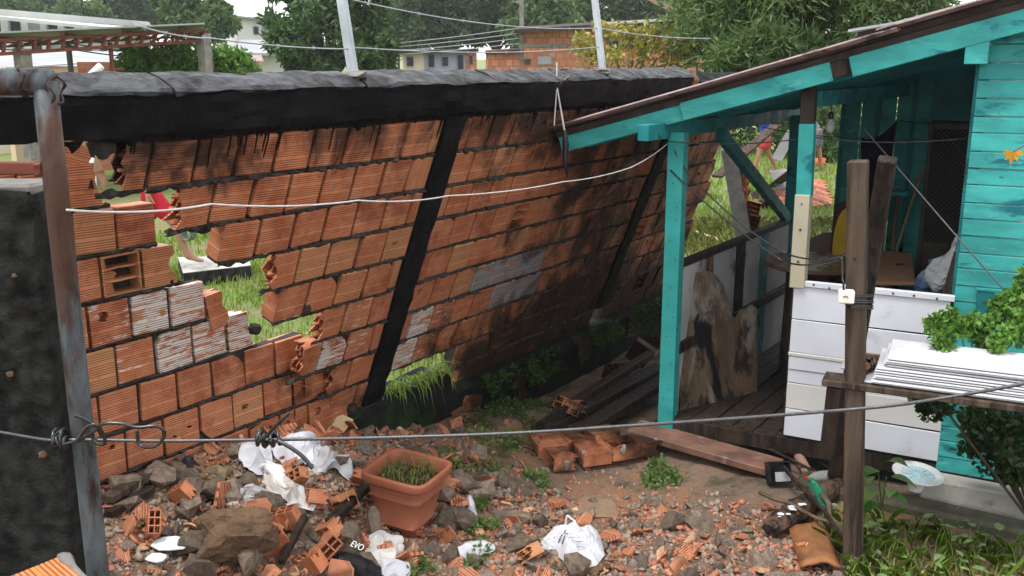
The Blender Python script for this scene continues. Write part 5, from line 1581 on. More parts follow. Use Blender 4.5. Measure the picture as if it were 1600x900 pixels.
# ------------------------------------------------------------------ grass
def grass(name, label, area, n, h, wd, mat, cond=None, seed=1, lean_=.5, kind='stuff', zoff=0.0):
    rg = np.random.default_rng(seed)
    xs = rg.uniform(area[0], area[1], n * 2); ys = rg.uniform(area[2], area[3], n * 2)
    pts = []
    for x, y in zip(xs, ys):
        if len(pts) >= n: break
        if cond and not cond(x, y): continue
        if mnoise.noise(Vector((x * 1.1, y * 1.1, seed))) + rg.random() * .9 < .25: continue
        pts.append((x, y, terr(x, y) + zoff))
    p = np.array(pts); m_ = len(p)
    a = rg.uniform(0, 2 * np.pi, m_)
    hh = h * rg.uniform(.4, 1.3, m_)
    le = rg.uniform(.1, 1, m_) * lean_
    d = np.stack([np.cos(a), np.sin(a), np.zeros(m_)], 1)
    s = np.stack([-np.sin(a), np.cos(a), np.zeros(m_)], 1) * wd * .5
    up_v = np.array([0, 0, 1.0])
    mid = p + up_v * hh[:, None] * .6 + d * (hh * le * .35)[:, None]
    tip = p + up_v * (hh * (1 - .35 * le))[:, None] + d * (hh * le)[:, None]
    V_ = np.stack([p - s, p + s, mid + s * .8, tip, mid - s * .8], 1).reshape(-1, 3)
    o = link(name, raw_mesh(name, V_, np.arange(m_ * 5).reshape(m_, 5), 5, mat))
    return tag(o, label, 'grass', kind=kind)
def behind(x, y): return x * N.x + y * N.y + WD < -.35
grass('grass', 'bright short grass on the plot behind the torn wall', (-5.5, -.3, 6.0, 14), 15000, .10, .014, m_grass, behind, 3)
grass('grass', 'tall tangled grass behind the porch side and the wall end', (1.0, 6.5, 8.2, 15), 14000, .16, .016, leaf_mat('grass_dry', ((.13, .17, .03), (.20, .22, .06), (.30, .27, .13)), scale=1.5), lambda x, y: behind(x, y) or (x - HB.x) * D.x + (y - HB.y) * D.y > 2.6, 5, .8)
grass('grass', 'far grass where the two people walk', (2.5, 12, 15, 34), 9000, .16, .03, m_grass, None, 6)
grass('grass_tuft', 'long grass tuft hanging out of the gap under the leaning wall', (0, 1, 0, 1), 10, .1, .01, m_grass, None, 7)
bpy.data.objects.remove(bpy.data.objects['grass_tuft'])
# tuft in the gap, by hand
tf = thing('grass_tuft', 'long straggly grass tuft hanging out of the gap under the leaning wall', 'grass', stp(4.45, .44, -.03))
rg = np.random.default_rng(2)
b = MB()
for i in range(150):
    t = rg.uniform(4.28, 4.95)
    p = stp(t, .43 + rg.uniform(0, .03), rg.uniform(-.1, .03))
    L_ = rg.uniform(.04, .26) * (.5 + .5 * rg.random())
    dr_ = rg.uniform(.1, 1.3)
    a = rg.uniform(-.8, .8)
    d_ = (N * math.cos(a) + D * math.sin(a))
    pts = [p, p + Z * L_ * .45 + d_ * L_ * .3, p + Z * L_ * (.6 - .5 * dr_) + d_ * L_ * .7, p + Z * L_ * (.5 - dr_) + d_ * L_ * .85]
    sd_ = d_.cross(Z) * .0045
    b.add([pts[0] - sd_, pts[0] + sd_, pts[1] - sd_, pts[1] + sd_, pts[2] - sd_ * .7, pts[2] + sd_ * .7, pts[3]], [(0, 1, 3, 2), (2, 3, 5, 4), (4, 5, 6)])
b.build('blades', m_grass, tf)

# ------------------------------------------------------------------ moss and weeds along the footing and the yard
rg = np.random.default_rng(12)
def clumps(n, fnc):
    return np.array([fnc() for _ in range(n)])
c_ = clumps(70, lambda: (lambda t: tuple(stp(t, fprof(t) * rg.uniform(.45, 1.02), .07 + .05 * rg.random())))(rg.uniform(5.2, 8.6)))
o = leaves('moss_weeds', leaf_mat('leaf_moss', ((.020, .045, .010), (.035, .08, .014), (.06, .12, .022)), scale=3), c_, np.full(len(c_), .045), 2600, .028, .018, None, rngs=rg)
tag(o, 'small green weeds and moss growing along the damp footing', 'weeds', kind='stuff')
def near_t(x, y): return x * D.x + y * D.y
pl_spots = [((-0.302, 5.272, 0.157), 60, .10), ((-0.160, 5.624, 0.152), 70, .12), ((-0.384, 5.371, 0.175), 50, .1), ((-0.076, 5.279, 0.114), 40, .08), ((-0.183, 4.571, 0.111), 34, .07), ((-0.161, 4.384, 0.085), 44, .08), ((-0.444, 4.167, 0.138), 30, .06), ((0.961, 5.464, 0.030), 40, .10), ((0.914, 5.548, 0.035), 40, .1), ((0.160, 5.306, 0.073), 24, .06), ((0.000, 5.723, 0.154), 40, .1), ((-0.228, 4.841, 0.142), 26, .06), ((0.854, 5.400, 0.017), 30, .08)]
cs, rs, nn_ = [], [], 0
for p, n, r in pl_spots:
    for q in range(5):
        cs.append((p[0] + rg.normal(0, r * .6), p[1] + rg.normal(0, r * .6), terr(p[0], p[1]) + .02)); rs.append(r * .55)
    nn_ += n
o = leaves('yard_weeds', m_leaf_weed, cs, rs, nn_ * 6, .032, .016, None, rngs=rg, droop=-.3)
tag(o, 'low green weeds scattered over the rubble yard', 'weeds', kind='stuff')
# mossy skin of the hump
cs = [(lambda t, u: (*(stp(t, 0, u))[:2], 0))(rg.uniform(4.7, 5.9), rg.uniform(.15, .9)) for _ in range(160)]
cs = [(x, y, terr(x, y)) for x, y, _ in cs]
o = leaves('moss_patch', leaf_mat('leaf_moss_dark', ((.028, .05, .012), (.045, .075, .016), (.07, .10, .022)), scale=5), cs, np.full(len(cs), .06), 5200, .022, .016, None, rngs=rg, droop=-.5)
tag(o, 'dark moss on the earth hump below the leaning wall', 'moss', kind='stuff')

# ------------------------------------------------------------------ larger things on the ground
def on(p, dz=0.0): return Vector((p[0], p[1], terr(p[0], p[1]) + dz))
tag(lump('rubble_boulder', on((-1.222, 3.898, 0.359), .07), .20, 501, m_stone, None, 4, (1.0, .78, .70), .42, .4), 'big brown lump of old masonry in the rubble beside the brick shards', 'stone')
tag(lump('grey_stone', on((-0.770, 4.184, 0.263), .04), .085, 502, m_conc_obj, None, 3, (.8, .9, .9), .5), 'dark grey stone between the big brown lump and the planter', 'stone')
tag(lump('yellow_stone', on((-1.438, 4.335, 0.540), -.02), .085, 503, surf('yellow_stone', (.20, .15, .085), .85, .3, 8, [((.09, .075, .05), 10, .5, .7)], 1.0, 50, .01), None, 3, (1, .9, .75), .5), 'yellowish round stone high on the rubble heap by the brick wall', 'stone')
tag(lump('flat_stone', on((0.457, 5.051, 0.020), -.02), .17, 504, surf('flat_sandstone', (.20, .135, .088), .8, .2, 6, [], .6, 50, .006), None, 3, (1.1, .8, .32), .35, .2), 'flat brown stone slab under the white shopping bag', 'stone')
tag(lump('wedge_stone', on((0.404, 4.390, 0.004), .0), .09, 505, m_stone, None, 3, (1.2, .7, .6), .45, .6), 'brown wedge shaped stone just below the white shopping bag', 'stone')
tag(lump('grey_chunk', on((-0.017, 4.794, 0.082), .01), .085, 506, m_conc_obj, None, 3, (1.4, .8, .55), .45, .1), 'broad grey concrete chunk right of the planter', 'stone')
# planter
pp = on((-0.546, 4.501, 0.230), -.02)
pt = thing('terracotta_planter', 'square terracotta coloured plastic planter with dry grass standing on the rubble', 'planter', pp)
Rp = Matrix.Rotation(math.radians(-24), 3, 'Z') @ Matrix.Rotation(math.radians(4), 3, 'Y')
def rsq(h, w_, n=40, e=7):
    out = []
    for i in range(n):
        a = 2 * math.pi * i / n
        c, s = math.cos(a), math.sin(a)
        r = (abs(c) ** e + abs(s) ** e) ** (-1 / e)
        out.append(pp + Rp @ Vector((c * r * w_, s * r * w_, h)))
    return out
def loft(b, rings):
    n = len(rings[0])
    b.add([p for q in rings for p in q], [(i * n + k, i * n + (k + 1) % n, (i + 1) * n + (k + 1) % n, (i + 1) * n + k) for i in range(len(rings) - 1) for k in range(n)])
b = MB(); loft(b, [rsq(0, .001), rsq(0, .105), rsq(.05, .112), rsq(.052, .116), rsq(.058, .116), rsq(.06, .114), rsq(.20, .142), rsq(.205, .146), rsq(.213, .147), rsq(.216, .144), rsq(.29, .160)]); b.build('pot', m_plastic_clay, pt, None, True)
b = MB(); loft(b, [rsq(.285, .158), rsq(.285, .178), rsq(.292, .182), rsq(.325, .185), rsq(.332, .182), rsq(.333, .168), rsq(.325, .160), rsq(.24, .150)]); b.build('rim', m_plastic_clay, pt, None, True)
b = MB(); loft(b, [rsq(.262, .154), rsq(.268, .08), rsq(.272, .001)]); b.build('soil', m_soil, pt, None, True)
b = MB(); b.box(pp + Rp @ Vector((.0, -.1065, .018)), (.075, .012, .034), Rp); b.build('foot_notch', m_blackbag, pt)
b = MB()
r = random.Random(3)
for i in range(150):
    p = pp + Rp @ Vector((r.uniform(-.12, .12), r.uniform(-.12, .12), .265))
    a = r.uniform(0, 6.28); L_ = r.uniform(.05, .16); le = r.uniform(.3, 1.4)
    d_ = Vector((math.cos(a), math.sin(a), 0)); sd_ = d_.cross(Z) * .003
    m1 = p + Z * L_ * .5 + d_ * L_ * .3 * le; m2 = p + Z * L_ * (1 - .6 * le) + d_ * L_ * .8 * le
    b.add([p - sd_, p + sd_, m1 + sd_, m1 - sd_, m2], [(0, 1, 2, 3), (3, 2, 4)])
b.build('dry_grass', leaf_mat('grass_mixed', ((.10, .15, .03), (.16, .14, .05), (.20, .15, .08)), scale=9), pt)

# white shopping bag with blue print
bg0 = on((0.307, 4.503, 0.013), .01)
sb = thing('white_shopping_bag', 'crumpled white shopping bag with dark blue print lying on the flat stone', 'bag', bg0)
outl = [(-.17, .10), (-.16, .02), (-.08, -.02), (-.04, -.10), (.05, -.17), (.12, -.13), (.17, -.02), (.165, .12), (.15, .22), (.06, .20), (.03, .26), (.0, .27), (-.02, .20), (-.10, .17)]
def bag_h(x, y): return .045 + .035 * math.exp(-((x - .02) / .1) ** 2 - ((y - .06) / .1) ** 2) + .045 * mnoise.noise(Vector((x * 11, y * 13, 2))) + .035 * abs(mnoise.noise(Vector((x * 17, y * 24, 5)))) + .010 * abs(mnoise.noise(Vector((x * 60, y * 47, 9)))) + .25 * max(0, y) * .45
def bag_f(x, y):
    a = math.atan2(y - .05, x); rr = math.hypot(x, y - .05)
    best = min((abs(math.atan2(math.sin(math.atan2(q[1] - .05, q[0]) - a), math.cos(math.atan2(q[1] - .05, q[0]) - a))), math.hypot(q[0], q[1] - .05)) for q in outl)
    return min(1.0, rr / best[1])
def bag_p(x, y, dz=0):
    z = max(.012, bag_h(x, y))
    if dz:
        f = bag_f(x, y); g0 = -.004 + .10 * max(0, y); z = g0 + (z - g0) * (1 - f ** 3.2) + .014
    return bg0 + Vector((x, y * .95, z + dz))
bm = bmesh.new()
ring = []
nseg = 96
def outline(f):
    n = len(outl); q = f * n; i = int(q) % n; u = q - int(q)
    a, c = outl[i], outl[(i + 1) % n]
    return a[0] + (c[0] - a[0]) * u, a[1] + (c[1] - a[1]) * u
vs, fs = [], []
cx0, cy0 = .0, .05
NR = 26
for k_ in range(NR + 1):
    f = k_ / NR
    for i in range(nseg):
        x, y = outline(i / nseg)
        x, y = cx0 + (x - cx0) * f, cy0 + (y - cy0) * f
        p = bag_p(x, y)
        g0 = bg0.z - .004 + .10 * max(0, y)
        p.z = g0 + (p.z - g0) * (1 - f ** 3.2) + .012 * abs(mnoise.noise(Vector((x * 40, y * 40, 3)))) * (1 - f ** 8)
        vs.append(p)
for k_ in range(NR):
    for i in range(nseg): fs.append((k_ * nseg + i, k_ * nseg + (i + 1) % nseg, (k_ + 1) * nseg + (i + 1) % nseg, (k_ + 1) * nseg + i))
b = MB(); b.add(vs, fs); b.build('bag_skin', m_bag, sb)
def stripe(x0, y0, x1, y1, wd, mat=m_print, n=8):
    b = MB()
    dx, dy = x1 - x0, y1 - y0
    L_ = math.hypot(dx, dy); nx_, ny_ = -dy / L_ * wd / 2, dx / L_ * wd / 2
    vs = []
    for i in range(n + 1):
        f = i / n
        for s_ in (-1, 1): vs.append(bag_p(x0 + dx * f + nx_ * s_, y0 + dy * f + ny_ * s_, .006))
    b.add(vs, [(2 * i, 2 * i + 1, 2 * i + 3, 2 * i + 2) for i in range(n)])
    return b.build('print', mat, sb)
stripe(-.11, .115, -.075, .125, .006); stripe(-.085, .10, -.035, .115, .006); stripe(-.075, .128, -.045, .136, .003)
stripe(-.10, .095, -.06, .103, .002); stripe(-.07, .0, -.03, .05, .005); stripe(-.05, -.02, .0, .045, .005); stripe(-.09, .02, -.082, .03, .01)
for i in range(5): stripe(-.015 + .012 * i, -.03 - .012 * i, .03 + .010 * i, .0 - .014 * i, .0022, m_cable_g)
for i in range(5): stripe(-.078 + .009 * i, .112 + .002 * i, -.074 + .009 * i, .122 + .002 * i, .0035)
b = MB(); b.tube(crv([bag_p(-.03, .19), bag_p(-.022, .22, .012), bag_p(-.012, .24, .03), bag_p(.006, .23, .018), bag_p(.03, .2)]), [.006] * 33, 6); b.build('handle', m_bag, sb, None, True)

# fallen chunk of brickwork lying flat
fc = thing('fallen_brick_chunk', 'slab of hollow orange bricks fallen flat beside the red plank', 'brick chunk', on((0.566, 5.656, 0.043)))
f0, f1 = on((0.229, 5.513, 0.080)), on((0.951, 5.793, 0.046))
X_ = (f1 - f0).normalized(); Zb = Vector((0, 0, 1)); Y_ = Zb.cross(X_).normalized(); Zb = X_.cross(Y_)
Lc = (f1 - f0).length
nbk = 4
for j in range(2):
    for i in range(nbk):
        if j == 1 and i == 3: continue
        c = f0 + X_ * (Lc * (i + .5 - .12 * j) / nbk) + Y_ * (.0 + .19 * j) + Z * (.055 + .012 * j)
        m_ = basis(X_, Zb * -1, Y_, c) @ Euler((.06 * math.sin(i * 2 + j), .05 * math.cos(i), .03)).to_matrix().to_4x4()
        link('brick', [ME_W[0], ME_H[1], ME_BR[2], ME_C[3]][(i + j) % 4] if j else [ME_BR[0], ME_W[1], ME_O[1], ME_BR[2]][i], fc, m_, m_brick)
for i in range(6): lump('mortar_lump', f0 + X_ * Lc * (i + .6) / 6 + Z * (.05 + .03 * (i % 2)) + Y_ * (-.085 + .02 * (i % 3)), .032, 90 + i, m_conc, fc, 2, (.7, .8, 1.2), .4)
board('red_plank', Vector((0.798, 5.924, 0.170)), Vector((1.618, 5.429, 0.100)), .22, .045, m_plank_red, 'wide reddish brown plank lying from the teal post to the black box')
for i, (a, c, w_) in enumerate(((on((0.208, 5.860, 0.160), .05), on((1.221, 7.517, -0.031), .10), .13), (on((0.441, 5.913, 0.103), .05), on((1.197, 7.093, -0.014), .12), .12), (on((0.297, 5.980, 0.162), .09), on((1.170, 7.789, -0.043), .16), .07))):
    board('dark_timber', a, c, w_, .06, m_wood_dk, ('broad black timber lying in the dark under the leaning wall', 'black timber lying nearest the teal post in the dark', 'thin black timber on top of the broad one under the wall')[i], 'timber')
for i in range(5):
    p = [on((0.457, 6.143, 0.121), .08), on((0.391, 6.140, 0.145), .08), on((1.106, 7.919, -0.050), .12), on((1.204, 8.148, -0.053), .10), on((0.835, 7.439, -0.048), .06)][i]
    o = link('fallen_brick', ME_BR[i % 4] if i != 2 else ME_W[0], None, Matrix.Translation(p) @ Euler((.9 + i, .5 * i, 1.3 * i)).to_matrix().to_4x4(), m_brick)
    tag(o, 'broken hollow brick fallen among the black timbers', 'brick', 'bricks fallen among the black timbers')
tag(lump('paper_scrap', on((0.873, 7.704, -0.054), .04), .1, 40, m_shard_pale, None, 2, (1, .6, .15), .5), 'pale torn scrap lying on the mossy footing', 'scrap')
# timbers and boards in the left heap
for i, (a, c, w_, lab) in enumerate(((on((-1.803, 3.942, 0.564), .05), on((-1.650, 4.274, 0.578), .06), .07, 'weathered brown board lying along the foot of the brick wall'), (on((-1.772, 3.876, 0.545), .03), on((-1.664, 4.105, 0.558), .03), .045, 'charred black stick below the weathered brown board'), (on((-0.973, 4.147, 0.333), .1), on((-1.022, 3.856, 0.283), .05), .03, 'thin grey lath sticking out of the rubble beside the big brown lump'), (on((-0.876, 4.223, 0.309), .06), on((-0.744, 4.580, 0.305), .08), .05, 'dark board end beside the planter'))):
    board('rubble_board', a, c, w_, .035, m_wood if i in (0,) else m_wood_dk, lab)
tag(lump('concrete_stake', on((-0.675, 4.311, 0.247), .08), .09, 61, m_conc_obj, None, 2, (.45, .3, 1.2), .3, .3), 'narrow grey concrete splinter standing in front of the planter', 'concrete')
# torn plastic and cloth in the heap
def rag(name, px, w_, d_, h_, seed, mat, label, ang=0.0, cat='plastic', amp=.05):
    c = on(px, .015)
    ca_, sa_ = math.cos(ang), math.sin(ang)
    def P(u, v):
        x, y = (u - .5) * w_ * (1 - .35 * abs(v - .5)), (v - .5) * d_ * (1 - .3 * abs(u - .5))
        X, Y = c.x + x * ca_ - y * sa_, c.y + x * sa_ + y * ca_
        return Vector((X, Y, terr(X, Y) + .02 + h_ * max(0, 1 - (2 * u - 1) ** 2) * max(0, 1 - (2 * v - 1) ** 2)))
    return tag(crumple(name, P, 18, 14, mat, amp, seed), label, cat)
rag('plastic_sheet', (-1.123, 4.766, 0.467), 0.30, 0.23, 0.10, 11, m_bag, 'white plastic sheet draped at the top of the rubble heap under the knot', .3)
rag('plastic_sheet', (-1.303, 4.556, 0.521), 0.15, 0.32, 0.08, 12, m_bag, 'narrow white plastic rag hanging down the rubble heap', .2)
rag('plastic_sheet', (-1.142, 4.406, 0.440), 0.15, 0.38, 0.08, 13, m_bag_dirty, 'dirty white plastic strip in the middle of the rubble heap', .9)
rag('plastic_sheet', (-0.950, 4.733, 0.397), 0.27, 0.20, 0.08, 14, glass_mat('clear_film', (.75, .76, .78), .25, .6), 'clear plastic film beside the white plastic sheet', .3)
rag('plastic_sheet', (-1.237, 4.222, 0.443), 0.30, 0.20, 0.07, 15, surf('grey_film', (.30, .29, .29), .3, .2, 6), 'grey film crushed between the stones behind the big brown lump', .1)
rag('plastic_bag', (-0.613, 4.182, 0.204), .20, .22, .07, 16, m_bag_dirty, 'dirty white plastic bag in the rubble below the planter', .5, 'bag')
rag('plastic_bag', (-0.567, 4.100, 0.169), .16, .12, .05, 17, m_bag, 'small white plastic bag at the lower edge of the rubble', .2, 'bag')
bb = rag('black_bag', (-0.710, 4.020, 0.212), .24, .17, .08, 18, m_blackbag, 'black plastic bag printed with white letters in the rubble', .2, 'bag', .02)
rag('black_plastic', (-1.552, 4.329, 0.566), .10, .08, .04, 19, m_blackbag, 'black plastic scrap near the top of the rubble heap', .2)
rag('black_plastic', (-1.397, 4.188, 0.493), .13, .09, .04, 20, m_blackbag, 'black plastic scrap behind the big brown lump', .7)
rag('paper_sheet', (-0.192, 4.361, 0.091), .24, .10, .04, 22, m_bag, 'white paper torn to a point leaning on a brown stone', .75, 'paper', .025)
rag('paper_sheet', (-0.225, 4.771, 0.139), .06, .09, .08, 23, m_bag, 'small white triangle of paper standing in the rubble', .1, 'paper', .02)
rag('plastic_wrap', (0.200, 4.547, 0.025), .10, .09, .02, 24, surf('silver_wrap', (.42, .44, .44), .3, .1, 5), 'grey clear wrapper beside the white shopping bag', .5, 'wrapper', .02)
rag('plastic_wrap', (-0.340, 4.976, 0.173), .12, .06, .02, 25, m_bag_dirty, 'pale wrapper right of the planter rim', .5, 'wrapper', .02)
fcu = bpy.data.curves.new('letters', 'FONT'); fcu.body = 'EVO'; fcu.size = .042; fcu.extrude = .001
fo = bpy.data.objects.new('letters_tmp', fcu); COL.objects.link(fo)
bpy.context.view_layer.update()
lme = bpy.data.meshes.new_from_object(fo.evaluated_get(bpy.context.evaluated_depsgraph_get()))
bpy.data.objects.remove(fo)
lp = on((-0.744, 4.014, 0.224), .125)
lme.materials.append(m_printw)
link('letters', lme, bb, Matrix.Translation(lp) @ Euler((math.radians(38), 0, math.radians(-38))).to_matrix().to_4x4())
# broken plate pieces
for i, p in enumerate(((-1.477, 3.790, 0.425), (-1.502, 3.688, 0.409))):
    p = on(p, .05)
    b = MB(); r = random.Random(i)
    n = 9
    rad = .085 - .035 * i
    pts = [p + Matrix.Rotation(.3, 3, 'X') @ Vector((math.cos(a) * rad * r.uniform(.8, 1.05), math.sin(a) * rad * .55 * r.uniform(.8, 1.1), 0)) for a in np.linspace(0, 2 * math.pi, n, endpoint=False)]
    b.prism(pts, (0, 0, .007))
    tag(b.build('plate_shard', m_sheet, None, None, False, .002), ('large white plate shard left of the big brown lump', 'small white plate shard below the large one')[i], 'plate shard')
for i, (p, rx) in enumerate((((-1.038, 5.333, 0.362), .1), ((-2.807, 6.689, 0.030), .0))):
    if i: break
    q = on(p, .02)
    b = MB(); b.prism([q + Vector((-.09, -.02, 0)), q + Vector((.05, -.05, .0)), q + Vector((.10, .02, .05)), q + Vector((.03, .05, .07)), q + Vector((-.08, .03, .03))], (0, .0, .012)); tag(b.build('tile_piece', surf('cream_tile', (.55, .42, .25), .4, .08, 4), None, None, False, .002), 'cream floor tile piece at the torn end of the wall', 'tile')

# ------------------------------------------------------------------ beside the house
wp = thing('wooden_post', 'weathered grey brown wooden post standing free in front of the porch', 'post', (1.742, 4.44, 0))
b = MB(); b.bar((1.745, 4.442, -.1), (1.595, 4.442, 2.062), .088, .088, fd)
me_ = b.build('shaft', m_wood, wp, None, False, .006)
b = MB()
for i in range(6):
    z = 1.37 + .014 * i; x = 1.652 - (z - 1.37) * .07
    b.tube([(x + .052 * sx_, 4.442 + .056 * sy_, z + .004 * math.sin(i * 3 + j)) for j, (sx_, sy_) in enumerate(((1, 1), (-1, 1), (-1, -1), (1, -1), (1, 1)))], .0035, 5)
b.build('wire_binding', m_cable, wp)
sw = thing('junction_box', 'small white plastic box fixed to the wooden post', 'box', (1.565, 4.370, 1.435))
sc_ = Vector((1.571, 4.385, 1.431))
b = MB(); b.box(sc_, (.072, .05, .062), Matrix.Rotation(-.25, 3, 'Z')); b.build('case', surf('white_abs', (.75, .72, .66), .4, .04, 4), sw, None, False, .006)
b = MB()
for i in range(3): b.box(sc_ + Vector((-.022 + .009 * i, -.0295 - .002 * (1 - i), .004 + .003 * (i % 2))), (.010, .002, .004), Matrix.Rotation(-.25, 3, 'Z') @ Matrix.Rotation(.4, 3, 'Y'))
b.build('logo_mark', m_cable, sw)
b = MB(); b.bar((1.792, 4.600, 2.055), Vector((1.910, 5.292, 0.120)) - Z * .1, .075, .085, fd)
tag(b.build('charred_prop', m_wood_dk, None, None, False, .006), 'charred beam leaning behind the weathered wooden post', 'beam')
# shelf plank with stack of white panels
se0, se1 = Vector((1.546, 4.437, 0.980)), Vector((2.394, 4.034, 0.980))
sdv = (se1 - se0); Ls = sdv.length; sdv = sdv / Ls; spv = Z.cross(sdv)
shf = thing('plank_shelf', 'dark plank shelf nailed to the wooden post carrying white panels', 'shelf', se0 + spv * .1)
b = MB(); b.box(se0 + sdv * (Ls / 2 - .02) + spv * .075 - Z * .0, (Ls + .04, .15, .034), Matrix((sdv, spv, Z)).transposed()); b.build('plank', m_wood, shf, None, False, .005)
b = MB(); b.box(se0 + sdv * (Ls / 2 + .1) + spv * .26 - Z * .003, (Ls - .1, .19, .03), Matrix((sdv, spv, Z)).transposed()); b.build('plank', m_wood_dk, shf, None, False, .005)
b = MB(); b.bar(se0 + sdv * .02 + spv * .03 - Z * .02, se0 + sdv * .0 + spv * .1 - Z * .42, .05, .07, fd); b.build('bracket', m_wood_dk, shf, None, False, .004)
r = random.Random(6)
for i in range(11):
    x0 = .185 + r.uniform(-.01, .02) + (.05 if i > 6 else 0) - (.05 if i < 1 else 0)
    c = se0 + sdv * (x0 + (Ls - x0) / 2) + spv * (.205 + r.uniform(-.014, .014) + .004 * i) + Z * (.0235 + .0122 * i)
    b = MB(); b.box(c, (Ls - x0, .36, .006), Matrix.Rotation(r.uniform(-.012, .012), 3, 'Z') @ Matrix((sdv, spv, Z)).transposed())
    lab = 'white panel in the stack on the plank shelf' if i < 10 else 'topmost white panel of the stack on the plank shelf'
    tag(b.build('white_sheet', m_sheet, None, None, False, .001), lab, 'panel', 'white panels stacked on the shelf')
# sandals
def sandal(c, ang, lab, tilt_=0.0):
    root = thing('flip_flop', lab, 'sandal', c)
    Rm = Matrix.Rotation(ang, 3, 'Z') @ Matrix.Rotation(tilt_, 3, 'X')
    pts = []
    for i in range(24):
        a = 2 * math.pi * i / 24
        y = math.cos(a) * .125
        pts.append(Vector((math.sin(a) * (.043 + .010 * math.cos(a)) + .004 * math.cos(2 * a), y, 0)))
    b = MB(); b.prism([c + Rm @ p for p in pts], tuple(Rm @ Vector((0, 0, .016)))); b.build('sole', m_cable, root)
    b = MB(); b.prism([c + Rm @ (p * .90 + Vector((0, 0, .0165))) for p in pts], tuple(Rm @ Vector((0, 0, .004)))); b.build('insole', surf('worn_insole', (.17, .09, .045), .7, .25, 12), root)
    for sg in (-1, 1):
        b = MB(); b.tube([c + Rm @ Vector(q) for q in ((.0, .07, .02), (.022 * sg, .04, .045), (.042 * sg, -.01, .018))], [.006, .008, .007], 6); b.build('strap', m_cable, root, None, True)
sandal(se0 + sdv * .135 + spv * .20 + Z * .035, math.radians(-38), 'brown and black flip flop lying by the white panels', .12)
sandal(se0 + sdv * .125 + spv * .21 + Z * .016, math.radians(-30), 'black flip flop underneath the brown one on the shelf')
board('red_offcut', se0 + sdv * .06 + spv * .36 + Z * .045, se0 + sdv * .27 + spv * .37 + Z * .04, .02, .06, m_plank_red, 'reddish board offcut standing behind the flip flops')
board('dark_offcut', se0 + sdv * .02 + spv * .27 + Z * .022, se0 + sdv * .20 + spv * .27 + Z * .022, .12, .012, m_greyboard, 'dark flat offcut lying behind the flip flops')
# curly herb on the shelf, dark shrub below
hb_r = thing('curly_herb', 'bright green curly leaved herb growing above the white panels', 'plant', se0 + sdv * .55 + spv * .38)
rg = np.random.default_rng(31)
cen = [(2.115, 4.620, 1.213), (2.176, 4.550, 1.180), (2.232, 4.620, 1.253), (2.303, 4.600, 1.242), (2.397, 4.620, 1.259), (2.178, 4.660, 1.268), (2.417, 4.600, 1.356), (2.490, 4.600, 1.405), (2.415, 4.500, 1.221), (2.512, 4.550, 1.272), (2.494, 4.500, 1.204), (2.359, 4.600, 1.176), (2.545, 4.600, 1.469), (2.133, 4.520, 1.163), (2.497, 4.620, 1.302), (2.356, 4.500, 1.188)]
cen = np.repeat(np.array(cen), 3, 0) + rg.normal(0, .022, (48, 3))
leaves('foliage', m_leaf_herb, cen, np.full(48, .042), 2100, .030, .034, hb_r, rngs=rg, shape='curl', droop=.1)
b = MB()
for c in cen[::3]: b.tube([se0 + sdv * .62 + spv * .42 - Z * .01, Vector(c) * .6 + (se0 + sdv * .62 + spv * .42) * .4 - Z * .02, c], [.006, .004, .002], 5)
b.build('stems', surf('green_stem', (.10, .10, .03), .6), hb_r)
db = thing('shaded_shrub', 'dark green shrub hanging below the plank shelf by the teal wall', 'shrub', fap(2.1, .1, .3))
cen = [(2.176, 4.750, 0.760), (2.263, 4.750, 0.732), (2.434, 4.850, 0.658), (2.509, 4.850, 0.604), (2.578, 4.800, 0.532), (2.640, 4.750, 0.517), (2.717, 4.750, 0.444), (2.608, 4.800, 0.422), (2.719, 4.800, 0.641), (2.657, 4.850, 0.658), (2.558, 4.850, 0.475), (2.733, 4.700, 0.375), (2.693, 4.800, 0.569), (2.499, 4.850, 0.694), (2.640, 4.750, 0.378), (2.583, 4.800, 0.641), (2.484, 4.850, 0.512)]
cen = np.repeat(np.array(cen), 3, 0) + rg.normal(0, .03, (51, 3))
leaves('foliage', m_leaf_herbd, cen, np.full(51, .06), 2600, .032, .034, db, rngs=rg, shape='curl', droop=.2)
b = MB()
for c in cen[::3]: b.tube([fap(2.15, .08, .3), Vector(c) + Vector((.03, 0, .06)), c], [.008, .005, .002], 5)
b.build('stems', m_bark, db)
yl = thing('yellow_leaf', 'yellow lobed leaf hanging beside the teal plank wall', 'leaf', (2.178, 4.200, 2.116))
b = MB()
for a, L_ in ((-.2, .055), (-1.0, .05), (-1.6, .06), (-2.3, .05), (-3.0, .05)):
    p = Vector((2.179, 4.200, 2.124)); d_ = Vector((math.cos(a), .1 * math.sin(3 * a), math.sin(a)))
    s_ = Vector((-d_.z, .1, d_.x)) * .013
    b.add([p, p + d_ * L_ * .5 + s_, p + d_ * L_, p + d_ * L_ * .5 - s_], [(0, 1, 2, 3)])
ob_ = b.build('blade', leaf_mat('leaf_yellow', ((.55, .27, .03), (.60, .33, .04), (.5, .2, .03)), scale=20), yl)
b = MB(); b.tube([(2.179, 4.200, 2.124), (2.224, 4.200, 2.149), (2.333, 4.200, 2.165)], .0025, 5); b.build('stalk', m_rust, yl)

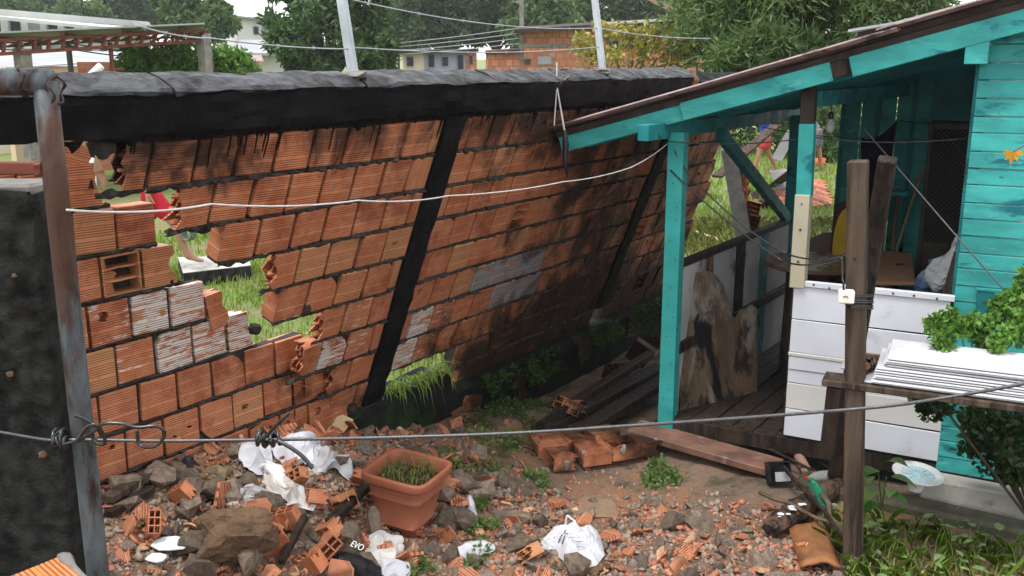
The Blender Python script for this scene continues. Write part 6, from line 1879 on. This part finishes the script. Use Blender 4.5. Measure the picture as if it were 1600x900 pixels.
# fan lid, box, bottles, log, sticks
fl = thing('fan_cover', 'round white and blue plastic fan base lying upside down by the footing', 'fan base', (2.305, 5.051, 0.150))
fcn = Vector((2.276, 5.003, 0.250))
Rf = Matrix.Rotation(.10, 3, 'X') @ Matrix.Rotation(.06, 3, 'Y')
m_pw = surf('aged_white_plastic', (.50, .51, .50), .4, .12, 8, [((.28, .26, .24), 9, .55, .75)], .1, 40, .002)
b = MB(); b.lathe([(.09, -.002), (.105, -.004), (.135, .004), (.139, .012), (.133, .016), (.105, .008), (.09, .006)], fcn, 40, 0, Rf); b.build('rim', m_pw, fl, None, True)
b = MB(); b.lathe([(.0001, .010), (.02, .012), (.03, .006), (.088, .007), (.092, .006), (.09, -.004), (.0001, -.006)], fcn, 40, 0, Rf); b.build('disc', surf('pale_blue_plastic', (.30, .48, .53), .4, .12, 10, [((.5, .55, .56), 12, .5, .7)], .1, 40, .002), fl, None, True)
for i in range(10):
    a = i * .628
    q = MB(); q.bar(fcn + Rf @ Vector((.03 * math.cos(a), .03 * math.sin(a), .010)), fcn + Rf @ Vector((.085 * math.cos(a), .085 * math.sin(a), .0105)), .006, .004); q.build('rib', m_pw, fl)
b = MB(); b.lathe([(.045, -.05), (.05, -.004), (.04, -.004)], fcn, 20, 0, Rf); b.lathe([(.04, -.09), (.045, -.05), (.0001, -.05)], fcn, 20, 0, Rf); b.build('hub', m_pw, fl, None, True)
bxp = on((1.577, 5.321, 0.049), .0)
bxt = thing('black_box', 'small open black plastic box with a grey label by the end of the red plank', 'box', bxp)
Rb = Matrix.Rotation(.1, 3, 'Z') @ Matrix.Rotation(-.45, 3, 'X')
b = MB()
for c, s_ in (((0, 0, .0), (.13, .012, .12)), ((-.064, -.03, 0), (.008, .07, .12)), ((.064, -.03, 0), (.008, .07, .12)), ((0, -.03, .058), (.13, .07, .008)), ((0, -.03, -.058), (.13, .07, .008))): b.box(bxp + Z * .07 + Rb @ Vector(c), s_, Rb)
b.build('case', m_blackbag, bxt, None, False, .002)
b = MB(); b.box(bxp + Z * .07 + Rb @ Vector((.012, -.062, -.028)), (.09, .006, .055), Rb); b.build('label_plate', m_greyboard, bxt)
def bottle(p, q, rad, mat, cap, label):
    p, q = Vector(p), Vector(q)
    root = thing('plastic_bottle', label, 'bottle', p)
    d = (q - p); L_ = d.length
    M3 = Vector((0, 0, 1)).rotation_difference(d.normalized()).to_matrix()
    prof = [(.0001, 0), (rad * .8, .0), (rad, .02 * L_ / .25), (rad * .97, .2 * L_), (rad, .3 * L_), (rad * .95, .38 * L_), (rad, .46 * L_), (rad * .96, .6 * L_), (rad * .85, .72 * L_), (rad * .5, .84 * L_), (rad * .36, .90 * L_), (rad * .36, .95 * L_)]
    b = MB(); b.lathe(prof, p, 20, 0, M3); b.build('bottle_body', mat, root, None, True)
    b = MB(); b.lathe([(rad * .42, .93 * L_), (rad * .42, L_), (.0001, L_)], p, 14, 0, M3); b.build('cap', cap, root)
bottle(on((1.951, 5.299, 0.059), .06), on((1.719, 5.234, 0.048), .06), .04, glass_mat('clear_pet', (.80, .82, .82), .12, .8), m_red, 'clear crushed plastic bottle lying behind the charred log')
bottle(on((1.741, 4.867, 0.006), .09), on((1.721, 5.137, 0.038), .11), .034, glass_mat('green_pet', (.05, .50, .30), .1, .75), surf('green_cap', (.02, .2, .1), .4), 'green plastic bottle lying against the crossed sticks')
bottle(on((1.783, 5.372, 0.059), .05), on((1.772, 5.660, 0.059), .07), .032, glass_mat('amber_pet', (.55, .35, .28), .2, .6), m_red2, 'old clear bottle with red cap beside the black box')
lg0, lg1 = on((1.374, 4.734, -0.001), .05), on((1.920, 5.203, 0.055), .06)
lg = thing('charred_log', 'short charred log with white paint flakes among crossed sticks', 'log', on((1.609, 4.924, 0.004)))
b = MB(); r = random.Random(9)
pts = [lg0.lerp(lg1, f) for f in np.linspace(0, 1, 22)]
b.tube(pts, [.035 + .030 * min(1, 5 * f, 6 * (1 - f)) + .006 * math.sin(f * 19) for f in np.linspace(0, 1, 22)], 11)
lo = b.build('wood', surf('split_log', (.075, .045, .03), .7, .4, 8, [((.015, .012, .01), 6, .46, .62), ((.18, .11, .065), 12, .6, .75)], .9, 40, .008), lg)
for v in lo.data.vertices: v.co += Vector((r.uniform(-1, 1), r.uniform(-1, 1), r.uniform(-1, 1))) * .0085
for i in range(12):
    f = .08 + .45 * r.random(); p = lg0.lerp(lg1, f) + Vector((r.uniform(-.015, .02), -.03 + r.uniform(-.015, .015), .058))
    lump('paint_flake', p, r.uniform(.008, .018), 700 + i, m_sheet, lg, 1, (1.6, 1, .3), .4)
b = MB(); bk0, bk1 = on((1.595, 4.734, -0.001), .05), on((1.535, 4.319, -0.001), .03)
vs = []
for i in range(8):
    p = bk0.lerp(bk1, i / 7)
    for k_ in range(7):
        f = k_ / 6 - .5
        vs.append(p + Vector((f * .21, .02 * math.sin(i), .05 * math.cos(f * 2.6) + .006 * math.sin(k_ * 2 + i))))
b.add(vs, [(i * 7 + k_, i * 7 + k_ + 1, (i + 1) * 7 + k_ + 1, (i + 1) * 7 + k_) for i in range(7) for k_ in range(6)])
o = b.build('bark_slab', surf('orange_bark', (.22, .095, .04), .6, .25, 5, [((.12, .055, .03), 6, .5, .7)], .5, 30, .005), None, None, True)
so = o.modifiers.new('thick', 'SOLIDIFY'); so.thickness = .014
tag(o, 'curved orange brown slab of bark below the charred log', 'bark')
m_twig = surf('brown_twig', (.11, .075, .05), .8, .3, 10, [], .4, 60, .002)
sticks = [(((1.597, 5.254, 0.043), .13), ((1.702, 4.475, -0.001), .14), .015, 'long bent brown stick lying across the charred log'), (((1.414, 5.073, 0.009), .10), ((1.761, 4.553, -0.000), .12), .013, 'dark stick crossing under the long bent stick'), (((1.295, 6.078, 0.054), .12), ((1.802, 5.336, 0.059), .09), .012, 'branch lying from the red plank to the clear bottle'), (((1.867, 6.243, 0.059), .25), ((1.799, 5.426, 0.060), .03), .007, 'thin dry twig rising beside the white boards'), (((1.799, 5.845, 0.059), .12), ((1.937, 5.336, 0.059), .03), .006, 'thin dry twig lying below the white boards'), (((1.714, 4.917, 0.008), .15), ((1.725, 4.381, -0.001), .06), .016, 'thick dark stick ending at the wooden post'), (((1.864, 5.956, 0.059), .02), ((2.016, 5.640, 0.059), .06), .005, 'fine twig against the house sill')]
for i, ((a, da), (c, dc), r_, lab) in enumerate(sticks):
    a, c = on(a, da), on(c, dc)
    n = 7; pts = []
    for j in range(n):
        f = j / (n - 1)
        pts.append(a.lerp(c, f) + Vector((mnoise.noise(Vector((i * 5, j * .7, 1))), mnoise.noise(Vector((i * 5, j * .7, 9))), mnoise.noise(Vector((i * 5, j * .7, 5))))) * .03)
    b = MB(); b.tube(pts, [r_ * (1 - .4 * j / n) for j in range(n)], 6)
    tag(b.build('dry_stick', m_twig if i % 2 else m_wood_dk, None, None, True), lab, 'stick')
# big leaved seedling by the post, ground leaves
bl = thing('broad_leaved_plant', 'broad leaved green plant between the wooden post and the fan base', 'plant', on((2.129, 5.033, 0.048)))
def bigleaf(b, p, d, L_, wd, bend=.3):
    p = Vector(p); d = Vector(d).normalized()
    s = d.cross(Z)
    if s.length < 1e-3: s = Vector((1, 0, 0))
    s.normalize(); nn = s.cross(d)
    n = 6; vs = []
    for i in range(n + 1):
        f = i / n
        w_ = wd * math.sin(math.pi * min(1, f ** .75)) * .5 + .001
        q = p + d * L_ * f - Z * bend * L_ * f * f
        vs += [q - s * w_ + nn * w_ * .25, q, q + s * w_ + nn * w_ * .25]
    b.add(vs, [(i * 3 + k_, i * 3 + k_ + 1, i * 3 + k_ + 4, i * 3 + k_ + 3) for i in range(n) for k_ in range(2)])
r = random.Random(14)
for i, (px, L_) in enumerate((((1.935, 4.720, 0.403), .16), ((1.987, 4.750, 0.437), .15), ((1.895, 4.660, 0.332), .13), ((1.932, 4.620, 0.315), .14), ((1.980, 4.620, 0.340), .12), ((1.873, 4.700, 0.375), .12), ((1.895, 4.600, 0.277), .12), ((1.997, 4.700, 0.375), .14), ((1.833, 4.600, 0.295), .1))):
    b = MB(); a = r.uniform(-2.6, -.4)
    bigleaf(b, px, (math.cos(a) * 1.0, math.sin(a) * .6, r.uniform(-.1, .5)), L_, L_ * .55, .45); b.build('leaf_blade', m_leaf_weed if i % 3 else leaf_mat('leaf_broad', ((.03, .10, .015), (.05, .14, .022), (.08, .18, .04)), scale=8), bl, None, True)
b = MB()
for px in ((1.935, 4.720, 0.403), (1.974, 4.700, 0.375), (1.896, 4.660, 0.321)): b.tube([on((2.093, 5.003, 0.043)), Vector(px)], .004, 5)
b.build('stems', m_leaf_weed, bl)
b = MB(); r = random.Random(15)
def leafzone(n, x0, x1, y0, y1, seed):
    r = random.Random(seed); k_ = 0
    while k_ < n:
        x, y = r.uniform(x0, x1), r.uniform(y0, y1)
        if mnoise.noise(Vector((x * 3, y * 3, 4))) + r.random() * .8 < .18: continue
        o_ = (x - HB.x) * fn.x + (y - HB.y) * fn.y
        if o_ < .45 or x < 1.72: continue
        a = r.uniform(0, 6.28); L_ = .03 + .06 * r.random() ** 1.4
        bigleaf(b, (x, y, terr(x, y) + r.uniform(.025, .10)), (math.cos(a), math.sin(a), r.uniform(-.15, .35)), L_, L_ * r.uniform(.42, .62), r.uniform(.05, .4))
        k_ += 1
leafzone(330, 1.6, 3.1, 3.7, 5.0, 3)
o = b.build('ground_leaves', leaf_mat('leaf_dusty', ((.11, .18, .06), (.17, .25, .09), (.24, .30, .14)), .6, 5, .2), None, None, True); tag(o, 'leafy green ground cover along the house footing', 'ground cover', kind='stuff')
grass('yard_grass', 'thin grass between the wooden post and the house footing', (1.65, 2.9, 3.8, 4.9), 900, .12, .006, m_grass, lambda x, y: (x - HB.x) * fn.x + (y - HB.y) * fn.y > .5, 9, 1.1)
gb = thing('tall_grass', 'bright broad grass blades at the lower right of the leafy ground', 'grass', (2.213, 3.799, 0.300))
b = MB()
for i, (p, q) in enumerate((((2.020, 3.600, 0.386), (2.146, 3.500, 0.643)), ((2.087, 3.600, 0.386), (2.206, 3.500, 0.572)))):
    p, q = Vector(p), Vector(q); d_ = (q - p); s_ = d_.cross(Vector((0, 1, 0))).normalized() * .009
    b.add([p - s_, p + s_, p.lerp(q, .5) + s_ + Z * .02, p.lerp(q, .5) - s_ + Z * .02, q], [(0, 1, 2, 3), (3, 2, 4)])
b.build('blades', m_grass, gb)
lump('silver_packet', on((2.470, 4.903, 0.054), .03), .06, 22, surf('foil', (.45, .45, .46), .25, .1, 5, metal=.6), None, 2, (1.1, .3, .35), .2, .6)
tag(bpy.data.objects['silver_packet'], 'small silver packet lying under the footing', 'packet')

# ------------------------------------------------------------------ rubble
def shard_mesh(seed):
    r = random.Random(seed)
    b = MB()
    k_ = r.choice((0, 0, 0, 1, 1, 2))
    n = r.choice((4, 5, 5, 6))
    poly = []
    for i in range(n):
        a = 2 * math.pi * (i + r.uniform(-.25, .25)) / n
        poly.append((math.cos(a) * r.uniform(.35, .6), math.sin(a) * r.uniform(.25, .5), -.06))
    b.prism(poly, (0, 0, .12 + .06 * r.random()))
    if k_ >= 1: b.prism([(-.42, .20, 0), (.35, .22, 0), (.30, .24, .35 * r.uniform(.6, 1.2)), (-.2, .22, .4), (-.4, .22, .25)], (0, .10, 0))
    if k_ == 2: b.prism([(-.40, -.10, 0), (.30, -.08, 0), (.2, -.08, .3), (-.35, -.1, .22)], (0, .09, 0))
    me = b.mesh('brick_shard'); me.materials.append(m_shard); return me
def chunk_mesh(seed):
    bm = bmesh.new()
    r = random.Random(seed)
    for _ in range(15):
        p = Vector((r.gauss(0, 1), r.gauss(0, 1), r.gauss(0, 1))).normalized() * r.uniform(.38, .58)
        bm.verts.new((p.x, p.y * .85, p.z * .58))
    res = bmesh.ops.convex_hull(bm, input=bm.verts)
    bmesh.ops.delete(bm, geom=[v for v in bm.verts if not v.link_faces], context='VERTS')
    me = bpy.data.meshes.new('concrete_chunk'); bm.to_mesh(me); bm.free(); me.materials.append(m_conc_obj); return me
SH = [shard_mesh(i) for i in range(16)]
CH = [chunk_mesh(i) for i in range(12)]
r = random.Random(77)
BLOCK = [(0.30, 4.38, .19), (-.56, 4.80, .17), (-1.36, 4.42, .20)]
def rub_w(x, y):
    u = x * N.x + y * N.y + WD; t = x * D.x + y * D.y
    o_ = (x - HB.x) * fn.x + (y - HB.y) * fn.y
    if u < .03 or (o_ < .55 and x > .6): return 0
    if x > 1.72: return .10
    if t < 4.3 and u < 1.5: return 1.0
    if y < 4.75: return .95
    if y < 5.15 and x < 1.5: return .62
    if x < -.2: return .5
    return .13
def spot(pw=1.0):
    while True:
        x, y = r.uniform(-2.2, 2.9), r.uniform(3.4, 6.0)
        if r.random() < rub_w(x, y) * (.65 + .5 * mnoise.noise(Vector((x * 2.2, y * 2.2, 6)))): return x, y
def put(name, me, x, y, s, mat, lab, cat, grp, lift=.18, flat=.45):
    e = Euler((r.gauss(0, flat), r.gauss(0, flat), r.uniform(0, 6.28)))
    z = terr(x, y) + s * lift * r.uniform(.3, 1.3)
    m_ = Matrix.Translation((x, y, z)) @ e.to_matrix().to_4x4() @ Matrix.Diagonal((s * r.uniform(.8, 1.25), s * r.uniform(.75, 1.15), s * r.uniform(.8, 1.3), 1))
    o = link(name, me, None, m_, mat)
    return tag(o, lab, cat, grp)
for i in range(300):
    x, y = spot()
    s = min(.18, .080 * math.exp(r.gauss(0, .5)))
    put('brick_shard', SH[r.randrange(16)], x, y, s, m_shardr, 'orange broken hollow brick shard lying in the yard rubble', 'brick shard', 'brick shards in the rubble')
for i in range(75):
    x, y = spot()
    put('pale_shard', SH[r.randrange(16)], x, y, min(.10, .055 * math.exp(r.gauss(0, .4))), m_shard_pale, 'pale cream plastered shard lying in the yard rubble', 'shard', 'pale shards in the rubble')
for i in range(295):
    x, y = spot()
    put('concrete_chunk', CH[r.randrange(12)], x, y, min(.22, .085 * math.exp(r.gauss(0, .5))), m_conc_obj, 'grey brown mortar chunk lying in the yard rubble', 'chunk', 'mortar chunks in the rubble', .15, .6)
for i in range(46):
    while True:
        x, y = r.uniform(-1.9, .1), r.uniform(3.9, 5.2)
        if rub_w(x, y) > .9 and all((x - bx_) ** 2 + (y - by_) ** 2 > br__ ** 2 for bx_, by_, br__ in BLOCK): break
    s = r.uniform(.10, .19)
    if i % 2: put('slab_fragment', CH[r.randrange(12)], x, y, s * 1.15, m_conc_obj, 'flat grey brown rendered slab fragment in the left rubble heap', 'slab fragment', 'slab fragments in the left heap', .2, .7)
    else: put('brick_plate', SH[r.randrange(16)], x, y, s, m_shardr, 'large orange brick plate tilted in the left rubble heap', 'brick plate', 'large brick plates in the left heap', .25, .8)
# bigger brick fragments standing in the left heap
for i, (p, s, e) in enumerate((((-0.953, 4.392, 0.361), .15, (1.2, .3, .4)), ((-0.862, 4.231, 0.306), .17, (1.0, -.3, 1.1)), ((-1.053, 4.132, 0.357), .14, (.4, 1.2, .3)), ((-0.873, 4.039, 0.276), .16, (.9, .2, 2.0)), ((0.064, 4.381, 0.034), .14, (.8, .1, .9)), ((-0.836, 4.647, 0.345), .12, (.7, .4, .1)), ((-1.072, 3.951, 0.324), .13, (.3, 1.0, .8)), ((-0.654, 4.513, 0.266), .10, (.5, .2, 2.4)), ((-1.508, 4.089, 0.508), .12, (.6, .9, .2)), ((-1.340, 4.000, 0.425), .10, (1.1, .2, 1.4)), ((-1.572, 3.851, 0.472), .12, (.3, .8, 2.2)), ((-1.067, 4.491, 0.418), .13, (.9, .5, .9)), ((-0.831, 4.410, 0.317), .14, (1.3, .1, 1.9)), ((-0.353, 4.399, 0.148), .11, (.2, .9, .5)), ((-0.484, 4.436, 0.199), .12, (1.0, .4, 2.8)), ((-0.926, 3.935, 0.270), .15, (.6, 1.1, .1)))):
    q = on(p, .05)
    m_ = Matrix.Translation(q) @ Euler(e).to_matrix().to_4x4() @ Matrix.Scale(s / .2, 4)
    tag(link('brick_fragment', (ME_BR + ME_BL)[i % 8], None, m_, m_brick), 'big hollow brick fragment with open cells jutting from the rubble', 'brick fragment', 'big brick fragments in the rubble')
def crumbs(name, label, n, smin, smax, mat, seed):
    rg = np.random.default_rng(seed)
    P_, S_ = [], []
    while len(P_) < n:
        x, y = rg.uniform(-2.2, 2.9), rg.uniform(3.4, 6.0)
        if rg.random() < rub_w(x, y) ** .8: P_.append((x, y, terr(x, y) + .004))
    P_ = np.array(P_); S_ = smin + (smax - smin) * rg.random(n) ** 2.2
    base = np.array([(1, 0, -.3), (-.5, .8, -.3), (-.5, -.8, -.3), (.1, .1, .6), (.4, -.5, .35)])
    V_ = np.repeat(base[None], n, 0) * rg.uniform(.5, 1.2, (n, 5, 3))
    a = rg.uniform(0, 6.28, n); c, s = np.cos(a), np.sin(a)
    X = V_[:, :, 0] * c[:, None] - V_[:, :, 1] * s[:, None]; Y = V_[:, :, 0] * s[:, None] + V_[:, :, 1] * c[:, None]
    V_ = np.stack([X, Y, V_[:, :, 2]], -1) * S_[:, None, None] + P_[:, None, :]
    f = np.array([(0, 1, 3), (1, 2, 3), (2, 4, 3), (0, 3, 4), (0, 4, 2)])
    F_ = (np.arange(n)[:, None, None] * 5 + f[None]).reshape(-1, 3)
    o = link(name, raw_mesh(name, V_.reshape(-1, 3), F_, 3, mat))
    return tag(o, label, 'rubble', kind='stuff')
def bed(name, label, meshes, n, s0, s1, mat, seed):
    rg = np.random.default_rng(seed)
    VV, FF, base = [], [], 0
    data = []
    for me in meshes:
        me.calc_loop_triangles()
        v = np.empty(len(me.vertices) * 3, dtype=np.float32); me.vertices.foreach_get('co', v)
        f = np.empty(len(me.loop_triangles) * 3, dtype=np.int32); me.loop_triangles.foreach_get('vertices', f)
        data.append((v.reshape(-1, 3), f.reshape(-1, 3)))
    k_ = 0
    while k_ < n:
        x, y = rg.uniform(-2.2, 1.75), rg.uniform(3.4, 5.6)
        if rg.random() > rub_w(x, y) ** 1.3: continue
        s = s0 * (s1 / s0) ** rg.random()
        v, f = data[rg.integers(len(data))]
        R_ = np.array(Euler((rg.normal(0, .5), rg.normal(0, .5), rg.uniform(0, 6.28))).to_matrix())
        VV.append((v * s * rg.uniform(.75, 1.3, 3)) @ R_.T + np.array((x, y, terr(x, y) + s * .12))); FF.append(f + base); base += len(v); k_ += 1
    o = link(name, raw_mesh(name, np.concatenate(VV), np.concatenate(FF), 3, mat))
    return tag(o, label, 'rubble', kind='stuff')
m_crumb = surf('clay_crumbs', (.34, .13, .075), .7, .45, 22, [((.16, .085, .06), 19, .52, .66), ((.40, .27, .19), 25, .55, .68)], .3, 90, .003)
m_crumbg = surf('mortar_crumbs', (.24, .185, .145), .8, .4, 20, [((.10, .08, .066), 17, .5, .64), ((.32, .25, .20), 24, .55, .68)], .4, 90, .003)
crumbs('brick_crumbs', 'small orange brick crumbs strewn over the yard', 7000, .004, .026, m_crumb, 1)
crumbs('mortar_crumbs', 'small grey mortar crumbs strewn over the yard', 8000, .004, .028, m_crumbg, 2)
crumbs('pale_crumbs', 'small pale plaster crumbs strewn over the yard', 1500, .005, .026, m_shard_pale, 3)

# ------------------------------------------------------------------ rain haze
HZ_MIN, HZ_MAX = (-110, -5, -1.2), (110, 130, 14)
b = MB()
b.box([(p + q) / 2 for p, q in zip(HZ_MIN, HZ_MAX)], [q - p for p, q in zip(HZ_MIN, HZ_MAX)])
hz = bpy.data.materials.new('rain_haze')
hz.use_nodes = True
for n_ in list(hz.node_tree.nodes):
    if n_.type != 'OUTPUT_MATERIAL': hz.node_tree.nodes.remove(n_)
pv = hz.node_tree.nodes.new('ShaderNodeVolumePrincipled')
pv.inputs['Color'].default_value = (.86, .90, .92, 1)
pv.inputs['Density'].default_value = .0006
hz.node_tree.links.new(pv.outputs[0], hz.node_tree.nodes['Material Output'].inputs['Volume'])
tag(b.build('haze', hz), 'thin rain haze over the whole place', 'haze', kind='stuff')
bed('brick_rubble', 'smaller orange brick splinters bedded between the larger shards', SH, 1500, .022, .06, m_crumb, 21)
bed('mortar_rubble', 'smaller mortar lumps bedded between the larger chunks', CH, 1600, .022, .065, m_crumbg, 22)
